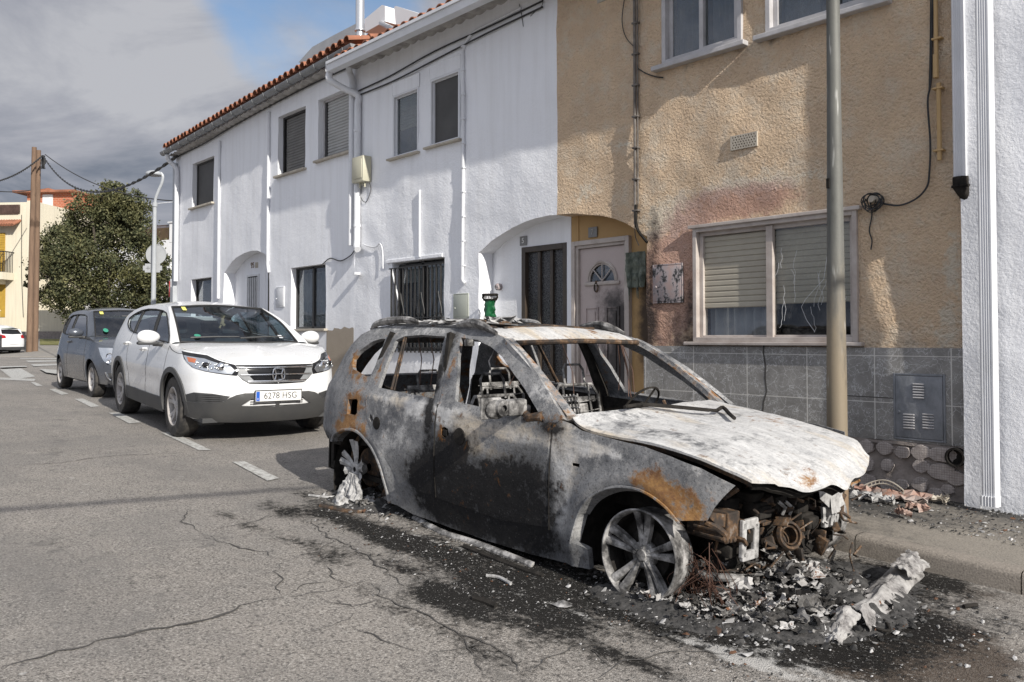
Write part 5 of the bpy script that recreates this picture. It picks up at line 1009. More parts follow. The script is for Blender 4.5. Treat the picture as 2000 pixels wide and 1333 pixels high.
fM = facing(300, LD, 0); sd = Vector(lp(299, 496, LD-.10)); m = MB(); m.lathe([(0, 0), (.285, 0), (.29, .012), (0, .012)], Matrix.Translation(sd) @ fM.to_3x3().to_4x4() @ Matrix.Rotation(math.pi/2, 4, 'X'), 32); m.lathe([(.278, -.01), (.30, -.01), (.30, .02), (.278, .02)], Matrix.Translation(sd) @ fM.to_3x3().to_4x4() @ Matrix.Rotation(math.pi/2, 4, 'X'), 32, close=True)
# sign plates hang behind the pole, seen from the back
for v in range(len(m.v)): m.v[v] = tuple(np.array(m.v[v])+W0*.22)
tag(m.obj('round_sign', MATS['sign_back'], loc=tuple(sd)), 'round road sign seen from its grey back on the street lamp', 'road sign')
def plate2(px, py, w, h, d, mt, nm, lab):
    c = np.array(lp(px, py, d)); m = MB(); vs = []
    bm = bmesh.new(); bmesh.ops.create_cube(bm, size=1, matrix=Matrix.Diagonal((w, .02, h, 1))); bmesh.ops.bevel(bm, geom=[e for e in bm.edges if abs((e.verts[0].co-e.verts[1].co).y) > .01], offset=.06, segments=4, affect='EDGES'); m.bm(bm, Matrix.Translation(c) @ fM.to_3x3().to_4x4()); return m, c
m, c = plate2(298, 524, .56, .26, LD+.1, 'sign_back', '', ''); m2, _ = plate2(289, 524, .12, .12, LD+.085, '', '', '')
sp = thing('sign_plate', 'small grey sign plate with sticker under the round sign on the street lamp', 'road sign', tuple(c)); m.obj('plate', MATS['sign_back'], sp); m2.obj('sticker', MATS['number_plate_grey'], sp)
c = np.array(lp(331, 565, 30)); sM = Matrix.Translation(c) @ facing(331, 30, -1.15).to_3x3().to_4x4(); m = MB(); rO = .30
m.lathe([(0, 0), (.27, 0), (.30, .001), (.30, .015), (0, .015)], sM @ Matrix.Rotation(math.pi/2, 4, 'X') @ Matrix.Rotation(math.pi/8, 4, 'Z'), 8, sm=False)
st = thing('stop_sign', 'red stop sign seen edge-on beside the corner house', 'road sign', tuple(c)); m.obj('panel', MATS['sign_red'], st, sharp=0)
text(st, 'STOP', .20, 0, 0, 0, 'plate_white', 'lettering', M=sM @ Matrix.Translation((0, -.02, 0)) @ Matrix.Rotation(math.pi/2, 4, 'X'))
gq = gp_(334, 30.05); m = MB(); m.tube([tuple(gq), tuple(np.array(lp(334, 545, 30.05)))], .03, 8); m.obj('post', MATS['galvanised'], st)
# ------------------------------------------------------------- wooden poles and cables
PD = 42.; 
for k, (px, py0, py1, dd, w0, lab) in enumerate(((67, 288, 684, 0, .148, 'taller front wooden utility pole of the pair at the crossing'), (75.5, 294, 682, .5, .145, 'slimmer rear wooden utility pole of the pair at the crossing'))):
    b0 = depthpt(px-10+(3 if k else 0), py1, PD+dd); t0 = depthpt(px, py0, PD+dd); m = MB(); m.tube([b0-np.array([0, 0, .3]), b0, b0+(t0-b0)*.5, t0], [w0*.98, w0*.95, w0*.86, w0*.74], 18); tag(m.obj('utility_pole', MATS['pole_wood'], loc=tuple(b0)), lab, 'utility pole', 'pair of wooden utility poles')
c = depthpt(83, 318, PD+.1); m = MB()
for k in range(8): m.tube([tuple(c+np.array([0, 0, .35])+RV*(rnd()-.5)*.2), tuple(c+RV*(rnd()-.4)*.25+np.array([0, 0, 0.])), tuple(c+RV*(rnd()-.4)*.2-np.array([0, 0, .3]))], .04, 5)
tag(m.obj('cable_coil', MATS['cable_black'], loc=tuple(c)), 'bundle of black cable coiled at the wooden pole top', 'cable')
corner = wallpt(345, 306, WY-.1)
def span(a, b, sag, r, name, lab, tw=False):
    a, b = np.array(a, float), np.array(b, float); pts = []; N_ = 90
    for i in range(N_+1): t = i/N_; p = a+(b-a)*t; p = p-np.array([0, 0, sag*4*t*(1-t)]); pts.append(p)
    m = MB()
    if tw:
        for s in (0, math.pi): m.tube([p+np.array([0, math.cos(i*1.3+s), math.sin(i*1.3+s)])*r*.9 for i, p in enumerate(pts)], r*.8, 5)
    else: m.tube(pts, r, 5)
    return tag(m.obj(name, MATS['cable_black']), lab, 'cable', 'overhead cables at the wooden pole')
ptop = depthpt(84, 304, PD); span(ptop, corner, 1.25, .026, 'overhead_cable', 'twisted overhead cable from the wooden pole to the corner house', True)
span(depthpt(88, 302, PD), depthpt(345, 393, 30), .5, .022, 'overhead_cable', 'straight overhead cable running from the wooden pole behind the street lamp')
span(ptop, depthpt(-60, 358, 38), .45, .03, 'overhead_cable', 'twisted overhead cable leaving the wooden pole towards the left edge', True)
span(depthpt(-20, 372, 50), depthpt(60, 372, 55), .1, .03, 'overhead_cable', 'thin overhead cable above the cream house roof')
# overhead wire across the street, beyond the right of the picture; its shadow falls on the asphalt
a_, b_ = ground(-60, 1001), ground(620, 952); S_ = np.array(SUN)/SUN.z
m = MB(); A_ = np.array(a_)+S_*6.0; B_ = np.array(b_)+S_*6.0; d_ = (B_-A_)/np.linalg.norm(B_-A_); m.tube([A_-d_*9, A_, B_, B_+d_*3.2], .03, 8)
tag(m.obj('overhead_cable', MATS['cable_black'], loc=tuple(A_)), 'thick overhead cable nearest the camera casting the dark line on the road', 'cable')
# ------------------------------------------------------------- cars
def carM(o, yaw, pitch):
    a, b = math.radians(yaw), pitch; fx = Vector((math.cos(a)*math.cos(b), math.sin(a)*math.cos(b), -math.sin(b))); ly = Vector((-math.sin(a), math.cos(a), 0)); uz = fx.cross(ly)
    return Matrix(((fx.x, ly.x, uz.x, o[0]), (fx.y, ly.y, uz.y, o[1]), (fx.z, ly.z, uz.z, o[2]), (0, 0, 0, 1)))
class Skin:                                  # plan outline + tumblehome table -> surface of a car flank and nose
    def __init__(s, W, plan, dt, xr, xf, extra=None):
        P = cr(plan, 10); P = np.array(P); s.P = P; s.z = [a for a, b in dt]; s.d = [b for a, b in dt]; s.extra = extra
        d = np.r_[0, np.cumsum(np.hypot(*np.diff(P, axis=0).T))]; i0 = np.argmin(np.abs(P[:, 0]-xf)+(P[:, 1] < W*.8)*9); s.u = d-d[i0]+P[i0, 0]
        T = np.gradient(P, axis=0); T /= np.linalg.norm(T, axis=1)[:, None]; s.N = np.stack([-T[:, 1], T[:, 0]], 1)
        if s.N[len(P)//2, 1] < 0: s.N *= -1
    def __call__(s, u, z, side=-1, off=0.):
        x = np.interp(u, s.u, s.P[:, 0]); y = np.interp(u, s.u, s.P[:, 1]); nx = np.interp(u, s.u, s.N[:, 0]); ny = np.interp(u, s.u, s.N[:, 1])
        d = np.interp(z, s.z, s.d)+(s.extra(u, z) if s.extra else 0)-off
        return (x-nx*d, side*(y-ny*d), z)
    def uy(s, y, front=True):                # u of the point of the nose at lateral distance y
        k = len(s.P)//2; P = s.P[k:] if front else s.P[:k]; U = s.u[k:] if front else s.u[:k]
        o = np.argsort(P[:, 1]); return float(np.interp(y, P[o, 1], U[o]))
def skinpanel(sk, outline, holes, step, thick, side, off=0., sm=True, m=None):
    m = m or MB(); return m.panel(outline, holes, step, lambda a, b: sk(a, b, side, off), thick, sm=sm, flip=(side > 0))
def arcpts(cx, cz, r, a0, a1, n=18): return [(cx+r*math.cos(math.radians(a)), cz+r*math.sin(math.radians(a))) for a in np.linspace(a0, a1, n)]
def wheel(parent, c, side, R, w, rr, style, rim='silver_wheel', tyre='tyre', steer=0, camber=0, spokes=5):
    M = Matrix.Translation(c) @ Matrix.Rotation(math.radians(steer), 4, 'Z') @ Matrix.Rotation(math.radians(camber), 4, 'X') @ Matrix.Rotation(math.pi/2*(1 if side < 0 else -1), 4, 'X')   # local z outwards
    t = None
    if tyre:
        m = MB(); m.lathe([(rr*.98, w/2-.012), (rr+.012, w/2), (R*.93, w/2-.004), (R*.985, w/2-.03), (R, w/2-.06), (R, -w/2+.06), (R*.985, -w/2+.03), (R*.93, -w/2), (rr, -w/2+.01)], M, 40)
        for k in range(3): a = -.04+.04*k; m.lathe([(R+.0008, a-.006), (R-.006, a), (R+.0008, a+.006)], M, 40, close=False)
        t = m.obj('wheel', MATS[tyre], parent, world=False)
    m = MB(); m.lathe([(rr-.024, w/2-.05), (rr-.035, w/2-.14), (rr-.02, -w/2+.01), (rr, -w/2+.01)]+[], M, 48); bar = m
    m = MB(); m.lathe([(rr, w/2-.008), (rr-.008, w/2-.004), (rr-.016, w/2-.012), (rr-.024, w/2-.05)]+([] if tyre else [(rr-.026, w/2-.07)]), M, 48)
    if not tyre: m.lathe([(rr, w/2-.008), (rr-.004, w/2-.04), (rr-.004, -w/2+.01)], M, 48)
    zc = w/2-.045; S = []
    def spoke(a0, wi, wo, bend=0., z0=zc, z1=w/2-.018):
        ri, ro = .035 if style != 'steel' else .05, rr-.012; n = 6; vs = []
        for i in range(n+1):
            r = ri+(ro-ri)*i/n; t_ = i/n; a = a0+bend*t_; ww = (wi+(wo-wi)*t_)/2; z = z0+(z1-z0)*t_-.012*math.sin(t_*math.pi)
            for dx, dz in ((-ww, -.03), (-ww*.86, .0), (0, .006), (ww*.86, 0), (ww, -.03)):
                vs.append(M @ Vector((r*math.cos(a)-dx*math.sin(a), r*math.sin(a)+dx*math.cos(a), z+dz)))
        m.add(vs, [(i*5+j, i*5+j+1, (i+1)*5+j+1, (i+1)*5+j) for i in range(n) for j in range(4)], True)
    if style == 'v':
        for k in range(spokes):
            a = 2*math.pi*k/spokes+.3; spoke(a-.16, .030, .052, .0); spoke(a+.16, .030, .052, .0)
    elif style == 'wide':
        for k in range(spokes): a = 2*math.pi*k/spokes+.2; spoke(a-.07, .035, .055, -.12); spoke(a+.07, .035, .055, .12)
    elif style == 'cap':
        for k in range(7): spoke(2*math.pi*k/7, .05, .105)
    m.lathe([(0, zc+.012), (.028, zc+.01), (.034, zc+.002), (.062, zc-.002), (.072, zc-.012), (.072, zc-.05)], M, 28)
    for k in range(5): a = 2*math.pi*k/5+.6; m.lathe([(0, zc+.006), (.010, zc+.004), (.010, zc-.01)], M @ Matrix.Translation((.052*math.cos(a), .052*math.sin(a), 0)), 8)
    o = m.obj('rim', MATS[rim], t or parent, world=False); bar.obj('rim_barrel', MATS['charred' if not tyre else rim], t or parent, world=False)
    m = MB(); m.lathe([(0, -.02), (rr*.55, -.02), (rr*.56, -.035), (rr*.60, -.05), (rr-.05, -.06), (rr-.05, -w/2+.01)], M, 32); m.obj('brake_disc', MATS['charred' if not tyre else 'black_plastic'], t or parent, world=False)
    return t or o
def seat(parent, x, y, mt='seat_fabric', zb=.35, h=.62):
    m = MB()
    for a, b, r in (((x-.25, y-.25, zb), (x+.27, y+.25, zb+.16), .05), ((-.06, -.24, 0), (.08, .24, h), .05), ((-.03, -.13, h+.05), (.07, .13, h+.24), .04)):
        if a[2] == zb: m.bbox(a, b, r)
        else:
            k = MB().bbox(a, b, r); R = Matrix.Translation((x-.28, y, zb+.1)) @ Matrix.Rotation(-.28, 4, 'Y'); m.add([R @ Vector(v) for v in k.v], k.f)
    return m.obj('seat', MATS[mt], parent, world=False)
def car_common(T, sk, p):
    """closed modern car: flanks with glass, hood, screen, roof"""
    paint = p['paint']; wb, hz, ar = p['wb'], p['hub'], p['arch']; uc = float(sk.u[-1]); ur = float(sk.u[0])
    def notch(cx, lo): a = math.degrees(math.asin((lo-hz)/ar)); return arcpts(cx, hz, ar, 180-a, a, 18)[::1]
    lo = p['sill']
    top_ = p['top']                           # from rear to front: roof rail, A pillar, fender edge, nose
    bottom = [(uc, p['nose_z'])]+p['nose_bottom']+notch(wb, lo)[::-1]+notch(0, lo)[::-1]+p['tail_bottom']+[(ur, .4)]
    outl = [(ur, p['tail_z'])]+top_+bottom
    for side in (-1, 1):
        m = skinpanel(sk, outl, [p['glass']], .055 if side < 0 else .12, .02, side)
        m.obj('body', MATS[paint], T, world=False, sharp=40)
        g = MB(); skinpanel(sk, p['glass'], [], .12, 0, side, off=-.012, m=g); gl = g.obj('side_window', MATS['car_glass'], T, world=False)
        g = MB()
        for a, b, w in p['pillars']: skinpanel(sk, [(a[0]-w/2, a[1]), (a[0]+w/2, a[1]), (b[0]+w/2, b[1]), (b[0]-w/2, b[1])], [], .1, .02, side, off=.002, m=g)
        gp2 = divide(p['glass'], .05); g.tube([sk(a, b, side, .002) for a, b in gp2+gp2[:1]], .010, 5); g.obj('window_trim', MATS['rubber_seal'], T, world=False)
        g = MB()                              # shut lines as slim recess-coloured strips
        for ln in p['seams']: L_ = cr(ln, 6); g.tube([sk(a, b, side, -.0005) for a, b in L_], .0035, 4)
        g.obj('shut_line', MATS['rubber_seal'], T, world=False)
        for (hx, hz_) in p['handles']:
            g = MB(); c = [sk(hx-.09+.03*i, hz_+.004*i, side, .03 if 0 < i < 6 else .0) for i in range(7)]; g.tube(c, .013, 8, sx=1.3); g.obj('door_handle', MATS[paint], T, world=False)
        # wheel housings
        for cx in (0, wb): g = MB(); g.grid(lambda u, v: (cx+(ar+.005)*math.cos(math.pi*u*1.1-.15), side*(abs(sk(cx, hz)[1])-.015-.42*v), hz+(ar+.005)*math.sin(math.pi*u*1.1-.15)), 20, 3); g.box((cx-.5, side*.45-.01, .2), (cx+.6, side*.45+.01, .75)); g.obj('wheel_housing', MATS['dark_room'], T, world=False)
    # hood
    fe = p['fender']; L = [sk(a, b, -1) for a, b in fe]; R = [sk(a, b, 1) for a, b in fe]; cowl = p['cowl']
    nose = [sk(a, b, -1) for a, b in p['nose_top']]; nose = nose+[(x, -y, z) for x, y, z in nose[::-1][1:]]
    cw = [(x, y, z) for x, y, z in cowl]
    m = MB(); m.grid(coons([L[0]]+cw+[R[0]], nose, L, R, 24, 18, lambda u, v: (0, 0, p.get('crown', .03)*math.sin(math.pi*u)*math.sin(math.pi*v)**.6*(1+.25*math.cos(4*math.pi*u)))), 24, 18)
    m.obj('hood', MATS[paint], T, world=False, sharp=50)
    # windscreen, A pillars, roof
    ws = p['ws']; (bx, by, bz), (bcx, bcz), (tx, ty, tz), (tcx, tcz) = ws
    sideR = cr([(bx, -by, bz), ((bx+tx)/2+.03, -(by+ty)/2-.01, (bz+tz)/2+.035), (tx, -ty, tz)], 6); sideL = [(x, -y, z) for x, y, z in sideR]
    bot = cr([(bx, -by, bz), (bcx-.04, -by*.5, bcz+.0), (bcx, 0, bcz), (bcx-.04, by*.5, bcz), (bx, by, bz)], 6); tp = cr([(tx, -ty, tz), (tcx, 0, tcz), (tx, ty, tz)], 8)
    m = MB(); m.grid(coons(bot, tp, sideR, sideL, 20, 14), 20, 14); wsO = m.obj('windscreen', MATS['car_glass'], T, world=False)
    m = MB(); ring = [*bot, *sideL, *tp[::-1], *sideR[::-1]]; m.tube([Vector(q_)+Vector((0, 0, .004)) for q_ in ring], .013, 6); m.obj('screen_seal', MATS['rubber_seal'], wsO, world=False)
    ap = p['apil']; outer = {s: [sk(a, b, s) for a, b in cr(ap, 4)] for s in (-1, 1)}
    m = MB()
    for s, inn in ((-1, sideR), (1, sideL)):
        a, b = resample(outer[s], 15), resample(inn, 15); m = MB(); m.grid(lambda u, v: tuple(a[int(round(u*14))]*(1-v)+b[int(round(u*14))]*v+np.array([0, 0, .012*math.sin(math.pi*v)])), 14, 4); m.obj('pillar', MATS[paint], T, world=False)
    rl = p['rail']; Lr = [sk(a, b, -1) for a, b in cr(rl, 4)]; Rr = [sk(a, b, 1) for a, b in cr(rl, 4)]
    front = [Lr[0]]+tp+[Rr[0]]; back = [Lr[-1]]+cr([(rl[-1][0]-.05, -.3, rl[-1][1]+.04), (rl[-1][0]-.08, 0, rl[-1][1]+.05), (rl[-1][0]-.05, .3, rl[-1][1]+.04)], 4)+[Rr[-1]]
    m = MB(); m.grid(coons(front, back, Lr, Rr, 20, 16, lambda u, v: (0, 0, .028*math.sin(math.pi*u)**.7*math.sin(math.pi*v)**.5)), 20, 16); m.obj('roof', MATS[paint], T, world=False, sharp=50)
    # cabin
    m = MB(); m.box((-.7, -.62, .30), (bx-.15, .62, .36)).box((bx-.55, -.66, .36), (bx-.05, .66, bz-.06)); m.bbox((bx-.62, -.66, bz-.14), (bcx-.03, .66, bz-.03), .04); m.box((-.5, -.6, .35), (-.45, .6, .9))
    for s in (-1, 1): m.box((-.7, s*(p['W']-.16)-.02, .3), (bx-.1, s*(p['W']-.16)+.02, p['belt']-.03))
    m.obj('cabin', MATS['black_plastic'], T, world=False)
    for x in (bx-1.05, bx-1.95):
        for s in (-1, 1): seat(T, x, s*.36, zb=.40 if x > 0 else .44, h=p.get('seat_h', .58))
    m = MB(); sw = Matrix.Translation((bx-.62, .36, bz-.10)) @ Matrix.Rotation(-1.15, 4, 'Y'); m.lathe([(.17, -.012), (.185, 0), (.17, .012), (.155, 0)], sw, 28, close=True); m.lathe([(0, .02), (.06, .01), (.06, -.02)], sw, 14)
    for a in (0, 2.2, 4.1): m.tube([sw @ Vector((0, 0, 0)), sw @ Vector((.165*math.cos(a), .165*math.sin(a), 0))], .014, 6)
    m.obj('steering_wheel', MATS['black_plastic'], T, world=False)
    m = MB(); m.bbox((tx+.16, -.12, tz-.13), (tx+.19, .12, tz-.06), .015); m.obj('rear_view_mirror', MATS['black_plastic'], T, world=False)
def side_mirror(T, x, y, z, side, mt, s=1., foot=True):
    m = MB(); bm = bmesh.new(); bmesh.ops.create_uvsphere(bm, u_segments=20, v_segments=12, radius=1)
    for v in bm.verts: c = v.co; c.x = c.x*.085*(1 if c.x > 0 else .35); c.y *= .135; c.z = c.z*.085*(1-.12*c.y/.135*side*-1)
    m.bm(bm, Matrix.Translation((x, y, z)) @ Matrix.Diagonal((s, s, s, 1)), True); o = m.obj('side_mirror', MATS[mt], T, world=False, sharp=60)
    m = MB(); m.bbox((x-.045*s, y-.13*s, z-.095*s), (x+.05*s, y+.12*s, z-.055*s), .02); m.tube([(x, y-side*.05, z-.08*s), (x+.03, y-side*.2*s, z-.09*s)], .03*s, 8); m.obj('mirror_base', MATS['black_plastic'], o, world=False)
    m = MB(); m.box((x-.034*s, y-.105*s, z-.055*s), (x-.031*s, y+.105*s, z+.055*s)); m.obj('mirror_glass', MATS['chrome'], o, world=False)
def sticker(T, M_, r, mt, name='sticker'):
    m = MB(); m.lathe([(0, 0), (r, 0)], M_, 20, sm=False); return m.obj(name, MATS[mt], T, world=False)
# ===== white SUV
WS_M = carM((-12.367, 4.674, .500), -5.0, .0315)
def noseD(u, z):                             # hood lip rounding and bumper bulge of the nose
    f = sm01(u, 2.85, 3.5); return f*(.10*max(0, (z-.80)/.12)**2*(z > .80)+.05*max(0, (.40-z)/.18)**2 - .035*math.exp(-((z-.50)/.12)**2))+.012*math.exp(-((z-.60)/.05)**2)*(1-f)*sm01(u, .2, .6)*(1-sm01(u, 2.0, 2.3))
plan = [(-.98, 0), (-.98, .3), (-.95, .58), (-.87, .76), (-.72, .85), (-.5, .885), (0, .905), (.6, .91), (1.3, .91), (2.0, .91), (2.62, .905), (2.95, .875), (3.2, .79), (3.37, .64), (3.46, .42), (3.50, .2), (3.51, 0)]
dtb = [(.2, .06), (.30, .03), (.45, .01), (.60, .0), (.75, .0), (.90, .02), (1.0, .045), (1.1, .085), (1.3, .175), (1.45, .265), (1.50, .31), (1.56, .38)]
sk = Skin(.91, plan, dtb, -.5, 2.62, noseD)
uc = float(sk.u[-1]); U = sk.uy
T = thing('white_suv', 'white SUV with chrome grille parked behind the burnt car', 'car', mw=WS_M)
rail = [(1.36, 1.475), (1.1, 1.495), (.8, 1.505), (.3, 1.50), (0, 1.475), (-.3, 1.43), (-.62, 1.35)]
apil = [(2.36, 1.045), (2.15, 1.17), (1.95, 1.265), (1.72, 1.37), (1.5, 1.44), (1.36, 1.475)]
fend = [(2.36, 1.045), (2.6, 1.03), (2.8, 1.01), (U(.865), .985), (U(.80), .962)]
ntop = [(U(.80), .962), (U(.66), .915), (U(.46), .868), (U(.25), .862), (uc, .862)]
nbot = [(U(.4), .225), (U(.7), .235), (U(.84), .25), (U(.87)+.02, .27)]
P_ = dict(paint='white_car_paint', W=.91, wb=2.62, hub=.345, arch=.40, sill=.27, tail_z=1.35, top=rail[::-1]+apil[::-1][1:]+fend[1:]+ntop[1:], nose_z=.225, nose_bottom=nbot, tail_bottom=[(-.6, .35)],
    glass=[(-.28, 1.31), (-.18, 1.235), (0, 1.185), (.2, 1.15), (.47, 1.13), (1.0, 1.105), (1.45, 1.085), (2.0, 1.065), (2.28, 1.055), (2.18, 1.13), (2.0, 1.215), (1.76, 1.32), (1.5, 1.40), (1.25, 1.43), (.9, 1.445), (.5, 1.445), (.2, 1.425), (0, 1.395), (-.18, 1.355)],
    pillars=[((1.46, 1.08), (1.16, 1.44), .085), ((.42, 1.12), (.28, 1.43), .07)], seams=[[(1.45, 1.07), (1.50, .9), (1.47, .6), (1.42, .30)], [(2.36, 1.03), (2.34, .85), (2.28, .6), (2.22, .45)], [(.40, 1.12), (.42, .9), (.5, .7), (.62, .45), (.66, .30)], [(2.37, 1.02), (2.52, .98), (2.75, .955), (2.95, .96)]], handles=[(1.28, .93), (.33, .97)],
    fender=fend, cowl=[(2.38, -.6, 1.06), (2.42, -.3, 1.055), (2.44, 0, 1.055), (2.42, .3, 1.055), (2.38, .6, 1.06)], nose_top=ntop, crown=.03,
    ws=((2.30, .72, 1.06), (2.40, 1.055), (1.38, .58, 1.475), (1.30, 1.505)), apil=apil, rail=rail, belt=1.05)
car_common(T, sk, P_)
for side in (-1, 1):
    g = MB()
    for cx in (0, 2.62):
        a = math.degrees(math.asin((.27-.345)/.40)); inn = arcpts(cx, .345, .392, 180-a, a, 22); ou = arcpts(cx, .345, .452, 180-a, a, 22)[::-1]; g = MB(); skinpanel(sk, inn+ou, [], .07, .03, side, off=.016, m=g); g.obj('arch_cladding', MATS['grey_plastic'], T, world=False)
    g = MB(); skinpanel(sk, [(.41, .26), (2.2, .24), (2.2, .415), (.46, .43)], [], .08, .03, side, off=.012, m=g); g.obj('sill_cladding', MATS['grey_plastic'], T, world=False)
    yz = lambda L_, : [(U(y) if y < .885 else 2.62+(.905-y)*0+(y-.9)*0+(2.93 if y < .9 else 2.99), z) for y, z in L_]
    g = MB(); skinpanel(sk, [(uc+.001, .548), (U(.36), .548), (U(.44), .53), (U(.50), .50), (U(.56), .455), (U(.66), .440), (U(.86), .440), (3.04, .440), (3.04, .345), (3.03, .27), (U(.7), .225), (U(.4), .215), (uc+.001, .215)], [[(U(.02), .49), (U(.28), .49), (U(.40), .405), (U(.02), .385)]], .05, .03, side, off=.014, m=g); g.obj('bumper_lower', MATS['grey_plastic'], T, world=False, sharp=50)
    g = MB(); skinpanel(sk, [(uc+.001, .50), (U(.30), .50), (U(.42), .40), (uc+.001, .375)], [], .06, 0, side, off=-.01, m=g)
    for k in range(4): z = .40+.025*k; g.tube([sk(uc, z, side, .0), sk(U(.15), z, side, .0), sk(U(.3), z, side, .0)], .005, 5)
    g.obj('lower_grille', MATS['gloss_black'], T, world=False)
    g = MB(); fogp = [(U(.875), .43), (U(.87), .50), (U(.80), .548), (U(.66), .545), (U(.50), .515), (U(.54), .47), (U(.64), .435)]; skinpanel(sk, fogp, [], .06, .01, side, off=.006, m=g)
    for k in range(5):
        z = .445+.021*k; g.tube([sk(U(.56+.012*k*0+.03), z, side, .010), sk(U(.68), z, side, .012), sk(U(.78), z, side, .010)], .004, 5)
    g.obj('fog_recess', MATS['black_plastic'], T, world=False)
    lampo = [(U(.885)-.05, .985), (U(.875), .90), (U(.83), .825), (U(.73), .780), (U(.58), .752), (U(.44), .735), (U(.40), .79), (U(.46), .855), (U(.64), .900), (U(.78), .950)]
    g = MB(); skinpanel(sk, lampo, [], .05, .012, side, off=.004, m=g); HL = g.obj('headlight', MATS['gloss_black'], T, world=False)
    g = MB(); ins = lambda s_: [((a-np.mean([q_[0] for q_ in lampo]))*s_+np.mean([q_[0] for q_ in lampo]), (b-.845)*s_*.9+.835) for a, b in lampo]; skinpanel(sk, ins(.84), [], .04, 0, side, off=.010, m=g)
    for k in range(40):   # facets of the reflector
        a_ = U(.5+.32*rnd()); z = .80+.08*rnd(); 
        if z < .775+.12*(a_ < U(.6)): g.bbox(tuple(np.array(sk(a_, z, side, .012))-.007), tuple(np.array(sk(a_, z, side, .012))+.009), .002)
    g.obj('reflector', MATS['reflector'], HL, world=False)
    for y_, z_, r_ in ((.60, .832, .042), (.73, .845, .03)):
        c = Vector(sk(U(y_), z_, side, .014)); n_ = (Vector(sk(U(y_), z_, side, .05))-c).normalized(); MM = Matrix.Translation(c) @ n_.to_track_quat('Z', 'Y').to_matrix().to_4x4(); g = MB(); g.lathe([(r_*1.15, -.01), (r_*1.1, .012), (r_, .006), (r_*.8, .012), (0, .022)], MM, 20); g.obj('bulb_ring', MATS['chrome'] if r_ > .035 else MATS['gloss_black'], HL, world=False)
    g = MB(); skinpanel(sk, [(U(.865), .925), (U(.85), .875), (U(.815), .868), (U(.82), .91)], [], .04, .006, side, off=.014, m=g); g.obj('indicator', MATS['amber'], HL, world=False)
    side_mirror(T, 2.02, side*1.01, 1.115, side, 'white_car_paint', .98)
    for cx in (0, 2.62): wheel(T, (cx, side*.775, .345), side, .348, .225, .222, 'wide')
# grille
g = MB(); half = [(uc+.001, .852), (U(.25), .852), (U(.45), .852), (U(.415), .79), (U(.43), .745), (U(.38), .69), (U(.31), .648), (uc+.001, .638)]
for side in (-1, 1): skinpanel(sk, half, [], .05, .01, side, off=.003, m=g)
GR = g.obj('grille', MATS['gloss_black'], T, world=False)
for z, w_, r_ in ((.822, .42, .013), (.745, .40, .011), (.672, .33, .015)):
    g = MB(); ys = np.linspace(-w_, w_, 25); g.tube([sk(U(abs(y)), z+.012*(abs(y)/w_)**2*0, 1 if y > 0 else -1, .016) for y in ys], r_, 8, sx=.7); g.obj('chrome_bar', MATS['chrome'], GR, world=False)
for side in (-1, 1):
    g = MB(); skinpanel(sk, [(U(.45), .84), (U(.42), .79), (U(.43), .745), (U(.37), .69), (U(.31), .655), (U(.25), .668), (U(.30), .72), (U(.34), .79), (U(.36), .835)], [], .05, .006, side, off=.009, m=g); g.obj('grille_surround', MATS['grey_zinc'], GR, world=False)
g = MB(); ex = 3.545; e_ = [(-.062, .70), (-.070, .745), (-.062, .80), (-.04, .812), (.04, .812), (.062, .80), (.070, .745), (.062, .70), (.045, .688), (-.045, .688), (-.062, .70)]; g.tube([(ex, y, z) for y, z in e_], .008, 8)
for s in (-1, 1): g.tube([(ex, s*.048, .805), (ex, s*.030, .75), (ex, s*.042, .692)], [.011, .009, .011], 8)
g.tube([(ex, -.034, .752), (ex, .034, .752)], .011, 8); g.obj('emblem', MATS['chrome'], GR, world=False)
def numplate(T, x, z, s, w=.52, h=.11, y=0, tilt=0):
    m = MB(); m.bbox((x-.012, y-w/2-.012, z-h/2-.012), (x, y+w/2+.012, z+h/2+.012), .004); o = m.obj('number_plate', MATS['black_plastic'], T, world=False)
    m = MB(); m.box((x, y-w/2, z-h/2), (x+.002, y+w/2, z+h/2)); m.obj('plate_face', MATS['plate_white'], o, world=False)
    m = MB(); m.box((x+.002, y-w/2+.004, z-h/2+.004), (x+.0035, y-w/2+.044, z+h/2-.004)); m.obj('blue_band', MATS['plate_blue'], o, world=False)
    text.local = True; RM = Matrix(((0, 0, 1, x+.0025), (1, 0, 0, y+.02), (0, 1, 0, z), (0, 0, 0, 1)))
    text(o, s, .098, 0, 0, 0, 'ink', 'lettering', .001, M=RM, sx=.93); text(o, 'E', .026, 0, 0, 0, 'plate_white', 'lettering', .001, M=Matrix(((0, 0, 1, x+.004), (1, 0, 0, y-w/2+.024), (0, 1, 0, z-.03), (0, 0, 0, 1)))); text.local = False; return o
numplate(T, 3.555, .512, '6278 HSG')
def onscreen(y, t, off=.01, ws=P_['ws']):     # point on the windscreen
    (bx, by, bz), (bcx, bcz), (tx, ty, tz), (tcx, tcz) = ws; k = 1-(y/by)**2; b = Vector((bx+(bcx-bx)*k, y, bz+(bcz-bz)*k)); k2 = 1-(y/ty)**2 if abs(y) < ty else 0; tt = Vector((tx+(tcx-tx)*k2, y*ty/by, tz+(tcz-tz)*k2)); return b.lerp(tt, t)+Vector((off, 0, off*1.6+.03*math.sin(t*3.14)))
n_ = (Vector((P_['ws'][2][2]-P_['ws'][0][2], 0, P_['ws'][0][0]-P_['ws'][2][0]))).normalized(); Q = n_.to_track_quat('Z', 'Y').to_matrix().to_4x4()
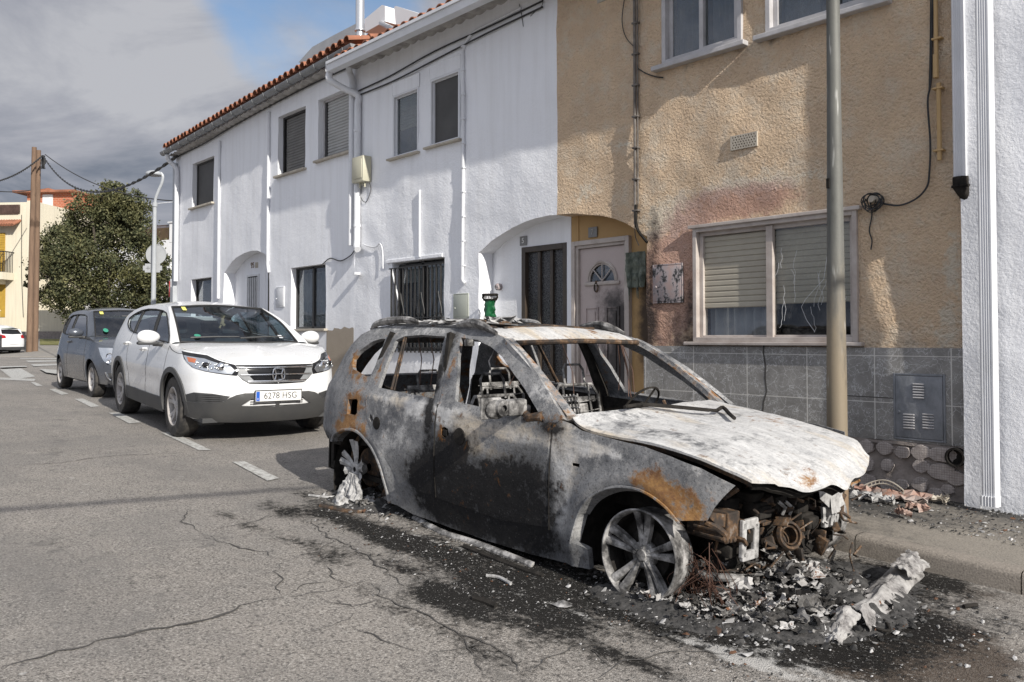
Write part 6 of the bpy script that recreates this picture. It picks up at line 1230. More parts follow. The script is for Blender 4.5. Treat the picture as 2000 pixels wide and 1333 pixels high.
c = onscreen(-.52, .13); sticker(T, Matrix.Translation(c) @ Q @ Matrix.Diagonal((1, 1, 1, 1)), .038, 'sticker_green', 'green_sticker'); m = MB(); c = onscreen(-.55, .90); k = MB().bbox((-.03, -.05, -.001), (.02, .05, .001), .0005); m.add([Matrix.Translation(c) @ Q @ Vector(v) for v in k.v], k.f); m.obj('yellow_sticker', MATS['sticker_yellow'], T, world=False)
m = MB(); c = onscreen(.52, .10); k = MB().bbox((-.02, -.04, -.001), (.03, .05, .001), .0005); m.add([Matrix.Translation(c) @ Q @ Vector(v) for v in k.v], k.f); m.obj('paper_sticker', MATS['white_paint'], T, world=False)
m = MB()
for y0, y1 in ((-.62, -.05), (-.05, .55)): a, b = onscreen(y0, .02, .03), onscreen(y1, .05, .03); m.tube([a, a.lerp(b, .5)+Vector((0, 0, .006)), b], [.012, .009, .006], 6)
m.obj('wiper', MATS['black_plastic'], T, world=False)
m = MB(); hc_ = Vector((1.62, -.02, 1.30)); m.tube([hc_+Vector((0, 0, .09)), hc_+Vector((0, 0, .05))], .003, 4); m.tube([hc_+Vector((0, 0, .05)), hc_+Vector((0, .01, .02)), hc_+Vector((0, 0, -.02)), hc_+Vector((0, .03, -.05))], [.02, .022, .028, .022], 10); m.tube([hc_+Vector((0, .01, .03)), hc_+Vector((0, .03, .08))], [.012, .01], 8); m.tube([hc_+Vector((0, -.01, -.04)), hc_+Vector((0, -.03, -.08))], .012, 8)
t2 = WS_M @ hc_; HT = m.obj('hanging_toy', MATS['tan_plush'], world=False); HT.matrix_world = WS_M; tag(HT, 'small tan plush toy hanging behind the windscreen of the white SUV', 'toy')
m = MB(); m.box((-.6, -.75, .22), (3.3, .75, .27)); m.box((2.95, -.7, .17), (3.1, -.45, .24)); m.obj('underbody', MATS['black_plastic'], T, world=False)
# ===== grey hatchback
G0 = ground(180, 776); yaw_ = -2.6; a_ = math.radians(yaw_); o_ = np.array([G0[0]-2.4*math.cos(a_)-math.sin(a_)*.80, G0[1]-2.4*math.sin(a_)+.80*math.cos(a_), 0]); o_[2] = gz(G0[0])+2.4*.018
plan = [(-.62, 0), (-.62, .35), (-.58, .62), (-.45, .76), (-.2, .82), (.2, .835), (1.2, .84), (2.0, .84), (2.4, .835), (2.7, .80), (2.92, .70), (3.05, .52), (3.11, .28), (3.13, 0)]
dtb = [(.15, .06), (.30, .03), (.5, .005), (.62, .0), (.75, .005), (.88, .03), (.98, .05), (1.2, .12), (1.38, .20), (1.45, .26), (1.5, .33)]
def noseG(u, z): f = sm01(u, 2.6, 3.1); return f*(.16*max(0, (z-.60)/.25)**2*(z > .60)+.03*max(0, (.35-z)/.2)**2)-.022*math.exp(-((math.hypot(u-2.4, z-.3)-.36)/.07)**2)-.022*math.exp(-((math.hypot(u, z-.3)-.36)/.07)**2)
sk2 = Skin(.84, plan, dtb, -.2, 2.4, noseG); uc2 = float(sk2.u[-1]); U2 = sk2.uy
T2 = thing('grey_hatchback', 'dark grey hatchback parked behind the white SUV', 'car', mw=carM(o_, yaw_, .018))
rail = [(1.25, 1.43), (1.0, 1.455), (.6, 1.465), (.2, 1.455), (-.15, 1.42), (-.38, 1.34)]
apil = [(2.0, 1.0), (1.85, 1.09), (1.65, 1.21), (1.45, 1.33), (1.25, 1.43)]
fend = [(2.0, 1.0), (2.25, .965), (2.5, .92), (2.68, .88), (U2(.76), .845)]
ntop = [(U2(.76), .845), (U2(.6), .80), (U2(.4), .775), (U2(.2), .765), (uc2, .765)]
P2 = dict(paint='grey_car_paint', W=.84, wb=2.4, hub=.295, arch=.345, sill=.24, tail_z=1.34, top=rail[::-1]+apil[::-1][1:]+fend[1:]+ntop[1:], nose_z=.22, nose_bottom=[(U2(.5), .21), (U2(.72), .225)], tail_bottom=[(-.45, .30)],
    glass=[(-.22, 1.17), (-.1, 1.05), (.15, 1.02), (.9, 1.0), (1.75, .985), (1.88, 1.0), (1.72, 1.12), (1.5, 1.25), (1.3, 1.345), (1.1, 1.375), (.6, 1.385), (.15, 1.37), (-.12, 1.30)],
    pillars=[((.62, 1.0), (.5, 1.38), .10), ((-.02, 1.03), (-.0, 1.36), .06)], seams=[[(.62, 1.0), (.66, .8), (.62, .5), (.55, .27)], [(1.92, .98), (1.95, .8), (1.93, .5), (1.9, .3)]], handles=[(.75, .88)],
    fender=fend, cowl=[(2.05, -.5, 1.0), (2.1, 0, 1.0), (2.05, .5, 1.0)], nose_top=ntop, crown=.03, ws=((1.95, .66, 1.0), (2.08, .985), (1.28, .54, 1.435), (1.22, 1.46)), apil=apil, rail=rail, belt=1.0, seat_h=.5)
car_common(T2, sk2, P2)
for side in (-1, 1):
    lo_ = [(U2(.80)-.02, .83), (U2(.78), .72), (U2(.73), .60), (U2(.66), .555), (U2(.60), .60), (U2(.56), .72), (U2(.58), .79), (U2(.68), .825)]
    g = MB(); skinpanel(sk2, lo_, [], .05, .01, side, off=.006, m=g); HL = g.obj('headlight', MATS['reflector'], T2, world=False)
    g = MB(); c = sk2(U2(.68), .69, side, .01); n_ = Vector((1, side*.6, .25)).normalized(); MM = Matrix.Translation(c) @ n_.to_track_quat('Z', 'Y').to_matrix().to_4x4(); g.lathe([(.06, -.02), (.055, .015), (.04, .005), (0, .01)], MM, 18); g.lathe([(.035, -.02), (.03, .015), (0, .005)], MM @ Matrix.Translation((0, -.09, 0)), 14); g.obj('bulb_ring', MATS['chrome'], HL, world=False)
    g = MB(); skinpanel(sk2, [(U2(.70), .42), (U2(.66), .30), (U2(.52), .30), (U2(.52), .42)], [], .06, .01, side, off=.004, m=g); g.obj('fog_recess', MATS['black_plastic'], T2, world=False)
    g = MB(); g.tube([sk2(U2(.72), .43, side, .014), sk2(U2(.70), .35, side, .016), sk2(U2(.66), .30, side, .014)], .012, 6); g.obj('chrome_trim', MATS['chrome'], T2, world=False)
    side_mirror(T2, 1.78, side*.93, 1.06, side, 'grey_car_paint', .92)
    for cx in (0, 2.4): wheel(T2, (cx, side*.73, .295), side, .297, .185, .20, 'cap')
g = MB()
for side in (-1, 1): skinpanel(sk2, [(uc2+.001, .70), (U2(.4), .70), (U2(.35), .62), (uc2+.001, .6)], [], .06, .01, side, off=.004, m=g); skinpanel(sk2, [(uc2+.001, .42), (U2(.42), .42), (U2(.42), .28), (uc2+.001, .28)], [], .06, .01, side, off=.004, m=g)
g.obj('grille', MATS['gloss_black'], T2, world=False)
n_ = (Vector((P2['ws'][2][2]-P2['ws'][0][2], 0, P2['ws'][0][0]-P2['ws'][2][0]))).normalized(); Q = n_.to_track_quat('Z', 'Y').to_matrix().to_4x4()
sticker(T2, Matrix.Translation(onscreen(-.50, .18, .012, P2['ws'])) @ Q @ Matrix.Diagonal((.7, 1, 1, 1)), .06, 'sticker_green', 'green_sticker')
m = MB(); c = onscreen(-.52, .88, .012, P2['ws']); k = MB().bbox((-.03, -.04, -.001), (.03, .04, .001), .0005); m.add([Matrix.Translation(c) @ Q @ Vector(v) for v in k.v], k.f); m.obj('yellow_sticker', MATS['sticker_yellow'], T2, world=False)
m = MB(); m.box((-.4, -.68, .19), (2.9, .68, .24)); m.obj('underbody', MATS['black_plastic'], T2, world=False)
# ===== white car cut by the left edge
wd = 41.; c0 = gp_(0, wd, .72); v_ = -RV*1.0; yawd = math.degrees(math.atan2(v_[1], v_[0]))
plan = [(-.72, 0), (-.72, .4), (-.66, .68), (-.5, .80), (-.1, .85), (.5, .87), (1.4, .87), (2.4, .86), (2.8, .8), (3.1, .6), (3.25, .3), (3.28, 0)]
dtb = [(.2, .05), (.35, .02), (.6, 0), (.8, .01), (.95, .05), (1.2, .15), (1.38, .25), (1.45, .32)]
sk3 = Skin(.87, plan, dtb, -.1, 2.4, lambda u, z: sm01(-u, .4, .9)*(.10*max(0, (z-.9)/.4)))
oo = c0-v_*(-.72)*1.0+RV*.55; T3 = thing('white_hatchback', 'white hatchback cut off by the left edge of the picture', 'car', mw=carM((oo[0]+RV[0]*.25, oo[1]+RV[1]*.25, .72), yawd-14, 0))
rail = [(1.2, 1.40), (.8, 1.43), (.3, 1.42), (-.1, 1.38), (-.45, 1.28)]; apil = [(2.05, .98), (1.7, 1.18), (1.4, 1.34), (1.2, 1.40)]
fend = [(2.05, .98), (2.4, .92), (2.75, .84)]; uc3 = float(sk3.u[-1]); U3 = sk3.uy; ntop = [(2.75, .84), (U3(.5), .76), (U3(.2), .74), (uc3, .74)]
P3 = dict(paint='white_car_paint', W=.87, wb=2.55, hub=.31, arch=.36, sill=.25, tail_z=1.28, top=rail[::-1]+apil[::-1][1:]+fend[1:]+ntop[1:], nose_z=.22, nose_bottom=[(U3(.5), .22)], tail_bottom=[(-.5, .3)],
    glass=[(-.3, 1.12), (0, 1.02), (.9, .99), (1.85, .97), (1.6, 1.15), (1.3, 1.31), (.8, 1.35), (.2, 1.34), (-.2, 1.26)], pillars=[((.7, 1.0), (.6, 1.35), .08)], seams=[[(.7, 1.0), (.7, .5), (.66, .3)]], handles=[(.8, .85)],
    fender=fend, cowl=[(2.1, 0, .98)], nose_top=ntop, ws=((1.98, .68, .98), (2.08, .97), (1.22, .54, 1.40), (1.18, 1.43)), apil=apil, rail=rail, belt=1.0, seat_h=.5)
car_common(T3, sk3, P3)
for side in (-1, 1):
    for cx in (0, 2.55): wheel(T3, (cx, side*.76, .31), side, .312, .2, .2, 'cap')
    g = MB(); UB = lambda y: sk3.uy(y, False); skinpanel(sk3, [(-.42, 1.0), (UB(.70), 1.02), (UB(.45), .96), (UB(.45), .84), (UB(.72), .82), (-.40, .88)], [], .08, .01, side, off=.006, m=g); g.obj('tail_light', MATS['red_lens'], T3, world=False)
g = MB()
for side in (-1, 1): skinpanel(sk3, [(sk3.u[0]-.001, 1.26), (UB(.55), 1.25), (UB(.62), 1.04), (sk3.u[0]-.001, 1.02)], [], .08, .01, side, off=.004, m=g)
g.obj('rear_window', MATS['gloss_black'], T3, world=False)
g = MB()
for side in (-1, 1): skinpanel(sk3, [(sk3.u[0]-.001, .42), (UB(.75), .42), (UB(.72), .28), (sk3.u[0]-.001, .26)], [], .08, .01, side, off=.01, m=g)
g.obj('bumper_lower', MATS['black_plastic'], T3, world=False)
m = MB(); m.box((-.735, -.26, .55), (-.725, .26, .66)); m.obj('number_plate', MATS['plate_white'], T3, world=False)
# ===== burnt SUV
B_O = np.array([-5.691, 4.41, .254]); BM = carM(B_O, 0, .045)
BT = thing('burnt_suv', 'burnt-out SUV shell, ash white hood and rusted pillars, standing on bare wheel rims', 'car', mw=BM)
BD = [(0, .06), (.1, .05), (.25, .02), (.5, 0), (.75, .01), (.86, .032), (.9, .05), (1.1, .13), (1.3, .23), (1.4, .30), (1.5, .4)]
def bx0(x, z, off=0.):
    d = np.interp(z, [a for a, b in BD], [b for a, b in BD]); y = .92-d-.20*max(0, (x-2.9)/.6)**2-.12*max(0, (-.2-x)/.6)**2
    for cx, cz in ((2.68, .20), (-.08, .14)):
        r = math.hypot(x-cx, z-cz)
        if z > .05: y += .022*math.exp(-((r-.45)/.045)**2)
    y += .010*math.exp(-((z-.835)/.03)**2)*sm01(x, -.4, .1)*(1-sm01(x, 2.1, 2.6))
    y += .006*nz((x*2.2, z*2.2, 3), 1, 3)+.0025*nz((x*9, z*9, 5), 1, 3)
    return y+off
def bside(side, off=0.): return lambda a, b: (a, side*bx0(a, b, off), b)
def g2(x, z, cx, cz, rx, rz): return math.exp(-(((x-cx)/rx)**2+((z-cz)/rz)**2))
def bmask(p):
    x, y, z = p; ru = wh = so = 0
    if y < 0 or True:
        for a in ((-.18, .62, .15, .17, 1.1), (-.36, .56, .10, .07, .9), (-.14, .80, .14, .07, .8), (.04, .55, .06, .14, .8), (-.25, .98, .12, .06, .9), (-.38, 1.08, .04, .12, .85), (-.06, 1.1, .04, .2, .8), (.06, 1.1, .03, .2, .8), (.92, 1.1, .035, .3, .7), (2.95, .60, .17, .10, 1.15), (2.78, .66, .12, .07, .8), (3.05, .53, .12, .08, .8), (1.9, .80, .05, .05, .5), (-.60, .62, .12, .07, .5), (1.0, .70, .06, .06, .6), (2.0, .9, .12, .05, .5)): ru += a[4]*g2(x, z, *a[:4])
        for a in ((1.05, .81, .40, .05, .85), (1.2, .75, .28, .06, .7), (1.75, .77, .24, .06, 1.), (1.30, .66, .16, .09, .65), (1.6, .62, .2, .05, .5), (2.16, .74, .11, .16, .95), (2.18, .50, .06, .28, 1.0), (2.45, .76, .25, .05, .5), (.75, .80, .12, .08, .4), (2.12, .35, .05, .15, .6), (.5, .84, .45, .05, .7), (.45, .60, .3, .2, .40), (2.35, .78, .2, .05, .5), (-.72, .70, .1, .2, .25), (.2, 1.36, .9, .06, .35), (1.9, 1.02, .2, .1, .45), (.35, .14, .25, .06, .35), (2.3, .3, .05, .1, .7), (1.22, .53, .12, .1, .45), (3.1, .75, .2, .05, .35)): wh += a[4]*g2(x, z, *a[:4])
        for a in ((1.5, .38, .55, .22, 1.2), (1.05, .42, .22, .3, .8), (.85, .75, .05, .25, .8), (1.9, .45, .25, .3, .75), (1.5, .12, .8, .12, 1.0), (.70, .35, .25, .15, .6), (2.6, .2, .1, .1, .6), (2.0, .86, .10, .06, .5), (1.15, .62, .12, .08, .8), (1.7, .87, .3, .025, .5), (.86, .3, .15, .2, .7), (.80, 1.15, .06, .35, .85), (2.12, .84, .10, .04, .6), (-.63, .42, .2, .1, .8)): so += a[4]*g2(x, z, *a[:4])
    return (min(ru, 1), min(wh, 1), min(so, 1))
TH = .035
quarter = [(-.36, 1.05), (-.39, 1.10), (-.36, 1.15), (-.32, 1.18), (-.19, 1.25), (-.10, 1.272), (-.04, 1.275), (-.025, 1.2), (-.02, 1.07), (-.035, .985), (-.10, .98), (-.32, 1.02)]
fuel = [(-.24, .79), (-.12, .805), (-.10, .79), (-.09, .70), (-.12, .675), (-.24, .675)]
rdoor = [(.50, .245), (.93, .232), (.925, .60), (.915, .87), (.84, 1.12), (.755, 1.365), (.4, 1.362), (.15, 1.345), (.05, 1.315), (.058, .92), (.02, .85), (.05, .70), (.16, .56), (.30, .45), (.42, .33)]
fdoor = [(.94, .232), (1.62, .215), (2.06, .262), (2.05, .60), (2.035, .865), (1.93, .985), (1.74, 1.10), (1.57, 1.195), (1.40, 1.28), (1.24, 1.333), (1.07, 1.36), (.80, 1.366), (.86, 1.12), (.93, .87)]
oR = [(-.02-.0, .0)]; 
archR = [(-.46, .43), (-.44, .47), (-.32, .53), (-.18, .562), (-.03, .56), (.13, .49), (.25, .38), (.31, .27), (.35, .14), (.37, .085)]
outer = [(.37, .085)][:0]+[(.37, .085), (.63, .05), (1.42, .045), (1.88, .055), (2.36, .085), (2.36, .20), (2.10, .24), (2.075, .262), (2.07, .60), (2.05, .87), (2.11, .905), (1.98, 1.0), (1.77, 1.145), (1.55, 1.265), (1.40, 1.33), (1.2, 1.37), (1.0, 1.39), (.7, 1.40), (.3, 1.395), (0, 1.38), (-.3, 1.345), (-.45, 1.29), (-.56, 1.20), (-.64, 1.06), (-.70, .94), (-.77, .86), (-.80, .75), (-.83, .60), (-.82, .50), (-.70, .46), (-.62, .43)]+archR[:-1]
def hole(L, s): c = np.mean(np.array(L), 0); return [tuple(c+(np.array(p)-c)*s) for p in L]
rwin = [(.11, 1.27), (.125, 1.1), (.135, .915), (.5, .905), (.845, .90), (.80, 1.05), (.765, 1.14), (.70, 1.325), (.4, 1.325), (.2, 1.305)]
fwin = [(.885, 1.325), (.94, 1.2), (1.0, 1.1), (1.09, .905), (1.39, .895), (1.75, .885), (1.965, .868), (1.86, .945), (1.72, 1.04), (1.56, 1.13), (1.40, 1.22), (1.24, 1.28), (1.07, 1.318)]
fender = [(2.062, .25), (2.07, .60), (2.055, .865), (2.10, .895), (2.19, .885), (2.28, .86), (2.41, .85), (2.56, .84), (2.74, .832), (2.93, .805), (3.10, .775), (3.27, .712), (3.22, .65), (3.18, .59), (3.15, .525), (3.0, .50), (2.93, .56), (2.82, .602), (2.72, .618), (2.58, .60), (2.45, .535), (2.34, .43), (2.285, .34), (2.265, .25), (2.21, .213), (2.12, .205)]
for side in (-1, 1):
    st_ = .03 if side < 0 else .06
    m = MB(); m.panel(outer, [quarter, hole(rdoor, .995), hole(fdoor, .997), fuel], st_, bside(side), TH, flip=(side > 0)); m.obj('body_side', MATS['burnt_steel'], BT, world=False, fn=bmask, fix=False)
    m = MB(); m.panel(rdoor, [rwin, [(.10, .715), (.135, .70), (.15, .67), (.12, .655), (.09, .68)]], st_, bside(side, .003), TH*.8, flip=(side > 0)); RD = m.obj('rear_door', MATS['burnt_steel'], BT, world=False, fn=bmask)
    m = MB(); m.tube([bside(side, -.01)(.19, 1.30), bside(side, -.01)(.30, .91)], .011, 6); m.tube([bside(side, -.012)(.21, 1.30), bside(side, -.012)(.33, .91)], .006, 6); m.obj('window_divider', MATS['rusty'], RD, world=False)
    m = MB(); m.grid(lambda u, v: (.17+.10*u, side*(bx0(.2, .66)+.006), .62+.10*v), 6, 6) if False else m.tube([bside(side, .004)(.20+.045*math.cos(t), .655+.045*math.sin(t)) for t in np.linspace(0, 6.28, 14)], .004, 5); m.lathe([(0, .0), (.04, .0), (.045, -.006)], Matrix.Translation(bside(side, .008)(.20, .655)) @ Matrix.Rotation(math.pi/2*(-side) if False else (math.pi/2 if side < 0 else -math.pi/2), 4, 'X'), 16); m.obj('handle_cup', MATS['charred'], RD, world=False)
    m = MB(); m.panel(fdoor, [fwin, [(1.0, .715), (1.03, .73), (1.07, .72), (1.08, .68), (1.04, .655), (1.0, .67)], ], st_, bside(side, .003), TH*.8, flip=(side > 0)); FD = m.obj('front_door', MATS['burnt_steel'], BT, world=False, fn=bmask)
    m = MB(); c = bside(side, .008)(1.20, .685); m.lathe([(0, 0), (.055, 0), (.06, -.008)], Matrix.Translation(c) @ Matrix.Rotation(math.pi/2 if side < 0 else -math.pi/2, 4, 'X'), 16); m.obj('handle_cup', MATS['charred'], FD, world=False); m = MB(); c = bside(side, -.01)(1.04, .69); m.bbox((c[0]-.03, c[1]-.012, c[2]-.025), (c[0]+.02, c[1]+.02, c[2]+.02), .006); m.obj('lock_remains', MATS['charred'], FD, world=False)
    m = MB(); m.tube([bside(side, .006)(a, b) for a, b in ((.945, .235), (.935, .5), (.925, .75), (.92, .87))], .004, 5); m.tube([bside(side, .006)(a, b) for a, b in ((2.06, .25), (2.065, .6), (2.045, .87))], .004, 5); m.obj('shut_line', MATS['charred'], BT, world=False)
    m = MB()      # charred door cards behind the skins
    m.panel([(.12, .25), (2.0, .25), (2.0, .83), (.12, .87)], [], .15, lambda a, b: (a, side*(.80+.01*nz((a*4, b*4, 1))), b), .02, flip=(side > 0)); m.panel([(-.75, .35), (.1, .45), (.1, .9), (-.3, .95), (-.7, .9)], [], .15, lambda a, b: (a, side*(.74+.01*nz((a*4, b*4, 1))), b), .02, flip=(side > 0)); m.obj('door_card', MATS['charred'], BT, world=False)
    m = MB(); m.panel(fender if side < 0 else [(min(a, 3.0), b) for a, b in fender if a < 3.0], [[(2.24, .655), (2.30, .655), (2.30, .675), (2.24, .672)]] if side < 0 else [], st_, lambda a, b: (a, side*bx0(a, b, .002+.012*sm01(a, 2.9, 3.2)*(.5+.5*nz((a*4, b*4, 8)))), b), .006, flip=(side > 0)); FE = m.obj('fender', MATS['burnt_steel'], BT, world=False, fn=bmask)
    m = MB(); lip = [(2.25, .215), (2.275, .30), (2.33, .42), (2.43, .525), (2.57, .592), (2.72, .612), (2.83, .597), (2.94, .552), (3.02, .492)]; L_ = cr(lip, 5)
    m.grid(lambda u, v: (lambda q_: (q_[0]+(2.68-q_[0])*.04*v, side*(bx0(q_[0], q_[1])+.012-.07*v), q_[1]-.03*v*(1 if q_[1] > .4 else 0)))(L_[int(round(u*(len(L_)-1)))]), len(L_)-1, 3); m.tube([(a, side*(bx0(a, b)+.012), b) for a, b in L_], .008, 6); m.obj('arch_lip', MATS['burnt_steel'], FE, world=False, fn=bmask)
    m = MB(); L_ = cr(archR, 4); m.tube([(a, side*(bx0(a, b)+.006), b) for a, b in L_], .012, 6); m.grid(lambda u, v: (lambda q_: (q_[0], side*(bx0(q_[0], q_[1])-.16*v), q_[1]-.015*v))(L_[int(round(u*(len(L_)-1)))]), len(L_)-1, 4); m.obj('arch_lip', MATS['burnt_steel'], BT, world=False, fn=lambda p: (.6*g2(p[0], p[2], -.2, .55, .3, .08), .2, .1))
    m = MB()      # inner wheel housings
    for cx, cz, a0_ in ((2.68, .2, .95), (-.06, .14, -.2)):
      m = MB(); m.grid(lambda u, v: (cx+.43*math.cos(a0_+(3.41-a0_)*u), side*(.87-.40*v), cz+.43*math.sin(a0_+(3.41-a0_)*u)), 16, 3); m.box((cx-.45, side*.46-.01, .1), (cx+.22, side*.46+.01, .55))
      m.obj('wheel_housing', MATS['charred'], BT, world=False)
# A pillars and screen frame: box sections with an inner face
def sect(m, pts, w, h, tw=(0, 0, 1)):
    P = [Vector(p) for p in pts]; vs = []
    for i, p in enumerate(P):
        t = (P[min(i+1, len(P)-1)]-P[max(i-1, 0)]).normalized(); a = t.cross(Vector(tw)).normalized(); b = a.cross(t)
        for s1, s2 in ((-1, -1), (1, -1), (1, 1), (-1, 1)): vs.append(p+a*w/2*s1+b*h/2*s2)
    return m.add(vs, [(i*4+j, i*4+(j+1) % 4, (i+1)*4+(j+1) % 4, (i+1)*4+j) for i in range(len(P)-1) for j in range(4)]+[(3, 2, 1, 0), tuple(len(vs)-4+k for k in range(4))], True)
def rp(p): return (.42+.5*nz((p[0]*3, p[1]*3, p[2]*3)), .45, .15)
for s in (-1, 1):
    m = MB(); sect(m, cr([(2.07, s*.765, .90), (1.88, s*.745, 1.035), (1.66, s*.715, 1.175), (1.47, s*.68, 1.275), (1.35, s*.645, 1.325)], 5), .07, .035); m.obj('pillar', MATS['burnt_steel'], BT, world=False, fn=rp, sharp=40)
    m = MB(); sect(m, [(.93, s*.80, .45), (.90, s*.79, .90), (.84, s*.72, 1.15), (.78, s*.655, 1.34)], .04, .11, (0, 1, 0)); m.obj('centre_pillar', MATS['charred'], BT, world=False)
    m = MB(); sect(m, [(-.02, s*.80, .9), (.0, s*.75, 1.1), (.03, s*.66, 1.32)], .05, .07, (0, 1, 0)); m.obj('rear_pillar', MATS['charred'], BT, world=False)
# roof with the sunroof hole
def zr(x, y): return np.interp(x, [-.45, -.3, 0, .5, 1.0, 1.2, 1.30, 1.42], [1.30, 1.352, 1.388, 1.403, 1.393, 1.372, 1.345, 1.300])+.032*(1-(y/.66)**2)*(1-.5*sm01(x, 1.1, 1.4))+.006*nz((x*3, y*3, 2))
ro = [(-.45, -.56), (-.3, -.625), (0, -.635), (.6, -.64), (1.0, -.635), (1.2, -.64), (1.37, -.645), (1.40, -.3), (1.405, 0), (1.40, .3), (1.37, .645), (1.2, .64), (1.0, .635), (.6, .64), (0, .635), (-.3, .625), (-.45, .56)]
sr = [(.22, -.46), (1.02, -.48), (1.07, -.44), (1.08, .44), (1.02, .48), (.22, .46)]
def roofm(p): x, y, z = p; return (.6*g2(x, y, 1.38, 0, .05, .9)+.5*g2(x, y, 1.2, .3, .08, .3)+.5*g2(x, y, .2, 0, .1, .6), .75*sm01(x, 1.0, 1.15)+.2, .5*(1-sm01(x, .9, 1.05)))
m = MB(); m.panel(ro, [sr], .045, lambda a, b: (a, b, zr(a, b)), .012); m.obj('roof', MATS['burnt_steel'], BT, world=False, fn=roofm)
m = MB()
for s in (-1, 1):
    L_ = cr([(.28, s*.50, 1.405), (1.05, s*.50, 1.395)], 6); m.tube(L_, .02, 6)
m.tube([(1.09, -.46, zr(1.09, -.46)), (1.10, 0, zr(1.1, 0)), (1.09, .46, zr(1.09, .46))], .014, 6); m.tube([(.2, -.46, zr(.2, -.46)+.01), (.2, 0, zr(.2, 0)+.01), (.2, .46, zr(.2, .46)+.01)], .014, 6); m.tube([(1.405, -.62, 1.312), (1.42, 0, 1.325), (1.405, .62, 1.312)], .018, 8)
m.obj('roof_frame', MATS['rusty'], BT, world=False)
for s in (-1, 1):
    m = MB(); L_ = cr([(-.34, s*.64, 1.335), (-.26, s*.645, 1.385), (-.10, s*.645, 1.415), (.12, s*.64, 1.43), (.26, s*.64, 1.425), (.30, s*.64, 1.41)], 5); m.tube(L_, [.012+.012*math.sin(math.pi*i/(len(L_)-1)) for i in range(len(L_))], 8, sx=1.4); m.obj('roof_rail', MATS['burnt_alloy'], BT, world=False); m = MB()
    L_ = cr([(.78, s*.635, 1.41), (.95, s*.64, 1.43), (1.10, s*.65, 1.412), (1.24, s*.655, 1.372)], 5); m.tube(L_, [.012+.016*math.sin(math.pi*i/(len(L_)-1)) for i in range(len(L_))], 8, sx=1.5); m.obj('roof_rail', MATS['burnt_alloy'], BT, world=False)
m = MB()
for k in range(70):
    x = -.3+1.2*rnd() if k < 45 else .62+.25*rnd(); y = (-.62+.25*rnd()**2) if k < 45 else -.35+.35*rnd(); s = .02+.035*rnd(); h = zr(x, y); a = rnd()*6
    P3_ = [Vector((math.cos(a+t)*s*(.6+rnd()*.8), math.sin(a+t)*s*(.6+rnd()*.8), rnd()*s*(.6 if k < 45 else 1.3))) for t in (0, 1.5, 3, 4.6)]; m.add([Vector((x, y, h+.004))+q_ for q_ in P3_], [(0, 1, 2), (0, 2, 3)])
m.obj('roof_flakes', MATS['ash_white'], BT, world=False, kind='stuff')
# tailgate frame and rear end
m = MB(); tg = [(-.66, .50), (.66, .50), (.72, .80), (.70, .92), (.62, 1.12), (.52, 1.31), (-.52, 1.31), (-.62, 1.12), (-.70, .92), (-.72, .80)]; tw = [(-.50, .93), (.50, .93), (.44, 1.14), (.38, 1.24), (-.38, 1.24), (-.44, 1.14)]
m.panel(tg, [tw], .08, lambda a, b: (-.83+.0*a+.36*max(0, (b-.86)/.45)**1.3-.0+.12*(a/.8)**4, a, b), .03, flip=True); m.obj('tailgate', MATS['burnt_steel'], BT, world=False, fn=lambda p: (.3, .1, .5))
m = MB(); m.panel([(-.68, .18), (-.42, .18), (-.42, .50), (-.68, .50)], [[(-.62, .24), (-.50, .24), (-.50, .38), (-.62, .38)]], .1, lambda a, b: (a, -.80, b), .02, sm=False); m.box((-.70, -.80, .17), (-.66, .80, .48)); m.panel([(-.68, .18), (-.42, .18), (-.42, .50), (-.68, .50)], [], .1, lambda a, b: (a, .80, b), .02, sm=False, flip=True); m.obj('rear_end', MATS['charred'], BT, world=False)
# hood
hl = [(2.05, -.74, .912), (2.12, -.765, .875), (2.22, -.775, .848), (2.42, -.775, .838), (2.68, -.765, .835), (2.95, -.75, .806), (3.17, -.725, .755), (3.27, -.70, .722)]
hr_ = [(1.99, .74, .93), (2.2, .765, .905), (2.42, .765, .885), (2.64, .76, .862), (2.95, .72, .82), (3.10, .70, .795), (3.15, .67, .755), (3.20, .62, .735)]
hrear = [(2.05, -.74, .912), (2.14, -.45, .935), (2.17, -.08, .945), (2.12, .30, .945), (1.99, .74, .93)]
hfront = [(3.27, -.70, .722), (3.33, -.56, .712), (3.40, -.44, .678), (3.44, -.34, .69), (3.465, -.24, .70), (3.485, -.15, .672), (3.475, -.08, .705), (3.465, .02, .715), (3.45, .12, .728), (3.39, .28, .748), (3.31, .45, .75), (3.20, .62, .735)]
cf = coons(cr(hrear, 6), cr(hfront, 4), cr(hl, 5), cr(hr_, 5), 64, 48, lambda u, v: (0, 0, .032*math.sin(math.pi*u)**.8*math.sin(math.pi*min(1, v*1.02))**.7-.012*math.exp(-((u-.5)/.12)**2)*math.sin(math.pi*v)+.010*math.exp(-((abs(u-.5)-.36+.08*v)/.035)**2)*math.sin(math.pi*v)+.006*nz((u*5, v*5, 3), 1, 4)-.012*sm01(v, .93, 1)*abs(math.sin(u*19))*(u > .1)))
def hoodm(p): x, y, z = p; return (.50*g2(x, y, 2.75, .30, .35, .12)*.6+.75*g2(x, y, 3.38, -.36, .05, .09)+.35*g2(x, y, 2.75, .35, .2, .15)*.6, .78-.30*g2(x, y, 2.7, -.55, .4, .12)-.25*g2(x, y, 2.2, -.6, .15, .15)+.15*sm01(x, 3.0, 3.4), .12*g2(x, y, 2.3, -.68, .3, .06)+.25*g2(x, y, 2.1, 0, .05, .6))
m = MB(); m.grid(cf, 64, 48); n0 = len(m.v); m.add([(x, y, z-.014) for x, y, z in m.v[:n0]], [f[::-1] for f in m.f[:64*48]], True)
E_ = {}
